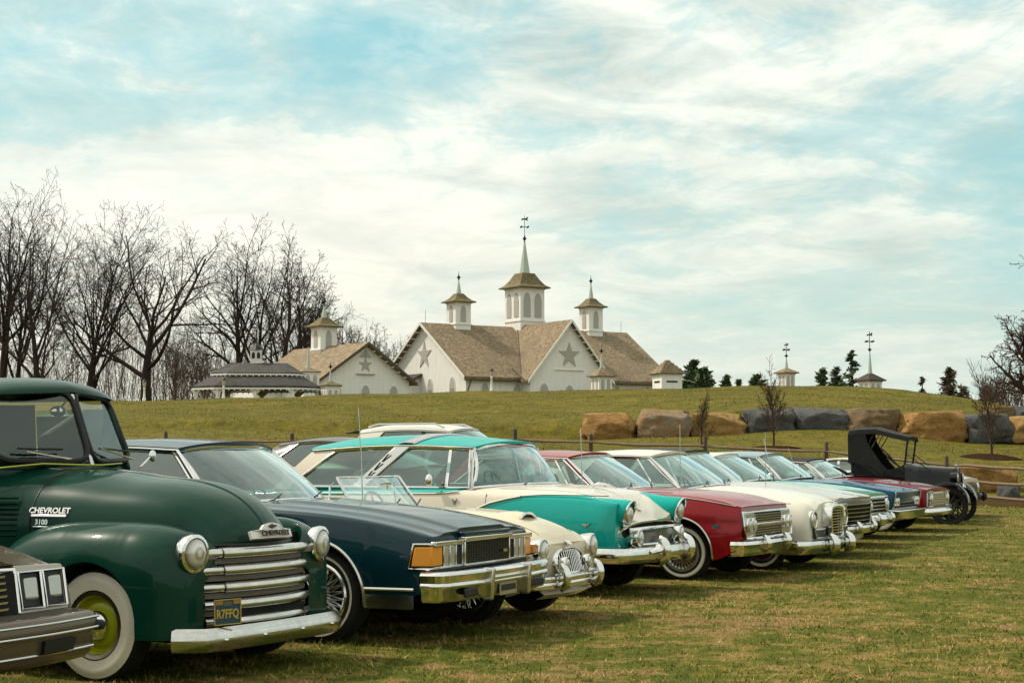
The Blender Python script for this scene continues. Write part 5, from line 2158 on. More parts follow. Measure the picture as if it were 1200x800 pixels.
def face_wire(mat, n=20, hub=.2, knock=False, rimmat=None):
    def f(e, rr, w2):
        m = MB()
        m.lathe([(rr, w2 * .5), (rr + .010, w2 * .92), (rr - .004, w2 * 1.0), (rr - .024, w2 * .88), (rr - .034, w2 * .35), (rr - .05, w2 * .2)], n=44, axis='Y')
        m.build('rim', rimmat or mat, e)
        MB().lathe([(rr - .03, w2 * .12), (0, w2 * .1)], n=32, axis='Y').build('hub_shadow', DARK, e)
        s_ = MB()
        h_ = rr * hub
        for k in range(n):
            a = 2 * math.pi * k / n
            for o, hy in ((.42, .95), (-.42, .95), (.30, .55), (-.30, .55)):
                b = a + (math.pi / n if hy < .9 else 0)
                s_.tube([(h_ * math.cos(b), w2 * hy, h_ * math.sin(b)), ((rr - .028) * math.cos(b + o), w2 * (.62 if hy > .9 else .42), (rr - .028) * math.sin(b + o))], .0042, n=4, caps=False)
        s_.build('spokes', mat, e)
        c = MB(); c.lathe([(h_ * 1.15, w2 * .3), (h_ * 1.15, w2 * 1.02), (h_ * .95, w2 * 1.12), (h_ * .5, w2 * 1.16), (h_ * .45, w2 * 1.22), (0, w2 * 1.25)], n=20, axis='Y')
        if knock:
            for a in (0.4, 0.4 + math.pi): c.box((math.cos(a) * h_ * .9, w2 * 1.3, math.sin(a) * h_ * .9), (.07, .025, .035))
        c.build('hubcap', mat, e)
    return f


def wheels(root, fx, rx, tr, Rr, style, steer=0.0, wd=.19, rear=True):
    for x in ([fx, rx] if rear else [fx]):
        for sd in (-1, 1):
            wheel(root, x, sd * (tr / 2 - .02), sd, Rr, style, steer if x == fx else 0, wd=wd)


def cabin_hole(G):
    yb = fn(G['yb'])

    def f(x, y):
        if y > yb(x) - .05: return False
        u = min(1, y / yb(G['xa']))
        front = lerp(G['xa'], G['xf'], 1 - u ** G.get('bow', 2.2)) - .05
        back = lerp(G['xc'], G['xcc'], 1 - u ** 2.2) + .08
        return back < x < front
    return f


def std_parts(doors, hood, trunk, yhood=99, zsill=.30, rear_doors=None):
    def f(x, y, z, c):
        if c == 'side' or c == 'edge':
            if doors[0] < x < doors[1] and z > zsill: return 'door'
            if rear_doors and rear_doors[0] < x < rear_doors[1] and z > zsill: return 'rear_door'
        if c == 'top':
            if hood[0] < x < hood[1] and y < yhood: return 'hood'
            if trunk[0] < x < trunk[1] and y < yhood: return 'trunk_lid'
        return 'body'
    return f
# ================================================================== green pickup truck
def pickup():
    root = car_root('pickup_truck', 'dark green old pickup truck with lime wheels and wide chrome grille bars', 'pickup truck', 120, 796, 28, 1.52)
    paint = car_paint('forest_green', (.0018, .036, .0235), rough=.34, coat=.4)
    pin = plain('lime_pinstripe', (.42, .45, .05), .4)
    LIME = car_paint('lime_wheel', (.33, .36, .008), rough=.35, dust=.02)
    sp = lambda v, e: math.copysign(abs(v) ** e, v)
    # ---- bonnet
    zt = curve([(-1.1, 1.305), (-.72, 1.275), (-.45, 1.255), (-.2, 1.225), (.05, 1.205), (.25, 1.170), (.42, 1.125), (.56, 1.065), (.66, 1.0), (.73, .935), (.77, .87), (.785, .825)])
    z0 = curve([(-1.1, .86), (-.72, .86), (.3, .845), (.6, .815), (.785, .80)])
    aw = curve([(-1.1, .80), (-.9, .72), (-.72, .655), (-.4, .605), (0, .545), (.3, .485), (.5, .45), (.65, .43), (.785, .41)])

    def section(x, n=40, e=2 / 2.7):
        o = []
        for k in range(n + 1):
            t = math.pi * k / n
            o.append((-aw(x) * sp(math.cos(t), e), z0(x) + (zt(x) - z0(x)) * math.sin(t) ** e))
        return o

    def hood_pt(x, y, z):
        b = sstep(.2, .75, x)
        return Vector((x - .13 * b * (y / .43) ** 2 - max(0, x - .2) * .20, y, z))
    rows = []
    for x in linspace(-.715, .4, 26) + linspace(.43, .785, 22):
        s_ = section(x)
        rows.append([hood_pt(x, -aw(x), z0(x) - .16)] + [hood_pt(x, y, z) for y, z in s_] + [hood_pt(x, aw(x), z0(x) - .16)])
    mb = MB().grid(rows)
    mb.add(rows[-1], [tuple(range(len(rows[-1])))])
    hood = mb.build('bonnet', paint, root, angle=60)
    # centre crease strip and lower lip
    MB().tube([hood_pt(x, 0, zt(x) + .001) for x in linspace(-.70, .765, 40)], [.011] * 40, n=6, flat=.6).build('bonnet_rib', paint, root)
    MB().tube([hood_pt(.79, y, .808) for y in linspace(-.41, .41, 21)], .012, n=6).build('bonnet_lip', SEAL, root)
    # ---- cowl
    rows = []
    for x in linspace(-1.12, -.722, 10):
        s_ = section(x)
        rows.append([Vector((x, -aw(x) - .002, .42))] + [Vector((x, y * 1.004, z + .003)) for y, z in s_] + [Vector((x, aw(x) + .002, .42))])
    MB().grid(rows).build('cowl', paint, root, angle=50)
    for sd in (-1, 1):
        m = MB()
        for k in range(8):
            z = .845 + .034 * k
            m.hexa([(-1.06, sd * (aw(-1.06) + .004), z), (-.80, sd * (aw(-.80) + .004), z), (-.80, sd * (aw(-.8) - .01), z), (-1.06, sd * (aw(-1.06) - .01), z),
                    (-1.06, sd * (aw(-1.06) + .018), z + .012), (-.80, sd * (aw(-.8) + .018), z + .012), (-.80, sd * (aw(-.8) - .01), z + .02), (-1.06, sd * (aw(-1.06) - .01), z + .02)])
        m.build('cowl_louvre', paint, root, bevel=.003)
        MB().tube([Vector((-.722, sd * aw(-.722) * c, z0(-.72) - .14 + q)) for c, q in ((1.0, 0), (1.0, .14), (1.003, .20), (.99, .28))] + [Vector((-.72, sd * abs(y), z + .001)) for y, z in section(-.72)[4:20]], .0045, n=5).build('panel_gap', SEAL, root)
    MB().tube([(-1.20, -.80, 1.255), (-1.05, -.775, 1.262), (-.96, -.66, 1.285), (-.86, -.40, 1.309), (-.78, -.10, 1.300), (-.76, .05, 1.298), (-.8, .3, 1.309)], .0055, n=5).build('pinstripe', pin, root)
    # ---- front wings
    yo = curve([(-1.05, .84), (-.8, .905), (-.45, .93), (.05, .93), (.28, .922), (.42, .905), (.53, .875), (.60, .835), (.64, .79), (.665, .74)])
    wt = curve([(-1.05, .50), (-.92, .68), (-.8, .80), (-.65, .885), (-.45, .935), (-.2, .955), (.1, .955), (.32, .945), (.46, .925), (.56, .895), (.62, .86), (.665, .80)])
    AR = .385
    for sd in (-1, 1):
        rows = []
        xs = sorted(linspace(-1.04, .665, 56) + [AR * math.cos(math.pi * k / 20) for k in range(21)] + [AR + 2e-4, -AR - 2e-4, .63, .645, .655, .66])
        for x in xs:
            lo = .40 if x < 0 else .27
            if abs(x) < AR: lo = max(lo, .335 + math.sqrt(AR * AR - x * x))
            top = wt(x); zk = max(min(top - .30, 99), lo + .02) if top - .30 > lo else lo + .01
            hgt = max(.03, top - zk)
            wd = min(.30, yo(x) - .38)
            yc = yo(x) - wd
            r_ = []
            for k in range(8): 
                z = lerp(lo, zk, k / 7); r_.append((yo(x) - .03 * max(0, (zk - z)) ** 1.0 * .5, z))
            for k in range(1, 15):
                a = math.pi / 2 * k / 14
                r_.append((yc + wd * math.cos(a) ** .85, zk + hgt * math.sin(a) ** .9))
            for k in range(1, 7):
                r_.append((lerp(yc, min(lerp(.36, .55, sstep(.2, .55, x)), yc - .01), k / 6), top - .13 * (k / 6) ** 2))
            rows.append([Vector((x, sd * y, z)) for y, z in r_])
        mb = MB().grid(rows)
        end = rows[-1] + [Vector((.665, sd * .545, .60)), Vector((.665, sd * .545, .27))]
        mb.add(end, [tuple(range(len(end)))])
        for i_ in range(len(mb.v)):
            v_ = mb.v[i_]
            if v_[0] > .3: mb.v[i_] = (v_[0] - .06 * (v_[0] - .3) / .365, v_[1], v_[2])
        w = mb.build('front_wing', paint, root, angle=50)
        # inner well
        m = MB(); rr = [[], []]; cap = []
        for k in range(25):
            a = math.pi * k / 24
            x, z = (AR - .002) * math.cos(a), .335 + (AR - .002) * math.sin(a)
            rr[0].append((x, sd * (yo(x) - .02), z)); rr[1].append((x, sd * .42, z)); cap.append((x, sd * .42, z))
        m.grid(rr); m.add(cap + [(-AR, sd * .42, .2), (AR, sd * .42, .2)], [tuple(range(27))])
        m.build('wheel_well', DARK, root, smooth=False)
        # running board
        MB().box((-1.72, sd * .80, .40), (1.45, .24, .06)).build('running_board', paint, root, bevel=.015)
        # headlight pods
        c = (.622, sd * .665, .775)
        l = lamp(root, c, .094, ring=1.25, depth=.06, dirv=(1, sd * .10, -.02), dome=.46)
        pk = MB().box((.605, sd * .50, .745), (.04, .11, .036)); pk.build('parking_lamp', plain('dull_parking_lamp', (.16, .145, .12), .35), root, bevel=.008)
    # ---- grille
    MB().box((.48, 0, .55), (.04, 1.12, .62)).build('grille_back', DARK, root)
    tan = plain('tan_reflection_slat', (.150, .130, .105), .42)  # body-coloured slats; their tan reflection is put into the base colour
    zs = [.765, .662, .557, .452, .348]
    for i, z in enumerate(zs):
        a = .560 - .006 * i
        bulge = .012 * i
        path = [Vector((.690 + bulge * .5 - .10 * abs(t) ** 2.4, t * a, z)) for t in linspace(-1, 1, 25)]
        hh = .062
        sec = [(.0, -hh / 2), (.018, -hh * .38), (.026, -.004), (.022, hh * .22), (.004, hh / 2), (-.05, hh * .55), (-.05, -hh * .5)]
        core = [p for p in path if abs(p.y) < a * .80]
        MB().sweep(core, sec).build('grille_bar', CHROME_WORN, root, angle=50)
        for sd in (-1, 1):
            e = [Vector((p.x - .012, p.y, p.z)) for p in path if sd * p.y > a * .74]
            MB().sweep(e, sec, scale=[.86] * len(e)).build('grille_bar_end', CHROME_WORN, root, angle=50)
        if i < 4:
            p2 = [Vector((p.x - .035, p.y * .98, z - .050)) for p in path]
            MB().sweep(p2, [(.012, -.016), (.012, .018), (-.03, .02), (-.03, -.018)]).build('grille_slat', tan, root, angle=50)
    # apron under the grille
    rows = [[Vector((.60 - .17 * abs(t) ** 2.4 + q, t * .66, z)) for t in linspace(-1, 1, 17)] for q, z in ((.0, .345), (.09, .315), (.10, .25))]
    MB().grid(rows).build('apron', paint, root)
    # ---- bumper, dented chrome
    path = []
    for t in linspace(-1, 1, 31):
        path.append(Vector((.775 - .05 * t * t - .16 * max(0, abs(t) - .86) / .14, t * .80, .265)))
    bp = bumper(root, path, blade(.140, .03, .035, 11), CHROME_WORN)
    for y in (-.56, -.20, .20, .56):
        x = .775 - .05 * (y / .80) ** 2 + .035
        MB().ball((x, y, .262), .014, 8).build('bumper_bolt', CHROME, bp)
    for y in (-.35, .35):
        MB().box((.62, y, .27), (.26, .06, .07)).build('bumper_iron', DARK, root)
    # ---- plate
    X, Y_, Zp = .765, -.53, .425
    m = frame((X, Y_, Zp), (.42, 1, .02), (0, 0, 1)) @ Matrix.Diagonal((1.1, 1.08, 1, 1))
    pm = plain('plate_blue', (.022, .060, .085), .5)
    pb = MB().box((0, 0, 0), (.168, .142, .006)).xf(m).build('licence_plate', pm, root, bevel=.002)
    yel = plain('plate_yellow', (.48, .33, .05), .5)
    b = MB()
    for yy in (-.068, .068): b.box((0, yy, .005), (.166, .005, .006))
    for xx in (-.081, .081): b.box((xx, 0, .005), (.005, .132, .006))
    b.xf(m).build('plate_border', yel, pb)
    lettering('plate_number', 'R7FFQ', .068, m @ Matrix.Translation((0, -.012, .004)), yel, pb, .002, .0016, xs=.72)
    for xx in (-.052, .056): MB().box((xx, .052, .005), (.044, .022, .006)).xf(m).build('plate_tab', plain('plate_rust', (.30, .17, .05), .6), pb)
    MB().box((0, .046, .004), (.052, .026, .006)).xf(m).build('plate_tag', plain('plate_grey', (.10, .10, .085), .6), pb)
    # ---- nose emblem
    xe, ze = .742, .862
    me = frame((xe - .034, 0, ze + .012), (0, 1, 0), (-.34, 0, .94)) @ Matrix.Diagonal((1.28, 1.1, 1, 1))
    em = MB()
    n = 24
    pl = [(-.165, -.026), (.165, -.026), (.165, .022), (.09, .026), (.06, .052), (.02, .060), (-.02, .060), (-.06, .052), (-.09, .026), (-.165, .022)]
    off = len(em.v)
    for d in (-.012, .012):
        em.v += [(a, b_, d - .75 * a * a) for a, b_ in pl]
    em.f += [tuple(range(9, -1, -1)), tuple(range(10, 20))] + [(i, (i + 1) % 10, 10 + (i + 1) % 10, 10 + i) for i in range(10)]
    em.mi += [0] * 12
    e = em.xf(me).build('nose_emblem', plain('emblem_silver', (.70, .68, .65), .35, metal=.3), root, smooth=False, bevel=.003)
    red = plain('emblem_red', (.045, .012, .014), .5)
    txt = lettering('emblem_lettering', 'CHEVROLET', .042, Matrix.Translation((.022, -.002, .013)), red, e, .002, .0012, xs=1.02)
    for v in txt.data.vertices: v.co.z -= .75 * v.co.x ** 2
    txt.data.transform(me)
    bw = MB().prism([(-.030, -.006), (-.010, -.006), (-.010, -.012), (.010, -.012), (.010, -.006), (.030, -.006), (.034, .006), (.010, .006), (.010, .012), (-.010, .012), (-.010, .006), (-.026, .006)], .010, .015, 'XY')
    bw.xf(me @ Matrix.Translation((0, .038, 0))).build('emblem_mark', red, e, smooth=False)
    # ---- side badges
    def flank(x, z):
        best = min(section(x, 160), key=lambda q: abs(q[1] - z) + (5 if q[0] > 0 else 0))
        return Vector((x, best[0], z))
    for txt_, x, z, size, wx in (('CHEVROLET', -.585, 1.010, .052, 1.05), ('3100', -.635, .938, .046, 1.0)):
        p0, p1, pu = flank(x - .05, z), flank(x + .05, z), flank(x, z + .03)
        q = flank(x, z)
        m = frame(q, p1 - p0, pu - q)
        n_ = (p1 - p0).cross(pu - q).normalized()
        m.translation = q + n_ * .004
        lt = lettering('side_badge', txt_, size, m, CHROME, root, .004, .0016, xs=wx)
        L = .26 if txt_ == 'CHEVROLET' else .12
        MB().box((0, -size * .62, .002), (L, .020 if L > .2 else .010, .010)).xf(m).build('badge_bar', CHROME, lt, bevel=.003)
    # ---- cab
    zr = lambda x: 1.725
    seal_r = .020
    bo, bc = 1.030, .785
    P = {}
    for sd in (-1, 1):
        A0 = Vector((-1.035, sd * .655, 1.325)); A1 = Vector((-1.205, sd * .59, 1.765))
        C0 = Vector((-.800, sd * .012, 1.318)); C1 = Vector((-1.005, sd * .012, 1.805))

        def q(u, v):
            b = A0.lerp(C0, u); t = A1.lerp(C1, u)
            return b.lerp(t, v)
        def rnd(n=36):
            o = []
            for k in range(n):
                a = 2 * math.pi * k / n
                u = .5 + .5 * sp(math.cos(a), .34); v = .5 + .5 * sp(math.sin(a), .34)
                u = u if u < .5 else min(1, u)
                o.append(q(u, v))
            return o
        lp = rnd()
        g = MB().add(lp, [tuple(range(len(lp)))]).build('windscreen', GLASS_CLEAR, root, smooth=False)
        MB().tube([p + Vector((.004, 0, .002)) for p in lp], seal_r, n=7, closed=True).build('rubber_seal', SEAL, g)
        P[sd] = (A0, A1)
    post = MB().hexa([(-.790, -.016, 1.30), (-.81, -.016, 1.30), (-.81, .016, 1.30), (-.790, .016, 1.30), (-.985, -.014, 1.785), (-1.01, -.014, 1.785), (-1.01, .014, 1.785), (-.985, .014, 1.785)])
    post.build('windscreen_divider', STEEL, root, bevel=.004)
    rows = []
    for j in range(31):
        v = math.sin((j / 30 - .5) * math.pi)
        row = []
        for i in range(33):
            u = math.sin((i / 32 - .5) * math.pi)
            hz_ = max(0, (1 - abs(u) ** 2.7)) ** .5 * max(0, (1 - abs(v) ** 2.5)) ** .5
            ex = (1 - .13 * abs(u) ** 2.5)
            x = -1.62 - v * .68 * ex if v > 0 else -1.62 + (-v) * (.635 - .20 * abs(u) ** 2.0)
            row.append(Vector((x, u * .665 * (1 - .04 * abs(v) ** 3), 1.760 + .035 * (1 - abs(u)) * (1 if v < 0 else .2) * abs(v) + hz_ * .135)))
        rows.append(row)
    roof = MB().grid(rows).build('roof', paint, root, angle=60)
    # header and pillars joining roof and cowl
    for sd in (-1, 1):
        A0, A1 = P[sd]
        p = MB().hexa([A0 + Vector((.03, sd * -.02, -.06)), A0 + Vector((-.12, sd * .125, -.06)), A0 + Vector((-.14, sd * .06, -.06)), A0 + Vector((-.03, -sd * .06, -.06)),
                       A1 + Vector((.03, -sd * .01, .03)), A1 + Vector((-.08, sd * .085, .02)), A1 + Vector((-.10, sd * .03, .02)), A1 + Vector((-.03, -sd * .05, .03))])
        p.build('windscreen_pillar', paint, root, bevel=.02, bseg=3)
        hd = [A1.lerp(Vector((-1.0, 0, 1.805)), t) for t in linspace(0, 1, 8)]
        MB().tube([v + Vector((-.025, 0, .012)) for v in hd], .026, n=8).build('header_rail', paint, root)
        # door, rear corner
        poly = [(-1.10, .44), (-1.10, 1.28), (-2.04, 1.28), (-2.04, .44)]
        rows = [[Vector((lerp(-1.12, -2.04, k / 8), sd * (.80 + .03 * math.sin(math.pi * j / 8) ** .6 - .05 * (j / 8) ** 3), lerp(.44, 1.29, j / 8))) for k in range(9)] for j in range(9)]
        d = MB(); thick(d, rows, (0, -sd * .04, 0)); dr = d.build('door', paint, root)
        MB().tube([(-1.95, sd * .835, 1.10), (-1.90, sd * .87, 1.10), (-1.80, sd * .875, 1.10)], .012, n=7).build('handle', CHROME, dr)
        gl = MB().add([Vector((-1.16, sd * .745, 1.31)), Vector((-2.0, sd * .745, 1.31)), Vector((-1.95, sd * .655, 1.70)), Vector((-1.30, sd * .655, 1.70))], [(0, 1, 2, 3)])
        gl.build('side_window', GLASS_CLEAR, root, smooth=False)
        rows = [[Vector((-2.04, sd * .80, .44)), Vector((-2.22, sd * .78, .44)), Vector((-2.30, sd * .60, .44))], [Vector((-2.04, sd * .77, 1.3)), Vector((-2.24, sd * .75, 1.3)), Vector((-2.32, sd * .58, 1.3))], [Vector((-1.97, sd * .665, 1.74)), Vector((-2.14, sd * .65, 1.74)), Vector((-2.24, sd * .50, 1.74))]]
        MB().grid(rows).build('cab_corner', paint, root)
    bk = MB()
    bk.box((-2.30, 0, .86), (.03, 1.24, .86)); bk.box((-2.27, 0, 1.69), (.03, 1.10, .12), Matrix.Rotation(R(10), 3, 'Y'))
    bk.build('cab_back', paint, root)
    MB().add([(-2.29, -.42, 1.30), (-2.29, .42, 1.30), (-2.25, .40, 1.64), (-2.25, -.40, 1.64)], [(0, 1, 2, 3)]).build('rear_window', GLASS_CLEAR, root, smooth=False)
    for sd in (-1, 1):
        MB().box((-2.28, sd * .515, 1.47), (.03, .19, .36), Matrix.Rotation(R(6), 3, 'Y')).build('cab_back', paint, root)
    st_ = MB(); st_.box((-1.85, 0, .86), (.5, 1.2, .2)); st_.box((-2.15, 0, 1.14), (.14, 1.2, .52), Matrix.Rotation(R(-10), 3, 'Y')); st_.build('seat', SEAT_DARK, root, bevel=.05, bseg=3)
    MB().box((-1.6, 0, .42), (1.4, 1.5, .05)).build('cab_floor', SEAL, root)
    MB().tube([(-1.12, -.62, 1.24), (-1.0, 0, 1.26), (-1.12, .62, 1.24)], .08, n=10).build('dashboard', paint, root)
    s = part_empty('steering', root, (-1.42, .36, 1.20))
    m = MB(); m.tube([(.21 * math.cos(a), .21 * math.sin(a), 0) for a in linspace(0, 2 * math.pi, 25)[:-1]], .012, n=6, closed=True); m.tube([(-.2, 0, 0), (.2, 0, 0)], .009, n=5); m.xf(Matrix.Rotation(R(52), 4, 'Y')); m.build('steering_wheel', BLACK_PLASTIC, s)
    MB().tube([(0, 0, 0), (.38, 0, -.35)], .02, n=6).build('steering_column', BLACK_PLASTIC, s)
    mr = MB(); mr.ball((-1.085, -.03, 1.665), .048, 12, sc=(.6, 1.6, .8)); mr.tube([(-1.03, -.01, 1.74), (-1.08, -.03, 1.67)], .008, n=5); mr.build('mirror', CHROME, root)
    wiper(root, [(-.84, -.13, 1.335), (-.905, -.36, 1.372), (-.93, -.48, 1.39)], CHROME)
    wiper(root, [(-.86, -.22, 1.405), (-.93, -.44, 1.405), (-.965, -.53, 1.41)])
    wiper(root, [(-.86, .50, 1.335), (-.88, .28, 1.39), (-.85, .14, 1.41)], CHROME)
    wiper(root, [(-.92, .50, 1.39), (-.88, .30, 1.405), (-.85, .12, 1.41)])
    MB().ball((-1.06, .93, 1.36), .040, 12, sc=(.5, .9, 1.1)).tube([(-1.08, .82, 1.28), (-1.06, .9, 1.35)], .008, n=5).build('mirror', CHROME, root)
    # ---- cargo bed behind the cab
    for sd in (-1, 1):
        MB().box((-3.38, sd * .66, .86), (2.05, .04, .42)).build('bed_side', paint, root, bevel=.012)
        rows = []
        for k in range(25):
            a = math.pi * k / 24
            rows.append([Vector((-2.95 + .52 * math.cos(a), sd * y, .34 + zz * math.sin(a))) for y, zz in ((.68, .56), (.78, .56), (.88, .50), (.90, .42))])
        MB().grid(rows).build('rear_wing', paint, root)
    MB().box((-3.38, 0, .66), (2.05, 1.30, .04)).build('bed_floor', wood('bed_planks', (.12, .08, .05)), root)
    MB().box((-4.40, 0, .86), (.04, 1.34, .42)).build('tailgate', paint, root, bevel=.012)
    MB().box((-1.8, 0, .36), (5.0, .72, .12)).build('chassis', DARK, root)
    st = dict(rim=.60, ww=(.635, .955), face=face_disc(LIME, CHROME, caps=.46, ring=STEEL, dome=.06))
    wheels(root, 0, -2.95, 1.56, .335, st, wd=.17)


pickup()
# ================================================================== dark blue sedan
def blue_sedan():
    root = car_root('sedan', 'dark teal blue seventies sedan with wire wheel covers and an amber corner lamp', 'car', 380, 752, 24.5, 1.57)
    paint = car_paint('midnight_teal', (.0012, .022, .032), rough=.3)
    xw = -2.95

    def topf(x, y):
        a = abs(y)
        if x > -.75:
            k = sstep(-.78, -.6, x)
            return k * (.020 * (1 - sstep(.36, .43, a)) - .016 * sstep(.60, .70, a) * (1 - sstep(.78, .86, a)))
        return 0
    S = Shell(x0=-4.30, x1=.90, zb=[(-4.3, .36), (-3.6, .26), (.3, .25), (.9, .40)],
              zs=[(-4.3, .86), (-3.9, .94), (-3.2, .985), (-1, .985), (-.5, .97), (0, .945), (.5, .885), (.9, .80)],
              zc=[(-4.3, .88), (-3.5, .99), (-.75, 1.01), (0, .965), (.5, .90), (.9, .815)],
              wb=.90, wm=[(-4.3, .93), (-2, .955), (0, .955), (.4, .935), (.9, .885)], zm=[(-4.3, .56), (.9, .56)], ws=[(-4.3, .86), (-2, .885), (0, .88), (.9, .83)], r=.035, r2=.05,
              cr=3.0, pu=1.8, arches=[(0, .34, .405), (xw, .34, .40)], nose=(.06, .025), tail=(.2, .08), topf=topf, seams=[-.62, -1.98, -2.92], nt=22)
    G = dict(xa=-.98, xf=-.70, zf=1.015, xh=-1.42, xhc=-1.30, xr=-2.80, xrc=-2.9, xc=-3.42, xcc=-3.62, belt=.99, yb=.83, wr=.665, zrf=1.42, zrr=1.42, rail_arc=.025,
             roof=[(-1.3, 1.475), (-2.0, 1.505), (-2.9, 1.47)], cpil=(-3.05, -2.62), pa=.055, bars=[(-1.98, -2.0, .09, paint)], seatx=-1.85, rearx=-2.75, bow=2.5, visor=.02)
    S.build(root, paint, std_parts((-1.98, -.62), (-.72, .84), (-4.2, -3.6), .82, rear_doors=(-2.92, -1.98)), cabin_hole(G))
    greenhouse(root, G, paint, glass=GLASS)
    S.seam(root, [[(-.62, .30), (-.62, .95)], [(-1.98, .30), (-1.98, .95)], [(-2.92, .75), (-2.92, .95)], [(-.62, .30), (-1.98, .30)]])
    S.hood_gap(root, [lambda x: .80], -.62, .86, [])
    S.arch_lips(root, .014, STEEL)
    # bright moulding low on the flank, with the tan lower panel
    S.trim(root, 'side_moulding', [(-2.5, .415), (-.42, .415)], .012, STEEL, flat=1)
    S.trim(root, 'side_moulding', [(.415, .415), (.80, .415)], .012, STEEL)
    for sd in (-1, 1):
        mb = MB()
        rows = [[S.on_side(x, z, sd, .004) for x in linspace(.42, .80, 6)] for z in (.275, .33, .375)]
        mb.grid(rows); mb.build('stone_guard', STEEL, root)
        rows = [[S.on_side(x, z, sd, .004) for x in linspace(-2.5, -.43, 12)] for z in (.265, .30, .335)]
        MB().grid(rows).build('sill_panel', STEEL, root)
    # front: dark recess, grille, square lamps in bright bezels
    X = .905
    grey = plain('grille_grey', (.085, .078, .066), .35, metal=.7)
    MB().box((X - .01, 0, .655), (.03, 1.66, .20)).build('grille_surround', SEAL, root, bevel=.006)
    g = MB()
    for k in range(27):
        y = lerp(-.37, .37, k / 26); g.box((X + .035, y, .648), (.016, .0075, .165))
    for k in range(10):
        z = lerp(.572, .724, k / 9); g.box((X + .033, 0, z), (.012, .74, .006))
    gr = g.build('grille', grey, root, smooth=False)
    fr = MB()
    for y in (-.39, .39): fr.box((X + .03, y, .65), (.05, .018, .185))
    fr.box((X + .04, 0, .565), (.05, .79, .016))
    fr.build('grille_frame', CHROME, root, bevel=.004)
    hd = MB()
    hd.box((X + .035, 0, .752), (.07, .82, .034)); hd.box((X + .02, .62, .738), (.05, .44, .028)); hd.box((X + .02, -.62, .738), (.05, .44, .028))
    MB().box((X + .025, 0, .787), (.055, .80, .034)).build('bonnet_lip', paint, root, bevel=.008)
    hd.build('grille_header', CHROME, root, bevel=.006)
    MB().box((X + .062, .28, .64), (.008, .07, .022)).build('grille_badge', STEEL, root)
    for sd in (-1, 1):
        bz = MB()
        for z in (.567, .725): bz.box((X + .022, sd * .625, z), (.04, .44, .016))
        for y in (.41, .51, .61, .71): bz.box((X + .022, sd * y, .645), (.036, .008, .158))
        b = bz.build('headlight_bezel', CHROME, root, bevel=.003)
        for y in (.56, .66):
            l = MB().box((X + .016, sd * y, .645), (.03, .094, .146))
            l.build('headlight', LENS_SQUARE, root, bevel=.012, bseg=3)
        MB().box((X + .010, sd * .46, .645), (.02, .09, .14)).build('lamp_filler', SEAL, root, bevel=.004)
        # amber corner lamp wraps on to the wing
        am = MB().hexa([(X + .034, sd * .722, .578), (X + .020, sd * .880, .578), (X - .12, sd * .918, .578), (X - .12, sd * .85, .578),
                        (X + .034, sd * .722, .715), (X + .020, sd * .868, .715), (X - .10, sd * .906, .715), (X - .10, sd * .84, .715)])
        am.build('corner_lamp', AMBER, root, bevel=.008)
        cf = MB()
        cf.tube([(X + .03, sd * .715, .735), (X + .012, sd * .862, .735), (X - .11, sd * .895, .735), (X - .15, sd * .908, .56), (X + .005, sd * .882, .56), (X + .03, sd * .72, .562)], .010, n=6)
        cf.build('corner_trim', CHROME, root)
    # heavy stepped bumper
    sec = [(.0, .11), (.055, .108), (.075, .085), (.06, .03), (.072, .018), (.072, .0), (.05, -.02), (.045, -.085), (.03, -.105), (-.04, -.105), (-.05, .09)]
    bp = bumper(root, bumper_path(X + .16, .90, .06, .06, .06, .435), sec)
    dk = MB()
    for y0, y1 in ((-.70, -.28), (-.14, .14), (.28, .70)):
        dk.box((X + .212 - .03 * abs(y0 + y1), (y0 + y1) / 2, .385), (.02, (y1 - y0), .062), Matrix.Rotation(-(y0 + y1) * .06, 3, 'Z'))
    dk.build('bumper_slot', SEAL, bp, bevel=.01)
    pl = MB().box((X + .215, 0, .385), (.012, .30, .11)); pl.build('plate_holder', plain('tan_plate_blank', (.30, .26, .15), .5), bp, bevel=.004)
    for y in (-.33, .33):
        ov = MB().hexa([(X + .17, y - .028, .31), (X + .245, y - .024, .31), (X + .245, y + .024, .31), (X + .17, y + .028, .31), (X + .17, y - .028, .55), (X + .265, y - .024, .545), (X + .265, y + .024, .545), (X + .17, y + .028, .55)])
        ov.build('bumper_guard', CHROME_WORN, root, bevel=.012, bseg=3)
    gd = MB(); gd.box((X + .225, 0, .468), (.03, .7, .024)); gd.build('guard_bar', CHROME, root, bevel=.006)
    for sd in (-1, 1): MB().box((-4.305, sd * .62, .70), (.03, .36, .16)).build('tail_lamp', lens_mat('red_lens', (.30, .01, .01), .15, 80), root, bevel=.01)
    bumper(root, [Vector((-8.6 * 0 - p.x - 3.42, -p.y, p.z)) for p in bumper_path(.96, .95, .05, .10, .28, .45)], blade(.18, .06, .05))
    st = dict(rim=.66, ww=(.80, .835), face=face_wire(STEEL, 22, .22, rimmat=CHROME))
    wheels(root, 0, xw, 1.57, .345, st, steer=-3, wd=.20)
    wiper(root, [(-.66, -.45, 1.02), (-.80, -.1, 1.07)]); wiper(root, [(-.66, .15, 1.03), (-.80, .5, 1.07)])
    whip(root, -.55, .74, .98, .78, -.05)


blue_sedan()
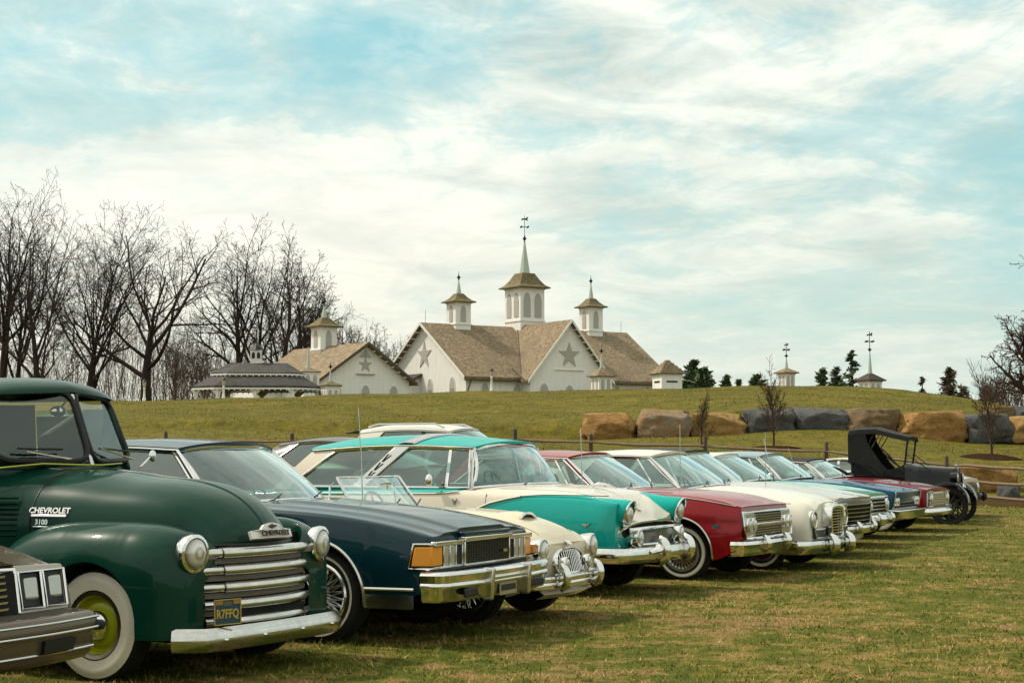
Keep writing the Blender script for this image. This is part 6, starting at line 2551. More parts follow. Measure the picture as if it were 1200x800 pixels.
# ================================================================== turquoise and white two-tone coupe
def twotone():
    root = car_at('hardtop_coupe', 'turquoise and white fifties hardtop with a chrome band over its roof', 'car', .42, 16.4, 27, 1.47)
    TQ, WH = (.002, .335, .300), (.66, .60, .51)
    low = curve([(-4.1, .50), (-2.2, .55), (-1.5, .62), (-1.1, .71), (-.86, .80), (-.6, .905), (-.3, .965), (0, .982), (.75, .985)])
    belt2 = curve([(-4.1, .93), (-1.2, .985), (-.90, 1.03), (-.75, 1.12), (1, 1.2)])

    def tone(x, y, z):
        a = abs(y)
        v = max(low(x) - z, z - belt2(x))
        if x > -.75: v = min(v, (a - .60) * .6)
        return v
    paint = car_paint('turquoise_and_white', WH, col2=TQ, rough=.25)
    tq = car_paint('turquoise', TQ, rough=.32, coat=.22)
    S = Shell(x0=-4.05, x1=.70, zb=[(-4, .34), (-3.4, .26), (.3, .25), (.7, .40)],
              zs=[(-4.05, .93), (-3.6, 1.0), (-2.9, 1.015), (-1.2, 1.035), (-.7, 1.015), (0, 1.005), (.4, .985), (.7, .945)],
              zc=[(-4.05, .90), (-3.4, 1.0), (-.85, 1.08), (-.5, 1.072), (0, 1.045), (.25, 1.005), (.42, .93), (.58, .82), (.70, .715)],
              wb=.88, wm=[(-4, .90), (-2, .945), (0, .945), (.5, .925), (.7, .90)], zm=.62, ws=[(-4, .82), (-1, .875), (0, .86), (.7, .83)], r=.07, r2=.10, cr=4.2, pu=2.2,
              arches=[(0, .33, .385), (-2.93, .33, .36)], nose=(.16, .05), tail=(.3, .12), seams=[-.68, -2.0], tone=tone, ns=24, nt=18, cap='ngon')
    G = dict(xa=-.87, xf=-.48, zf=1.075, xh=-.93, xhc=-.81, xr=-2.85, xrc=-2.95, xc=-3.28, xcc=-3.42, belt=1.04, yb=.835, wr=.70, zrf=1.455, zrr=1.43, rail_arc=.035, bow=3.2, ku=2.6,
             roof=[(-.81, 1.515), (-1.35, 1.57), (-1.9, 1.585), (-2.6, 1.55), (-2.95, 1.49)], cpil=(-3.06, -2.55), pa=.05, pmat=CHROME, visor=.03, wtrim=.018, strim=.016,
             bars=[(-1.15, -1.17, .035, CHROME)], seatx=-1.95, rearx=-2.85, lining=plain('white_lining', (.6, .57, .5), .8), cmat=car_paint('cream_white', WH, rough=.25), bulge=.045)
    S.build(root, paint, std_parts((-2.0, -.68), (-.60, .66), (-4.0, -3.5), .78), cabin_hole(G))
    greenhouse(root, G, tq, glass=GLASS_TEAL, interior=SEAT_WHITE, dash=SEAT_TEAL)
    # bright band over the roof and down both flanks
    zr = lambda x: lerp(G['zrf'], G['zrr'], (G['xh'] - x) / (G['xh'] - G['xr'])) + .035 * math.sin(math.pi * (G['xh'] - x) / (G['xh'] - G['xr']))
    rz = curve(G['roof'])
    rows = []
    for dx_, lift in ((-.10, .004), (-.09, .016), (0, .020), (.09, .016), (.10, .004)):
        row = []
        for i in range(25):
            u = math.sin((i / 24 - .5) * math.pi)
            x = -1.71 + dx_ + .10 * (1 - u * u)
            zc_ = rz(x - .02)
            row.append(Vector((x, u * .722, zr(-1.71 + dx_) + (zc_ - zr(-1.71 + dx_)) * (1 - abs(u) ** 2.6) + lift)))
        rows.append(row)
    MB().grid(rows).build('roof_band', STEEL, root, angle=50)
    for sd in (-1, 1):
        b0, t0 = Vector((-2.14, sd * .850, 1.03)), Vector((-1.73, sd * .722, 1.468))
        m = MB().hexa([b0, b0 + Vector((-.17, 0, 0)), b0 + Vector((-.17, -sd * .05, 0)), b0 + Vector((0, -sd * .05, 0)), t0 + Vector((.09, 0, 0)), t0 + Vector((-.10, 0, 0)), t0 + Vector((-.10, -sd * .05, 0)), t0 + Vector((.09, -sd * .05, 0))])
        m.build('band_pillar', STEEL, root, bevel=.012)
        for k in range(3):
            c = b0.lerp(t0, .22 + .2 * k) + Vector((-.06, sd * .004, 0))
            MB().slab(c, c + Vector((.075, 0, .08)), c + Vector((.055, 0, .08)), c + Vector((-.02, 0, 0)), .006).build('band_slot', SEAL, root)
        mir = MB().ball((-1.28, sd * .97, 1.12), .065, 12, sc=(.7, .9, 1)).tube([(-1.24, sd * .88, 1.06), (-1.26, sd * .95, 1.10)], .010, n=6)
        if sd < 0: mir.build('mirror', CHROME, root)
        hd = MB().tube([S.on_side(-1.98, .88, sd, .012), S.on_side(-1.90, .88, sd, .035), S.on_side(-1.80, .88, sd, .012)], .012, n=6)
        hd.build('handle', CHROME, root)
        v = S.on_side(-1.02, .90, sd, .004)
        MB().prism([(v.x - .03, v.z + .035), (v.x - .018, v.z + .035), (v.x, v.z - .01), (v.x + .018, v.z + .035), (v.x + .03, v.z + .035), (v.x, v.z - .035)], v.y - .006, v.y + .006, 'XZ').build('v_badge', CHROME, root)
        v = S.on_side(.42, .70, sd, .004)
        MB().prism([(v.x - .045, v.z + .016), (v.x - .008, v.z + .006), (v.x, v.z + .02), (v.x + .008, v.z + .006), (v.x + .045, v.z + .016), (v.x, v.z - .022)], v.y - .008, v.y + .008, 'XZ').build('wing_badge', CHROME, root)
    S.seam(root, [[(-.68, .30), (-.68, .985)], [(-2.0, .30), (-2.0, 1.0)]])
    S.hood_gap(root, [[(-.6, .78), (.2, .75), (.66, .66)]], -.58, .64, r=.003)
    S.trim(root, 'side_moulding', [(-4.0, .50), (-2.2, .55), (-1.5, .62), (-1.1, .71), (-.86, .80), (-.6, .905), (-.3, .965)], .011, CHROME)
    S.trim(root, 'side_moulding', [(-.3, .965), (0, .982), (.62, .975)], .0045, SEAL)
    S.trim(root, 'belt_moulding', [(-3.2, .97), (-1.2, .985), (-1.0, 1.01)], .008, CHROME)
    S.arch_lips(root, .008, CHROME)
    # nose: hooded lamps
    for sd in (-1, 1):
        rows = []
        for j, (x, k) in enumerate(((.45, 1.22), (.60, 1.13), (.70, 1.06), (.755, 1.0), (.762, .97), (.755, .93), (.69, .88))):
            row = []
            for i in range(29):
                a = 2 * math.pi * i / 28
                lean = .045 * math.sin(a) if j >= 2 else 0
                if j == 6: lean = 0
                row.append(Vector((x + lean, sd * (.675 + .118 * k * math.cos(a) * (.96)), .805 + .125 * k * math.sin(a))))
            rows.append(row[:-1])
        p = MB().grid(rows, closed_u=True).build('lamp_pod', tq, root, angle=60)
        MB().tube([v + Vector((.004, 0, 0)) for v in rows[4]], .010, n=6, closed=True).build('pod_rim', CHROME, p)
        lamp(root, (.756, sd * .675, .797), .098, ring=1.08, depth=.05, dome=.45)
    # grille opening
    X = .705
    out = []
    for k in range(40):
        a = 2 * math.pi * k / 40
        c, s_ = math.cos(a), math.sin(a)
        out.append(Vector((X + .012 - .05 * abs(c) ** 4, .80 * math.copysign(abs(c) ** .55, c), .560 + (.135 + .02 * (1 - abs(c))) * math.copysign(abs(s_) ** .75, s_))))
    MB().add(out, [tuple(range(40))]).build('grille_opening', DARK, root, smooth=False)
    MB().tube([p + Vector((.01, 0, 0)) for p in out], .018, n=7, closed=True).build('grille_surround', CHROME, root)
    g = MB()
    for k in range(41):
        y = lerp(-.46, .46, k / 40); g.box((X + .045 + .02 * (1 - (y / .46) ** 2), y, .565), (.010, .006, .12))
    for k in range(8):
        z = lerp(.505, .625, k / 7); g.tube([(X + .045, -.47, z), (X + .062, 0, z), (X + .045, .47, z)], .0045, n=5)
    g.build('grille', STEEL, root)
    MB().tube([(X + .03, -.62, .650), (X + .07, -.3, .655), (X + .08, 0, .657), (X + .07, .3, .655), (X + .03, .62, .650)], .016, n=7).build('grille_bar', CHROME, root)
    MB().tube([(X + .03, -.50, .490), (X + .07, 0, .488), (X + .03, .50, .490)], .018, n=7).build('grille_bar', CHROME, root)
    for sd in (-1, 1):
        lamp(root, (X + .12, sd * .545, .572), .072, ring=1.25, depth=.13, name='parking_lamp', dome=.45)
    # crest and ornament
    MB().prism([(-.05, .03), (0, .05), (.05, .03), (.045, -.03), (0, -.06), (-.045, -.03)], 0, .014, 'XY').xf(frame((.56, 0, .845), (0, 1, 0), (-.6, 0, .6))).build('nose_crest', car_paint('cream_white', WH, rough=.25), root, bevel=.003)
    for sd in (-1, 1):
        MB().tube([(.555, sd * .065, .87), (.50, sd * .16, .925)], .007, n=5).build('crest_wing', CHROME, root)
    MB().tube([(.06, 0, 1.05), (.14, 0, 1.075), (.25, 0, 1.06), (.34, 0, 1.035)], [.012, .035, .028, .008], n=8, flat=.7).tube([(.10, -.13, 1.06), (.20, 0, 1.07), (.10, .13, 1.06)], [.006, .016, .006], n=6).build('bonnet_ornament', CHROME, root)
    bp = bumper(root, bumper_path(X + .225, .93, .10, .15, .42, .405, n=22), [(.0, .085), (.035, .075), (.05, .03), (.05, -.02), (.035, -.06), (.0, -.075), (-.05, -.07), (-.05, .08)])
    for sd in (-1, 1):
        overrider(root, X + .245, sd * .33, .44, .30, .085, .13)
        MB().tube([(X + .24, sd * .36, .47), (X + .26, sd * .45, .45), (X + .22, sd * .55, .43)], [.06, .05, .03], n=8, flat=.7).build('bumper_wing', CHROME, root)
        MB().box((-4.02, sd * .72, .78), (.10, .20, .20)).build('tail_lamp', lens_mat('red_lens', (.30, .01, .01), .15, 80), root, bevel=.05, bseg=3)
    bumper(root, [Vector((-p.x - 3.2, -p.y, p.z)) for p in bumper_path(.96, .93, .08, .14, .3, .42)], blade(.15, .05, .05))
    st = dict(rim=.62, ww=(.66, .93), face=face_cover(CHROME, 24))
    wheels(root, 0, -2.93, 1.50, .33, st, wd=.18)
    wiper(root, [(-.48, -.42, 1.08), (-.55, -.15, 1.105), (-.555, -.05, 1.10)]); wiper(root, [(-.47, .22, 1.08), (-.56, .42, 1.11), (-.58, .52, 1.105)])
    whip(root, -.36, .70, 1.03, .62, -.02)


twotone()
# ================================================================== cream open roadster
def roadster():
    root = car_root('roadster', 'small cream open roadster with an oval grille and chrome driving lamps', 'sports car', 549, 730, 25, 1.24)
    CR = (.62, .54, .38)
    paint = car_paint('cream', CR, rough=.24)

    def topf(x, y):
        a = abs(y)
        k = sstep(-.9, -.4, x) * (1 - sstep(.30, .62, x))
        return -.035 * k * math.exp(-((a - .47) / .09) ** 2)
    S = Shell(x0=-3.05, x1=.60, zb=[(-3.05, .32), (-2.6, .22), (.2, .20), (.6, .30)],
              zs=[(-3.05, .55), (-2.7, .72), (-2.2, .80), (-1.5, .80), (-.9, .825), (-.3, .82), (0, .80), (.3, .755), (.48, .715), (.6, .665)],
              zc=[(-3.05, .58), (-2.5, .80), (-1.95, .86), (-.95, .92), (-.4, .915), (0, .89), (.3, .82), (.48, .735), (.6, .62)],
              wb=.66, wm=[(-3.05, .60), (-2.3, .74), (-1.2, .73), (0, .755), (.4, .735), (.6, .69)], zm=.50, ws=[(-3.05, .48), (-2.3, .63), (-1, .64), (0, .63), (.6, .56)],
              r=.13, r2=.16, cr=2.6, arches=[(0, .31, .355), (-2.34, .31, .355)], nose=(.24, .10), tail=(.5, .28), topf=topf, seams=[-.95, -1.75], ns=18, nt=18)
    hole = lambda x, y: -1.95 < x < -.98 and y < .56
    S.build(root, paint, std_parts((-1.75, -.95), (-.86, .52), (-2.95, -2.1), .44), hole)
    S.seam(root, [[(-.95, .28), (-.95, .80)], [(-1.75, .30), (-1.75, .79)]])
    S.hood_gap(root, [[(-.86, .44), (.5, .34)]], -.86, .50, [(-.86, .44)])
    S.trim(root, 'side_moulding', [(-2.9, .60), (-1.2, .66), (.25, .62)], .007, CHROME)
    # bonnet scoop
    m = MB()
    rows = []
    for x, hh in ((.02, .0), (.12, .03), (.22, .042), (.245, .044)):
        rows.append([Vector((x, y, S.top(x, abs(y)) + hh * (1 - (abs(y) / .16) ** 2.5) - .004)) for y in linspace(-.16, .16, 13)])
    m.grid(rows).build('bonnet_scoop', paint, root)
    MB().tube([p + Vector((.005, 0, 0)) for p in rows[-1]], .012, n=6).build('scoop_lip', CHROME, root)
    # nose
    X = .585
    out = []
    for k in range(36):
        a = 2 * math.pi * k / 36
        c, s_ = math.cos(a), math.sin(a)
        out.append(Vector((X + .050 - .03 * s_, .275 * math.copysign(abs(c) ** .8, c) * (1 + .10 * s_), .465 + .130 * s_)))
    MB().add([p + Vector((-.012, 0, 0)) for p in out], [tuple(range(36))]).build('grille_opening', DARK, root, smooth=False)
    shell = MB()
    shell.grid([[p + Vector((-.09, 0, 0)) for p in out], [Vector((p.x, p.y * 1.06, .465 + (p.z - .465) * 1.10)) for p in out], [Vector((p.x + .018, p.y * 1.0, .465 + (p.z - .465) * 1.0)) for p in out], [p + Vector((-.01, -p.y * .1, -(p.z - .465) * .1)) for p in out]], closed_u=True)
    shell.build('grille_surround', CHROME, root, angle=60)
    g = MB()
    for k in range(15):
        y = lerp(-.245, .245, k / 14)
        hh = .122 * (1 - (abs(y) / .275) ** 2.4) ** .5
        g.tube([(X + .062 + .022 * (1 - (y / .26) ** 2) + .028 * (zz), y, .465 - zz * hh) for zz in (-1, 0, 1)], .0045, n=5)
    g.build('grille', CHROME, root)
    MB().prism([(-.05, .022), (0, .032), (.05, .022), (.035, -.02), (0, -.03), (-.035, -.02)], 0, .010, 'XY').xf(frame((X + .035, 0, .635), (0, 1, 0), (-.75, 0, .6))).build('nose_badge', CHROME, root, bevel=.002)
    for sd in (-1, 1):
        lamp(root, (.625, sd * .525, .590), .092, ring=1.18, depth=.10, dirv=(1, sd * .02, .02), dome=.42)
        lamp(root, (X + .125, sd * .235, .480), .050, ring=1.14, depth=.055, name='driving_lamp', dirv=(1, 0, .02), dome=.45)
        MB().tube([(X + .09, sd * .235, .34), (X + .09, sd * .235, .44)], .013, n=6).build('lamp_stalk', CHROME, root)
        lamp(root, (.60, sd * .525, .415), .032, ring=1.3, depth=.06, name='turn_lamp', lens=AMBER, dirv=(1, sd * .15, 0))
        overrider(root, X + .13, sd * .36, .375, .24, .065, .10)
    MB().tube([(X + .09, -.42, .40), (X + .10, 0, .40), (X + .09, .42, .40)], .010, n=6).build('badge_bar', CHROME, root)
    bumper(root, bumper_path(X + .11, .69, .06, .10, .18, .335), [(.0, .055), (.022, .05), (.03, .02), (.022, .004), (.03, -.012), (.022, -.045), (0, -.055), (-.03, -.05), (-.03, .05)])
    MB().grid([[(X + .02 - .06 * t * t, t * .56, .31) for t in linspace(-1, 1, 11)], [(X + .10 - .06 * t * t, t * .50, .24) for t in linspace(-1, 1, 11)], [(X + .02 - .06 * t * t, t * .50, .20) for t in linspace(-1, 1, 11)]]).build('front_apron', paint, root)
    # windscreen and quarter lights
    rows = []
    for v in linspace(0, 1, 5):
        rows.append([Vector((lerp(lerp(-1.06, -.90, 1 - u * u), lerp(-1.30, -1.20, 1 - u * u), v), u * lerp(.585, .545, v), lerp(lerp(.845, .925, 1 - u * u), 1.175, v))) for u in linspace(-1, 1, 15)])
    w = MB().grid(rows).build('windscreen', glass_mat('thin_glass', (.93, .94, .92), .22), root)
    fr = rows[0] + [r[-1] for r in rows[1:]] + list(reversed(rows[-1])) + [r[0] for r in reversed(rows[1:-1])]
    MB().tube(fr, .012, n=6, closed=True).build('windscreen_frame', CHROME, w)
    for sd in (-1, 1):
        tri = [Vector((-1.07, sd * .59, .85)), Vector((-1.34, sd * .60, .85)), Vector((-1.36, sd * .56, 1.10)), Vector((-1.30, sd * .548, 1.165))]
        q = MB().add(tri, [(0, 1, 2, 3)]).build('quarter_light', GLASS_CLEAR, root, smooth=False)
        MB().tube(tri, .009, n=6, closed=True).build('quarter_frame', CHROME, q)
        for y in (.34,):
            MB().box((-1.62, sd * y, .52), (.46, .44, .14)).box((-1.86, sd * y, .72), (.12, .44, .46), Matrix.Rotation(R(-14), 3, 'Y')).build('seat', SEAT_RED, root, bevel=.05, bseg=3)
    MB().tube([(-1.10, -.55, .80), (-1.04, 0, .84), (-1.10, .55, .80)], .07, n=9).build('dashboard', SEAT_DARK, root)
    MB().box((-1.5, 0, .36), (1.1, 1.1, .04)).build('cabin_floor', SEAL, root)
    MB().tube([(-1.06, 0, 1.12), (-1.12, 0, 1.10)], .008, n=5).box((-1.13, 0, 1.10), (.02, .20, .05)).build('mirror', CHROME, root)
    s_ = part_empty('steering', root, (-1.40, .33, .86))
    m = MB(); m.tube([(.19 * math.cos(a), .19 * math.sin(a), 0) for a in linspace(0, 2 * math.pi, 25)[:-1]], .011, n=6, closed=True); m.tube([(-.18, 0, 0), (.18, 0, 0)], .008, n=5); m.xf(Matrix.Rotation(R(68), 4, 'Y')); m.build('steering_wheel', BLACK_PLASTIC, s_)
    MB().tube([(0, 0, 0), (.36, 0, -.14)], .02, n=6).build('steering_column', BLACK_PLASTIC, s_)
    wiper(root, [(-.90, -.25, .915), (-.97, -.02, .985)]); wiper(root, [(-.90, .15, .92), (-.98, .38, .975)])
    st = dict(rim=.66, face=face_wire(STEEL, 20, .2, knock=True, rimmat=CHROME))
    wheels(root, 0, -2.34, 1.24, .30, st, wd=.16)
    for sd in (-1, 1): lamp(root, (-3.0, sd * .46, .60), .035, ring=1.2, depth=.05, name='tail_lamp', lens=lens_mat('red_lens', (.30, .01, .01), .15, 80), dirv=(-1, 0, 0))


roadster()
# ================================================================== red sedan with quad lamps
RED_LENS = lens_mat('red_lens', (.30, .01, .01), .15, 80)


def red_sedan():
    root = car_root('sedan', 'bright red sixties sedan with paired round lamps and a silver grille', 'car', 802, 679, 27, 1.48)
    paint = car_paint('bright_red', (.26, .006, .010), rough=.26)
    xw = -2.92
    sf = lambda x, z: -.012 * math.exp(-((z - .62) / .05) ** 2)

    def shear(x, y, z):
        k = sstep(.40, .71, x)
        return k * (-.16 * abs(z - .60) + .03 * (1 - (y / .9) ** 2))
    S = Shell(x0=-3.95, x1=.71, zb=[(-3.95, .36), (-3.4, .24), (.3, .22), (.71, .34)],
              zs=[(-3.95, .84), (-3.4, .90), (-2.5, .935), (-1, .955), (-.3, .93), (.3, .885), (.71, .805)],
              zc=[(-3.95, .86), (-3.3, .94), (-.8, .995), (0, .965), (.5, .90), (.71, .815)],
              wb=.87, wm=[(-3.95, .88), (-2, .93), (.1, .93), (.71, .85)], zm=.52, ws=[(-3.95, .84), (-1, .87), (0, .865), (.71, .80)], r=.025, r2=.04, cr=3, sidef=sf, shear=shear,
              arches=[(0, .31, .375), (xw, .31, .36)], nose=(.05, .02), tail=(.15, .06), seams=[-.70, -1.95, -2.75], ns=22)
    G = dict(xa=-1.0, xf=-.74, zf=1.0, xh=-1.48, xhc=-1.36, xr=-2.75, xrc=-2.85, xc=-3.22, xcc=-3.42, belt=.95, yb=.80, wr=.63, zrf=1.345, zrr=1.335, rail_arc=.02,
             roof=[(-1.36, 1.405), (-1.9, 1.43), (-2.85, 1.385)], cpil=(-2.98, -2.55), pa=.07, visor=.02, bars=[(-1.33, -1.62, .022, CHROME), (-1.98, -2.05, .07, plain('brown_post', (.10, .06, .05), .5))], seatx=-1.9, rearx=-2.7, strim=.016, bow=2.6)
    S.build(root, paint, std_parts((-1.95, -.70), (-.74, .74), (-3.85, -3.4), .80, rear_doors=(-2.75, -1.95)), cabin_hole(G))
    greenhouse(root, G, paint, glass=GLASS, interior=plain('tan_upholstery', (.30, .25, .20), .6))
    S.seam(root, [[(-.70, .28), (-.70, .92)], [(-1.95, .28), (-1.95, .93)]])
    S.hood_gap(root, [lambda x: .80], -.70, .76)
    S.arch_lips(root, .012, STEEL)
    S.trim(root, 'side_moulding', [(-3.9, .80), (-1, .93), (0, .905), (.66, .815)], .006, STEEL)
    S.trim(root, 'sill_moulding', [(-2.5, .265), (-.42, .265)], .014, STEEL)
    for sd in (-1, 1):
        v = S.on_side(.42, .60, sd, .004)
        MB().prism([(v.x - .055, v.z + .02), (v.x - .015, v.z + .006), (v.x, v.z + .022), (v.x + .015, v.z + .006), (v.x + .055, v.z + .02), (v.x, v.z - .03)], v.y - .006, v.y + .006, 'XZ').build('wing_badge', CHROME, root)
    X = .705
    MB().hexa([(X - .03, -.76, .475), (X + .02, -.78, .475), (X + .02, .78, .475), (X - .03, .76, .475), (X - .04, -.76, .735), (X + .005, -.78, .735), (X + .005, .78, .735), (X - .04, .76, .735)]).build('grille_back', plain('dark_grey_grille', (.06, .06, .058), .5, metal=.5), root, bevel=.01)
    g = MB()
    for k in range(9):
        z = lerp(.505, .715, k / 8)
        if abs(z - .61) < .02: continue
        g.box((X + .028, 0, z), (.012, .92, .007))
    for k in range(25): g.box((X + .022, lerp(-.45, .45, k / 24), .61), (.010, .004, .22))
    g.build('grille', STEEL, root, smooth=False)
    MB().box((X + .045, 0, .612), (.03, .94, .030)).build('grille_bar', CHROME, root, bevel=.008)
    fr = [(X + .03, -.80, .465), (X + .045, 0, .462), (X + .03, .80, .465), (X + .02, .82, .60), (X - .005, .805, .745), (X + .015, 0, .75), (X - .005, -.805, .745), (X + .02, -.82, .60)]
    MB().tube(fr, .015, n=7, closed=True).build('grille_surround', CHROME, root)
    for sd in (-1, 1):
        pl = MB().hexa([(X + .018, sd * .47, .478), (X + .018, sd * .79, .478), (X + .03, sd * .79, .478), (X + .03, sd * .47, .478), (X + .0, sd * .47, .735), (X + .0, sd * .79, .735), (X + .02, sd * .79, .735), (X + .02, sd * .47, .735)])
        pl.build('lamp_panel', STEEL, root, bevel=.004)
        for y in (.555, .715):
            lamp(root, (X + .045, sd * y, .61), .068, ring=1.14, depth=.05, dirv=(1, sd * .04, 0), dome=.4)
        MB().box((X + .02, sd * .5, .40), (.03, .16, .05)).build('parking_lamp', LENS, root, bevel=.01)
    MB().box((X - .02, 0, .40), (.06, 1.58, .12)).build('lower_panel', paint, root, bevel=.01)
    bp = bumper(root, bumper_path(X + .07, .84, .06, .09, .04, .365), [(.0, .075), (.03, .07), (.05, .035), (.03, .0), (.028, -.045), (.012, -.085), (-.03, -.085), (-.05, .07)])
    for sd in (-1, 1): overrider(root, X + .095, sd * .36, .40, .20, .07, .10)
    bumper(root, [Vector((-p.x - 3.1, -p.y, p.z)) for p in bumper_path(.96, .92, .05, .10, .25, .42)], blade(.14, .05, .05))
    for sd in (-1, 1): MB().box((-3.95, sd * .62, .66), (.05, .36, .12)).build('tail_lamp', RED_LENS, root, bevel=.02)
    st = dict(rim=.66, ww=(.78, .90), face=face_cover(STEEL, 26))
    wheels(root, 0, xw, 1.50, .305, st, wd=.18)
    wiper(root, [(-.72, -.5, 1.0), (-.86, -.2, 1.06)]); wiper(root, [(-.72, .1, 1.01), (-.86, .42, 1.06)])
    lamp(root, (-1.30, -.93, 1.0), .05, ring=1.1, depth=.05, name='mirror', lens=STEEL, dirv=(-1, 0, 0))
    whip(root, -.6, .70, .985, .75, .0)


red_sedan()


# ================================================================== white hardtop with an upright grille
def white_hawk():
    root = car_root('hardtop_coupe', 'white coupe with a white roof, round lamps and an upright chrome grille', 'car', 894, 667, 27, 1.45)
    paint = car_paint('warm_white', (.66, .635, .54), rough=.25)
    xw = -3.0

    def topf(x, y):
        a = abs(y)
        k = sstep(-.7, -.2, x)
        return -.035 * k * math.exp(-((a - .50) / .07) ** 2)
    S = Shell(x0=-4.0, x1=.60, zb=[(-4, .34), (-3.4, .24), (.3, .21), (.60, .26)],
              zs=[(-4, .80), (-3.3, .90), (-2, .94), (-1, .935), (-.3, .90), (.2, .84), (.5, .76), (.60, .69)],
              zc=[(-4, .82), (-3.2, .93), (-.85, .99), (-.3, .975), (.2, .915), (.5, .85), (.60, .80)],
              wb=.84, wm=[(-4, .84), (-2, .89), (.2, .90), (.60, .87)], zm=.48, ws=[(-4, .78), (-1, .83), (0, .81), (.60, .74)], r=.09, r2=.12, cr=2.6, topf=topf,
              arches=[(0, .295, .365), (xw, .30, .36)], nose=(.22, .07), tail=(.2, .08), seams=[-.78, -2.1], ns=20, nt=18)
    G = dict(xa=-1.02, xf=-.78, zf=1.0, xh=-1.50, xhc=-1.38, xr=-2.55, xrc=-2.62, xc=-3.0, xcc=-3.15, belt=.94, yb=.78, wr=.63, zrf=1.36, zrr=1.35, rail_arc=.02, roof=[(-1.38, 1.42), (-1.9, 1.445), (-2.62, 1.41)],
             cpil=(-2.55, -2.20), pa=.05, visor=.02, bars=[(-1.34, -1.66, .022, CHROME)], pmat=STEEL, cmat=paint, seatx=-1.9, rearx=-2.6, bow=2.6)
    S.build(root, paint, std_parts((-2.1, -.78), (-.78, .60), (-3.9, -3.2), .70), cabin_hole(G))
    greenhouse(root, G, paint, glass=GLASS)
    S.seam(root, [[(-.78, .27), (-.78, .90)], [(-2.1, .27), (-2.1, .91)]])
    S.arch_lips(root, .010, STEEL)
    S.trim(root, 'sill_moulding', [(-2.6, .245), (-.40, .245)], .016, STEEL)
    # upright grille shell standing proud of the wings
    x0, x1 = .45, .71
    def ring(x, k, dz=0):
        return [(x, -.245 * k, .40), (x, -.275 * k, .60), (x, -.255 * k, .715), (x, -.20 * k, .752 + dz), (x, 0, .765 + dz), (x, .20 * k, .752 + dz), (x, .255 * k, .715), (x, .275 * k, .60), (x, .245 * k, .40)]
    MB().grid([ring(.25, 1.0, .08), ring(.62, 1.0, .025), ring(x1 - .06, 1.0)]).build('grille_nose', paint, root, angle=50)
    sh = MB().grid([ring(x1 - .10, 1.02, .008), ring(x1 + .01, 1.03, .01), ring(x1 + .015, .97, -.01), ring(x1 + .01, .82, -.035), ring(x1 - .03, .80, -.04)])
    sh.build('grille_surround', CHROME, root, angle=50)
    MB().add(ring(x1 - .028, .84, -.03), [tuple(range(9))]).build('grille_back', DARK, root, smooth=False)
    g = MB()
    for k in range(9): g.box((x1 - .005, 0, lerp(.43, .70, k / 8)), (.02, .42, .013))
    g.box((x1 + .004, 0, .56), (.02, .022, .33))
    g.build('grille', STEEL, root, smooth=False)
    MB().lathe([(0, .0), (.022, .0), (.010, .02), (.014, .05), (0, .065)], n=8, c=(x1 - .03, 0, .765)).build('grille_cap', CHROME, root)
    for sd in (-1, 1):
        lamp(root, (.605, sd * .655, .600), .085, ring=1.24, depth=.10, dirv=(1, sd * .08, 0), dome=.4, bezel=paint)
        MB().tube([(.625, sd * .655 + .098 * math.cos(a), .600 + .098 * math.sin(a)) for a in linspace(0, 2 * math.pi, 25)[:-1]], .012, n=6, closed=True).build('lamp_ring', CHROME, root)
        MB().box((.62, sd * .50, .435), (.06, .34, .11)).build('side_grille', plain('dark_grey_grille', (.06, .06, .058), .5, metal=.5), root, bevel=.02)
        MB().tube([(.655, sd * .33, .385), (.655, sd * .67, .385), (.645, sd * .68, .485), (.655, sd * .33, .485)], .010, n=6, closed=True).build('side_grille_frame', STEEL, root)
        overrider(root, .73, sd * .34, .30, .28, .11, .14)
    bumper(root, bumper_path(.69, .88, .09, .14, .30, .28), [(.0, .08), (.03, .07), (.045, .02), (.03, -.04), (0, -.085), (-.04, -.085), (-.05, .07)])
    bumper(root, [Vector((-p.x - 3.15, -p.y, p.z)) for p in bumper_path(.96, .88, .05, .10, .25, .40)], blade(.14, .05, .05))
    for sd in (-1, 1): MB().box((-4.0, sd * .66, .64), (.06, .16, .22)).build('tail_lamp', RED_LENS, root, bevel=.03)
    RW = plain('red_wheel', (.16, .03, .022), .4)
    st = dict(rim=.64, ww=(.74, .80), face=face_disc(RW, STEEL, caps=.62, ring=STEEL, dome=.05, slots=0))
    wheels(root, 0, xw, 1.46, .295, st, wd=.18)
    wiper(root, [(-.76, -.5, 1.0), (-.90, -.2, 1.06)]); wiper(root, [(-.76, .1, 1.01), (-.90, .42, 1.06)])
    whip(root, -.4, .62, .97, .7, .0)


white_hawk()
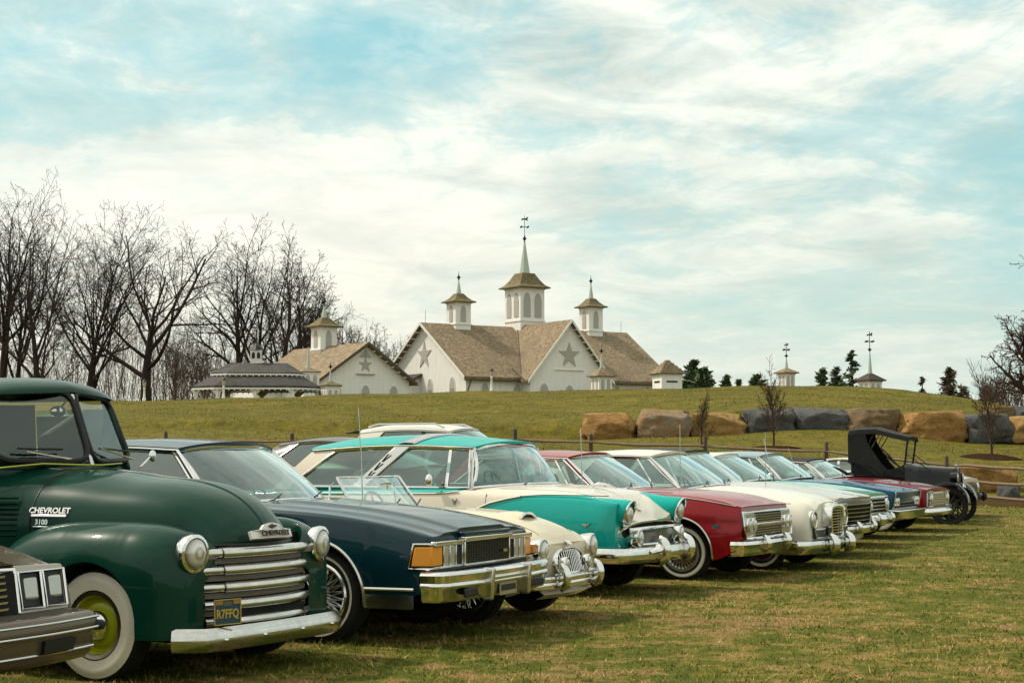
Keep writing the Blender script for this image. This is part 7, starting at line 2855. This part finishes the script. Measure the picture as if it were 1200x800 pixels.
# ================================================================== the rest of the row
def classic(root, paint, x1=.80, zn=.78, zh=.80, zcowl=.955, wn=.86, arch=.365, Rr=.305, xw=-3.0, x0=-4.1, roofmat=None, glass=None, style=None, roofz=1.43, xh=-1.46, xr=-2.75, xc=-3.2, xcc=-3.4, cp=(-2.95, -2.55), bars=None, pmat=None, shear=None, nose=(.08, .03), hoodw=.78, r=.035, sidef=None, trimz=None, interior=None, hoodf=None, cmat=None, xa=-1.0, xf=-.76, topf=None, cr=3, sill=.22, doors=(-1.95, -.75), sglass=None, crown=.045):
    S = Shell(x0=x0, x1=x1, zb=[(x0, .36), (x0 + .6, sill + .02), (.3, sill), (x1, .32)],
              zs=[(x0, zcowl - .11), (x0 + .6, zcowl - .04), (-2.4, zcowl - .01), (-1, zcowl), (-.3, zcowl - .03), (.3, (zn + zcowl) / 2 + .015), (x1, zn)],
              zc=[(x0, zcowl - .09), (x0 + .7, zcowl), (-.85, zcowl + crown), (-.2, zcowl + crown - .025), (.4, zh + .025 + crown), (x1, zh)],
              wb=.86, wm=[(x0, .88), (-2, .93), (.2, .93), (x1, wn + .03)], zm=.52, ws=[(x0, .83), (-1, .87), (.2, .865), (x1, wn)], r=r, r2=r * 1.6, cr=cr, sidef=sidef, shear=shear, topf=topf,
              arches=[(0, Rr, arch), (xw, Rr, arch - .01)], nose=nose, tail=(.18, .07), seams=list(doors), ns=20)
    G = dict(xa=xa, xf=xf, zf=zcowl + .045, xh=xh, xhc=xh + .12, xr=xr, xrc=xr - .08, xc=xc, xcc=xcc, belt=zcowl, yb=.80, wr=.64, zrf=roofz - .085, zrr=roofz - .09, rail_arc=.02,
             roof=[(xh + .12, roofz - .025), (xh - .45, roofz), (xr - .08, roofz - .04)], cpil=cp, pa=.06, visor=.02, bars=bars if bars is not None else [(-1.35, -1.62, .022, CHROME)], seatx=-1.9, rearx=-2.7, bow=2.6, pmat=pmat or paint, cmat=cmat or roofmat or paint)
    if sglass: G['sglass'] = sglass
    S.build(root, paint, std_parts(doors, (-.75, x1 - .05), (x0 + .1, x0 + .65), hoodw), cabin_hole(G))
    greenhouse(root, G, paint, roofmat=roofmat, glass=glass or GLASS, interior=interior or SEAT_DARK)
    S.seam(root, [[(d, sill + .06), (d, zcowl - .03)] for d in doors])
    S.arch_lips(root, .009, STEEL)
    if trimz: S.trim(root, 'side_moulding', trimz, .009, STEEL)
    for sd in (-1, 1):
        MB().box((x0 + .01, sd * .62, zcowl - .25), (.06, .36, .11)).build('tail_lamp', RED_LENS, root, bevel=.02)
    bumper(root, [Vector((x0 + .92 - p.x, -p.y, p.z)) for p in bumper_path(1.0, .90, .05, .10, .25, .42)], blade(.14, .05, .05))
    wheels(root, 0, xw, 1.50, Rr, style or dict(rim=.64, face=face_disc(STEEL, CHROME, caps=.5, ring=STEEL)), wd=.18)
    wiper(root, [(xf + .03, -.45, zcowl + .045), (xf - .12, -.15, zcowl + .11)]); wiper(root, [(xf + .03, .15, zcowl + .05), (xf - .12, .45, zcowl + .11)])
    return S


def white_buick():
    root = car_root('hardtop_coupe', 'off white hardtop with a black vinyl roof and a wide grille of level bars', 'car', 908, 652, 27, 1.5)
    paint = car_paint('chalk_white', (.45, .435, .40), rough=.26)
    vinyl = plain('black_vinyl', (.012, .012, .011), .55, bump=.2)
    sh = lambda x, y, z: sstep(.3, .86, x) * (.10 * (1 - (y / .9) ** 2) + .14 * (z - .55) * (abs(y) / .9))
    S = classic(root, paint, roofz=1.475, x1=.86, zn=.78, zh=.80, roofmat=vinyl, shear=sh, pmat=STEEL, cmat=vinyl, bars=[(-1.35, -1.62, .03, CHROME)], topf=lambda x, y: .012 * math.exp(-(y / .05) ** 2) * sstep(-.8, -.3, x) + .020 * sstep(.55, .80, abs(y)) * sstep(-.6, .5, x))
    X = .86
    rows = []
    nb = 6
    yy = linspace(-.62, .62, 21)
    fx = lambda y, z: X + .10 * (1 - (y / .9) ** 2) + .14 * (z - .55) * (abs(y) / .9)
    MB().grid([[Vector((fx(y, z) + .006, y, z)) for y in yy] for z in (.42, .56, .72)]).build('grille_back', DARK, root, smooth=False)
    for k in range(nb):
        z = lerp(.435, .705, k / (nb - 1))
        MB().sweep([Vector((fx(y, z) + .02, y, z)) for y in yy], [(0, -.010), (.03, -.008), (.034, .004), (.0, .012)]).build('grille_bar', STEEL, root)
    for sd in (-1, 1):
        MB().hexa([(fx(.63, .42) + .0, sd * .62, .41), (fx(.80, .42), sd * .80, .41), (fx(.80, .42) + .03, sd * .80, .41), (fx(.63, .42) + .05, sd * .62, .41), (fx(.63, .72), sd * .62, .73), (fx(.80, .72), sd * .80, .73), (fx(.80, .72) + .03, sd * .80, .73), (fx(.63, .72) + .05, sd * .62, .73)]).build('lamp_door', STEEL, root, bevel=.01)
        for z in (.50, .65): lamp(root, (fx(.71, z) + .035, sd * .71, z), .06, ring=1.1, depth=.03, dome=.4)
        overrider(root, X + .18, sd * .38, .40, .17, .07, .09)
    bumper(root, bumper_path(X + .16, .92, .08, .12, .30, .36), [(.0, .06), (.03, .055), (.045, .02), (.03, -.035), (0, -.055), (-.04, -.05), (-.04, .055)])
    MB().grid([[(X + .03 - .10 * t * t, t * .84, z) for t in linspace(-1, 1, 9)] for z in (.30, .22)]).build('front_apron', paint, root)
    MB().tube([(X + .06, 0, .80), (X + .04, 0, .84)], [.02, .006], n=6).build('bonnet_ornament', CHROME, root)
    whip(root, -.5, .68, 1.0, .62)


def mint_sedan():
    root = car_root('sedan', 'pale mint green sedan with a cream roof and green tinted windscreen', 'car', 941, 640.5, 27, 1.5)
    paint = car_paint('pale_mint', (.15, .42, .34), rough=.26)
    cream = car_paint('cream_white', (.66, .60, .51), rough=.25)
    S = classic(root, paint, crown=.02, x1=.86, zn=.78, zh=.79, roofmat=cream, glass=glass_mat('green_glass', (.45, .74, .66)), pmat=STEEL, roofz=1.425, xh=-1.50, bars=[(-1.35, -1.66, .022, CHROME), (-2.0, -2.05, .06, cream)])
    X = .865
    MB().box((X, 0, .60), (.03, 1.62, .26)).build('grille_back', DARK, root)
    for k in range(5): MB().box((X + .03, 0, lerp(.495, .71, k / 4)), (.035, 1.18, .020)).build('grille_bar', STEEL, root, bevel=.004)
    MB().tube([(X + .02, -.80, .475), (X + .03, .80, .475), (X + .015, .82, .735), (X + .015, -.82, .735)], .014, n=6, closed=True).build('grille_surround', CHROME, root)
    for sd in (-1, 1):
        for y in (.66, .66): pass
        lamp(root, (X + .045, sd * .70, .61), .085, ring=1.2, depth=.06, dome=.4)
    bumper(root, bumper_path(X + .15, .90, .06, .12, .22, .40), blade(.15, .05, .045))
    for sd in (-1, 1): overrider(root, X + .19, sd * .36, .42, .18, .06, .08)
    whip(root, -.55, .70, .99, .5)


def blue_coupe():
    root = car_root('hardtop_coupe', 'medium blue coupe with a light blue roof and a black full width grille', 'car', 986, 631, 27, 1.5)
    paint = car_paint('marine_blue', (.006, .060, .125), rough=.20, coat=.35)
    lb = car_paint('light_steel_blue', (.16, .27, .33), rough=.25)
    sh = lambda x, y, z: sstep(.4, .86, x) * (.10 * (abs(y) / .9) ** 4 * (z - .45) / .3)
    S = classic(root, paint, crown=.015, x1=.86, zn=.785, zh=.79, roofmat=lb, shear=sh, pmat=STEEL, roofz=1.44, xr=-2.9, glass=glass_mat('green_glass', (.45, .74, .66)), trimz=[(-3.9, .70), (.7, .66)], topf=lambda x, y: .018 * math.exp(-(y / .10) ** 2) * sstep(-.8, -.3, x))
    X = .862
    MB().box((X + .012, 0, .62), (.05, 1.66, .21)).build('grille_back', DARK, root)
    for k in range(4): MB().box((X + .04, 0, lerp(.55, .69, k / 3)), (.02, 1.10, .007)).build('grille_bar', STEEL, root)
    for sd in (-1, 1):
        MB().tube([(X + .08, sd * .84, .775), (X + .05, sd * .855, .62), (X + .03, sd * .85, .52)], .014, n=6).build('wing_edge_trim', CHROME, root)
        for y in (.60, .75): lamp(root, (X + .05, sd * y, .62), .068, ring=1.1, depth=.03, dome=.4)
    MB().hexa([(X - .25, -.92, .32), (X + .10, -.86, .32), (X + .10, .86, .32), (X - .25, .92, .32), (X - .25, -.93, .50), (X + .17, -.88, .48), (X + .17, .88, .48), (X - .25, .93, .50)]).build('bumper', CHROME, root, bevel=.02, bseg=3)
    st_mirror = lamp(root, (-1.15, -.94, 1.03), .05, ring=1.1, depth=.05, name='mirror', lens=STEEL, dirv=(-1, 0, 0))


def maroon_convertible():
    root = car_root('convertible', 'maroon red car with a dark folded up fabric top and a bright square front', 'car', 1032, 622.5, 27, 1.5)
    paint = car_paint('maroon', (.16, .006, .012), rough=.2, coat=.4)
    cloth = plain('dark_brown_cloth', (.020, .016, .012), .8, bump=.3)
    st = dict(rim=.64, ww=(.66, .92), face=face_disc(STEEL, CHROME, caps=.5, ring=STEEL))
    S = classic(root, paint, crown=.02, x1=.86, zn=.76, zh=.78, roofmat=cloth, cmat=cloth, style=st, roofz=1.34, zcowl=.94, pmat=STEEL, xh=-1.42, bars=[(-1.35, -1.58, .022, CHROME)], trimz=[(-3.9, .72), (.7, .62)], glass=GLASS)
    X = .86
    MB().box((X, 0, .58), (.04, 1.66, .26)).build('grille_back', plain('bright_panel', (.42, .40, .36), .3, metal=.7), root, bevel=.02)
    for k in range(5): MB().box((X + .03, 0, lerp(.49, .67, k / 4)), (.02, 1.1, .012)).build('grille_bar', CHROME, root)
    for sd in (-1, 1):
        MB().tube([(X + .02, sd * .80, .46), (X + .03, sd * .80, .72), (X + .03, sd * .50, .72), (X + .03, sd * .50, .46)], .014, n=6, closed=True).build('lamp_frame', CHROME, root)
        lamp(root, (X + .04, sd * .65, .59), .085, ring=1.2, depth=.05, dome=.4)
    bumper(root, bumper_path(X + .12, .88, .06, .10, .10, .36), blade(.12, .05, .04))


def white_far():
    root = car_at('sedan', 'white and red car half hidden behind the black antique car', 'car', 8.63, 35.2, 27, 1.5)
    WH = (.68, .66, .60)
    paint = car_paint('white_over_red', WH, col2=(.22, .008, .012), rough=.25)
    S = Shell(x0=-4.0, x1=.85, zb=[(-4, .36), (-3.4, .26), (.3, .24), (.85, .34)], zs=[(-4, .84), (-1, .93), (0, .90), (.85, .76)], zc=[(-4, .86), (-.8, .98), (0, .95), (.85, .78)],
              wb=.85, wm=.92, zm=.55, ws=.86, r=.05, r2=.08, arches=[(0, .31, .37), (-2.9, .31, .36)], tone=lambda x, y, z: .70 - .0 * x - z if abs(y) > .80 else -1)
    G = dict(xa=-1.0, xf=-.76, zf=.98, xh=-1.46, xhc=-1.34, xr=-2.15, xrc=-2.23, xc=-2.5, xcc=-2.62, belt=.93, yb=.80, wr=.64, zrf=1.17, zrr=1.16, roof=[(-1.34, 1.21), (-1.8, 1.22), (-2.23, 1.19)], cpil=(-2.35, -2.0), pa=.06, bars=[(-1.75, -1.78, .05, paint)], seatx=-1.9)
    S.build(root, paint, std_parts((-1.95, -.75), (-.75, .80), (-3.9, -3.4), .78), cabin_hole(G))
    greenhouse(root, G, car_paint('cream_white', (.66, .60, .51), rough=.25))
    X = .85
    MB().box((X, 0, .57), (.04, 1.66, .20)).build('grille_back', SEAL, root, bevel=.01)
    for k in range(4): MB().box((X + .03, 0, lerp(.50, .64, k / 3)), (.02, 1.2, .012)).build('grille_bar', CHROME, root)
    for sd in (-1, 1): lamp(root, (X + .03, sd * .70, .58), .085, ring=1.25, depth=.05, dome=.4)
    bumper(root, bumper_path(X + .16, .90, .06, .10, .2, .38), blade(.14, .05, .04), plain('black_bumper', (.015, .015, .015), .35))
    for sd in (-1, 1): overrider(root, X + .2, sd * .36, .40, .22, .08, .10, plain('black_bumper', (.015, .015, .015), .35))
    wheels(root, 0, -2.9, 1.5, .31, dict(rim=.64, face=face_disc(STEEL, CHROME, caps=.5, ring=STEEL)), wd=.18)


white_buick(); mint_sedan(); blue_coupe(); maroon_convertible(); white_far()


# ================================================================== brown eighties sedan at the left edge
def brown_sedan():
    root = car_at('sedan', 'bronze brown eighties sedan cut off by the left edge, with square recessed lamps', 'car', -3.91, 8.12, 27, 1.5)
    paint = car_paint('bronze_brown', (.115, .084, .054), rough=.3, metal=.35, coat=.6)
    low = plain('tan_rub_strip', (.13, .105, .07), .45)
    sh = lambda x, y, z: sstep(.5, .86, x) * (.07 * (1 - (y / .85) ** 2) - .18 * (z - .64))
    S = classic(root, paint, x1=.86, zn=.745, zh=.80, zcowl=.97, xw=-2.75, x0=-3.9, roofz=1.43, shear=sh, wn=.83, nose=(.03, .012), r=.02, trimz=[(-3.8, .50), (.7, .50)], topf=lambda x, y: .028 * (1 - sstep(.30, .36, abs(y))) * sstep(-.8, -.2, x))
    X = .86
    fx = lambda y, z: X + .07 * (1 - (y / .85) ** 2) - .18 * (z - .64)
    MB().hexa([(fx(.3, .545) - .04, -.36, .545), (fx(0, .545) + .012, -.36, .545), (fx(0, .545) + .012, .36, .545), (fx(.3, .545) - .04, .36, .545), (fx(.3, .755) - .04, -.36, .755), (fx(0, .755) + .012, -.36, .755), (fx(0, .755) + .012, .36, .755), (fx(.3, .755) - .04, .36, .755)]).build('grille_back', DARK, root, smooth=False)
    for k in range(6):
        z = lerp(.575, .74, k / 5)
        MB().sweep([Vector((fx(0, z) + .03 - .05 * (abs(y) / .36) ** 2, y, z)) for y in linspace(-.37, .37, 9)], [(0, -.006), (.016, -.005), (.016, .006), (-.02, .010)]).build('grille_bar', STEEL, root)
    for y in (-.375, .375):
        MB().tube([(fx(y, .55) + .02, y, .55), (fx(y, .765) + .02, y, .765)], .010, n=6).build('grille_frame', CHROME, root)
    MB().tube([(fx(.38, .77) + .01, -.38, .768), (fx(0, .77) + .03, 0, .776), (fx(.38, .77) + .01, .38, .768)], .014, n=6).build('grille_frame', CHROME, root)
    tan = plain('bronze_trim_light', (.40, .36, .31), .35, metal=.5)
    for sd in (-1, 1):
        for y in (.49, .695):
            w = .085
            P = lambda yy, zz, o=0.0: Vector((fx(yy, zz) + o, sd * yy, zz))
            MB().hexa([P(y - w, .575, -.06), P(y + w, .575, -.06), P(y + w, .575, .006), P(y - w, .575, .006), P(y - w, .745, -.06), P(y + w, .745, -.06), P(y + w, .745, .006), P(y - w, .745, .006)]).build('lamp_recess', SEAL, root, smooth=False)
            MB().tube([P(y - w - .006, .565, .02), P(y + w + .006, .565, .02), P(y + w + .006, .755, .02), P(y - w - .006, .755, .02)], .009, n=6, closed=True).build('headlight_bezel', CHROME, root)
            MB().box(P(y + .012, .665, -.004), (.03, .115, .12), Matrix.Rotation(R(-10), 3, 'Y')).build('headlight', LENS_SQUARE, root, bevel=.014, bseg=3)
        MB().hexa([P(.39, .545, -.02), P(.80, .545, -.02), P(.80, .545, .012), P(.39, .545, .012), P(.39, .568, -.02), P(.80, .568, -.02), P(.80, .568, .012), P(.39, .568, .012)]).build('lamp_sill', tan, root)
        MB().hexa([P(.39, .755, -.02), P(.80, .755, -.02), P(.80, .755, .016), P(.39, .755, .016), P(.39, .79, -.03), P(.79, .778, -.03), P(.79, .778, .005), P(.39, .79, .005)]).build('lamp_brow', tan, root, bevel=.004)
    bp = bumper(root, bumper_path(X + .20, .90, .10, .05, .16, .405, n=20), [(.0, .125), (.045, .115), (.062, .085), (.062, .045), (.045, .035), (.045, -.02), (.03, -.10), (.0, -.13), (-.08, -.13), (-.10, .11)], paint)
    for z, o in ((.495, .060), (.440, .066), (.338, .040)):
        pth = [Vector((p.x, p.y, z)) for p in bumper_path(X + .20 + o, .90 + o * .6, .10, .05, .10, z, n=20)]
        MB().tube(pth, .0075, n=6).build('bumper_strip', STEEL, root)
    for sd in (-1, 1):
        MB().hexa([(X + .15, sd * .40, .345), (X + .15, sd * .66, .345), (X + .225, sd * .64, .345), (X + .245, sd * .40, .345), (X + .15, sd * .40, .41), (X + .15, sd * .68, .41), (X + .228, sd * .66, .41), (X + .252, sd * .40, .41)]).build('bumper_slot', SEAL, root)
        MB().hexa([(X + .02, sd * .86, .36), (X + .12, sd * .80, .36), (X + .13, sd * .83, .36), (X + .02, sd * .915, .36), (X + .02, sd * .86, .42), (X + .12, sd * .80, .42), (X + .14, sd * .84, .42), (X + .02, sd * .92, .42)]).build('side_lamp', plain('smoked_side_lamp', (.10, .065, .03), .25), root, bevel=.004)
        MB().tube([(X + .12, sd * .88, .455), (X + .16, sd * .93, .445), (X + .10, sd * .95, .44)], [.02, .028, .02], n=8).build('bumper_end', SEAL, root)


brown_sedan()


# ================================================================== modern cars behind the row
def modern(root, paint, suv=False):
    zs_ = 1.02
    x0, x1, xw = (-3.65, .92, -2.75)
    S = Shell(x0=x0, x1=x1, zb=[(x0, .40), (x0 + .5, .24), (.4, .22), (x1, .28)],
              zs=[(x0, zs_ - .02), (x0 + .5, zs_ + .02), (-2, zs_ - .01), (-.9, zs_ - .04), (-.2, zs_ - .10), (.5, zs_ - .20), (x1, zs_ - .36)],
              zc=[(x0, zs_), (x0 + .4, zs_ + .05), (-.9, zs_ + .06), (-.2, zs_ + .01), (.5, zs_ - .10), (x1, zs_ - .28)], wb=.84, wm=.92, zm=.62, ws=[(x0, .74), (-2, .83), (-.6, .82), (x1, .70)], r=.10, r2=.14, cr=2.4,
              arches=[(0, .34, .39), (xw, .34, .39)], nose=(.4, .25), tail=(.4, .22), seams=[-.85, -1.9], nt=12)
    if suv:
        G = dict(xa=-.85, xf=-.45, zf=1.10, xh=-1.45, xhc=-1.28, xr=-3.25, xrc=-3.40, xc=-3.42, xcc=-3.58, belt=[(-3.5, 1.08), (-.85, .99)], yb=.80, wr=[(-3.3, .60), (-2, .64), (-1.3, .62)], zrf=1.62, zrr=1.60, rail_arc=.05, roof=[(-1.28, 1.68), (-2.0, 1.76), (-2.8, 1.75), (-3.4, 1.67)], cpil=(-3.25, -2.75))
    else:
        G = dict(xa=-.75, xf=-.32, zf=1.08, xh=-1.48, xhc=-1.32, xr=-2.65, xrc=-2.75, xc=-3.2, xcc=-3.45, belt=[(-3.3, 1.07), (-.75, .99)], yb=.80, wr=[(-2.8, .56), (-2, .60), (-1.3, .60)], zrf=1.40, zrr=1.36, rail_arc=.05, roof=[(-1.32, 1.44), (-1.9, 1.49), (-2.75, 1.41)], cpil=(-2.7, -2.30))
    G.update(pa=.07, visor=.0, drip=False, bars=[(-1.85, -1.92, .07, SEAL)], seatx=-1.6, rearx=-2.5, sglass=GLASS_DARK, wtrim=.008, strim=.012, ku=3.0)
    S.build(root, paint, std_parts((-1.9, -.85), (-.6, .8), (-9, -8), .7), cabin_hole(G))
    greenhouse(root, G, paint, trim=STEEL, glass=GLASS_DARK if not suv else GLASS)
    S.seam(root, [[(-.85, .30), (-.85, zs_ - .06)], [(-1.9, .30), (-1.9, zs_ - .03)]])
    MB().box((x1 - .06, 0, .50), (.12, .9, .14)).build('grille', SEAL, root, bevel=.03)
    for sd in (-1, 1):
        MB().ball((x1 - .20, sd * .62, .66), .14, 14, sc=(1.1, .9, .5)).build('headlight', LENS, root)
        MB().ball((x0 + .12, sd * .62, .86), .14, 14, sc=(.7, 1.0, .6)).build('tail_lamp', RED_LENS, root)
        MB().ball((-.90, sd * .98, 1.03), .10, 12, sc=(.7, 1.0, .65)).build('mirror', paint, root)
        if suv:
            MB().tube([(-1.55, sd * .60, 1.68), (-1.75, sd * .60, 1.755), (-2.9, sd * .58, 1.75), (-3.1, sd * .57, 1.70)], .016, n=7).build('roof_rail', STEEL, root)
    if suv:
        MB().hexa([(-3.38, -.55, 1.60), (-3.62, -.52, 1.585), (-3.62, .52, 1.585), (-3.38, .55, 1.60), (-3.38, -.55, 1.645), (-3.60, -.52, 1.61), (-3.60, .52, 1.61), (-3.38, .55, 1.645)]).build('spoiler', SEAL, root, bevel=.01)
    wheels(root, 0, xw, 1.6, .34, dict(rim=.70, face=face_disc(STEEL, STEEL, caps=.3, slots=7, dome=.02)), wd=.21)


g_ = 'modern cars parked behind the row'
modern(car_at('modern_sedan', 'grey modern sedan with a sloping tail parked behind the old cars', 'car', -1.15, 23.6, 24, 1.6, g_), car_paint('grey_metallic', (.115, .105, .10), rough=.35, metal=.1, coat=.35))
modern(car_at('sport_utility_car', 'white sport utility car with roof rails parked behind the old cars', 'car', .15, 28.6, 24, 1.6, g_), car_paint('pearl_white', (.62, .60, .55), rough=.25), True)


# ================================================================== black antique car
def antique():
    root = car_root('antique_car', 'black antique roadster with a folding fabric top and wooden spoked wheels', 'antique car', 1112, 615.5, 22, 1.42)
    BL = car_paint('gloss_black', (.008, .008, .009), rough=.3)
    TOP = plain('black_top_fabric', (.014, .014, .015), .8, bump=.3)
    DK = plain('black_wood', (.018, .016, .013), .5)
    Rr = .375
    xw = -2.2

    def face(e, rr, w2):
        m = MB(); m.lathe([(rr + .004, -w2 * .8), (rr + .006, w2 * .8), (rr - .03, w2 * .6), (rr - .03, -w2 * .6), (rr + .004, -w2 * .8)], n=40, axis='Y'); m.build('rim', BL, e)
        s_ = MB()
        for k in range(12):
            a = 2 * math.pi * k / 12
            s_.tube([(.05 * math.cos(a), 0, .05 * math.sin(a)), ((rr - .02) * math.cos(a), 0, (rr - .02) * math.sin(a))], [.022, .014], n=6)
        s_.build('spokes', DK, e)
        MB().lathe([(.065, -.05), (.065, .04), (.045, .07), (0, .075)], n=16, axis='Y').build('hubcap', STEEL, e)
    wheels(root, 0, xw, 1.46, Rr, dict(rim=.80, face=face), wd=.085)
    for x in (0, xw / .88): MB().tube([(x, -.70, Rr), (x, .70, Rr)], .03, n=8).build('axle', BL, root)
    MB().box((-1.3, 0, .56), (3.1, .62, .10)).build('chassis', BL, root, bevel=.01)
    # radiator and bonnet
    def sec(w, zb, zt):
        return [(-w, zb), (-w * 1.0, lerp(zb, zt, .72)), (-w * .72, lerp(zb, zt, .93)), (0, zt), (w * .72, lerp(zb, zt, .93)), (w, lerp(zb, zt, .72)), (w, zb)]
    rows = [[Vector((x, y, z)) for y, z in sec(w, .60, zt)] for x, w, zt in ((.05, .235, 1.13), (-.35, .27, 1.15), (-.72, .33, 1.175))]
    MB().grid(rows).build('bonnet', BL, root, angle=50)
    rad = MB(); rad.grid([[Vector((x, y * k, .60 + (z - .60) * k)) for y, z in sec(.245, .58, 1.15)] for x, k in ((.04, 1), (.13, 1), (.14, .96))]); rad.add([Vector((.135, y, z)) for y, z in sec(.235, .60, 1.13)], [tuple(range(7))])
    rad.build('radiator', BL, root, smooth=False)
    MB().lathe([(.03, 0), (.035, .03), (.012, .045), (.012, .10), (0, .11)], n=10, c=(.08, 0, 1.14)).build('radiator_cap', STEEL, root)
    g = MB()
    for k in range(13): g.box((.145, lerp(-.19, .19, k / 12), .85), (.008, .006, .46))
    g.build('radiator_core', STEEL, root, smooth=False)
    rows = [[Vector((x, y, z)) for y, z in sec(w, .58, zt)] for x, w, zt in ((-.72, .335, 1.18), (-.86, .46, 1.21), (-.98, .53, 1.225))]
    MB().grid(rows).build('cowl', BL, root, angle=50)
    # tub
    for sd in (-1, 1):
        out = [(-.98, .58), (-.98, 1.19), (-1.18, 1.12), (-1.32, 1.08), (-1.60, 1.08), (-1.78, 1.18), (-2.12, 1.25), (-2.18, .58)]
        MB().prism(out, sd * .50, sd * .545, 'XZ').build('body_side', BL, root, smooth=False, bevel=.008)
    MB().box((-2.17, 0, .90), (.05, 1.08, .66)).build('body_back', BL, root, bevel=.01)
    MB().prism([(-2.19, .58), (-2.19, 1.05), (-2.85, .90), (-2.95, .62)], -.46, .46, 'XZ').build('rear_deck', BL, root, bevel=.03)
    MB().box((-1.6, 0, .60), (1.2, 1.0, .04)).build('floor_boards', BL, root)
    st = MB(); st.box((-1.86, 0, .88), (.48, .98, .18)); st.box((-2.06, 0, 1.14), (.14, .98, .46), Matrix.Rotation(R(-10), 3, 'Y')); st.build('seat', plain('black_leather', (.015, .014, .013), .45), root, bevel=.04, bseg=3)
    # folding top
    zf, zp, zrr = 1.735, 1.895, 1.86
    rows = []
    for x, z, dr in ((-.86, zf - .03, .0), (-.86, zf, .02), (-1.2, 1.80, .035), (-1.62, zp, .05), (-2.0, 1.885, .05), (-2.22, zrr, .04), (-2.245, 1.78, .02)):
        rows.append([Vector((x, y * .60, z + dr * (1 - (abs(y)) ** 3) - (.075 if abs(y) > .99 else 0))) for y in (-1, -.985, -.8, -.4, 0, .4, .8, .985, 1)])
    m = MB(); thick(m, rows, (0, 0, -.018)); m.build('fabric_top', TOP, root, angle=50)
    MB().grid([[Vector((-2.245 + .02 * v, y * lerp(.60, .545, v), lerp(1.80, 1.20, v))) for y in (-1, -.5, 0, .5, 1)] for v in (0, .5, 1)]).build('rear_curtain', TOP, root)
    for sd in (-1, 1):
        m = MB(); m.prism([(-2.245, 1.22), (-2.245, 1.80), (-1.85, 1.80), (-1.80, 1.62), (-1.52, 1.24), (-1.36, 1.08), (-1.50, .99), (-1.75, 1.15), (-2.1, 1.22)], sd * .575, sd * .595, 'XZ'); m.build('side_curtain', TOP, root, smooth=False)
        MB().tube([(-1.72, sd * .57, 1.52), (-1.52, sd * .57, 1.80)], .012, n=6).build('top_bow', BL, root)
        MB().tube([(-1.80, sd * .57, 1.56), (-1.66, sd * .57, 1.80)], .010, n=6).build('top_bow', BL, root)
        MB().tube([(-.98, sd * .52, 1.18), (-.90, sd * .54, 1.72)], .024, n=8).build('windscreen_post', BL, root)
        MB().tube([(-.95, sd * .52, 1.40), (-.42, sd * .30, 1.05)], .010, n=6).build('windscreen_stay', BL, root)
        # wings
        rows = []
        for k in range(15):
            a = lerp(.12, 2.75, k / 14)
            x, z = .46 * math.cos(a), Rr + .03 + .45 * math.sin(a)
            if a > 2.0: x -= (a - 2.0) * .25
            rows.append([Vector((x, sd * .84, z - .03)), Vector((x, sd * .82, z)), Vector((x, sd * .62, z + .012)), Vector((x, sd * .50, z - .01))])
        m = MB(); thick(m, rows, (0, 0, -.012)); m.build('front_wing', BL, root, angle=50)
        rows = []
        for k in range(15):
            a = lerp(.3, 2.9, k / 14)
            rows.append([Vector((xw / .88 + .46 * math.cos(a), sd * y, Rr + .03 + .45 * math.sin(a))) for y in (.84, .80, .58)])
        m = MB(); thick(m, rows, (0, 0, -.012)); m.build('rear_wing', BL, root, angle=50)
        MB().box((-1.25, sd * .68, .44), (1.5, .30, .03)).build('running_board', BL, root)
        lamp(root, (.16, sd * .42, .93), .095, ring=1.1, depth=.15, dome=.35, bezel=BL)
        MB().tube([(.08, sd * .42, .62), (.08, sd * .42, .86)], .014, n=6).build('lamp_stalk', BL, root)
    fr = [(-.94, -.52, 1.45), (-.94, .52, 1.45)]
    MB().tube(fr, .012, n=6).build('windscreen_rail', BL, root)
    MB().tube([(-.89, -.54, 1.72), (-.89, .54, 1.72)], .016, n=6).build('windscreen_rail', BL, root)
    MB().add([(-.97, -.51, 1.22), (-.97, .51, 1.22), (-.895, .52, 1.71), (-.895, -.52, 1.71)], [(0, 1, 2, 3)]).build('windscreen', glass_mat('thin_glass', (.93, .94, .92), .35), root, smooth=False)
    s_ = part_empty('steering', root, (-1.40, -.26, 1.36))
    m = MB(); m.tube([(.205 * math.cos(a), .205 * math.sin(a), 0) for a in linspace(0, 2 * math.pi, 25)[:-1]], .014, n=6, closed=True)
    for k in range(4): m.tube([(0, 0, -.03), (.2 * math.cos(k * 1.57 + .4), .2 * math.sin(k * 1.57 + .4), 0)], .010, n=5)
    m.xf(Matrix.Rotation(R(46), 4, 'Y')); m.build('steering_wheel', DK, s_)
    MB().tube([(0, 0, 0), (.46, 0, -.44)], .018, n=6).build('steering_column', BL, s_)
    for ch in root.children:
        if ch.type == 'MESH': ch.scale.x = .88
    s_.location.x *= .88


antique()
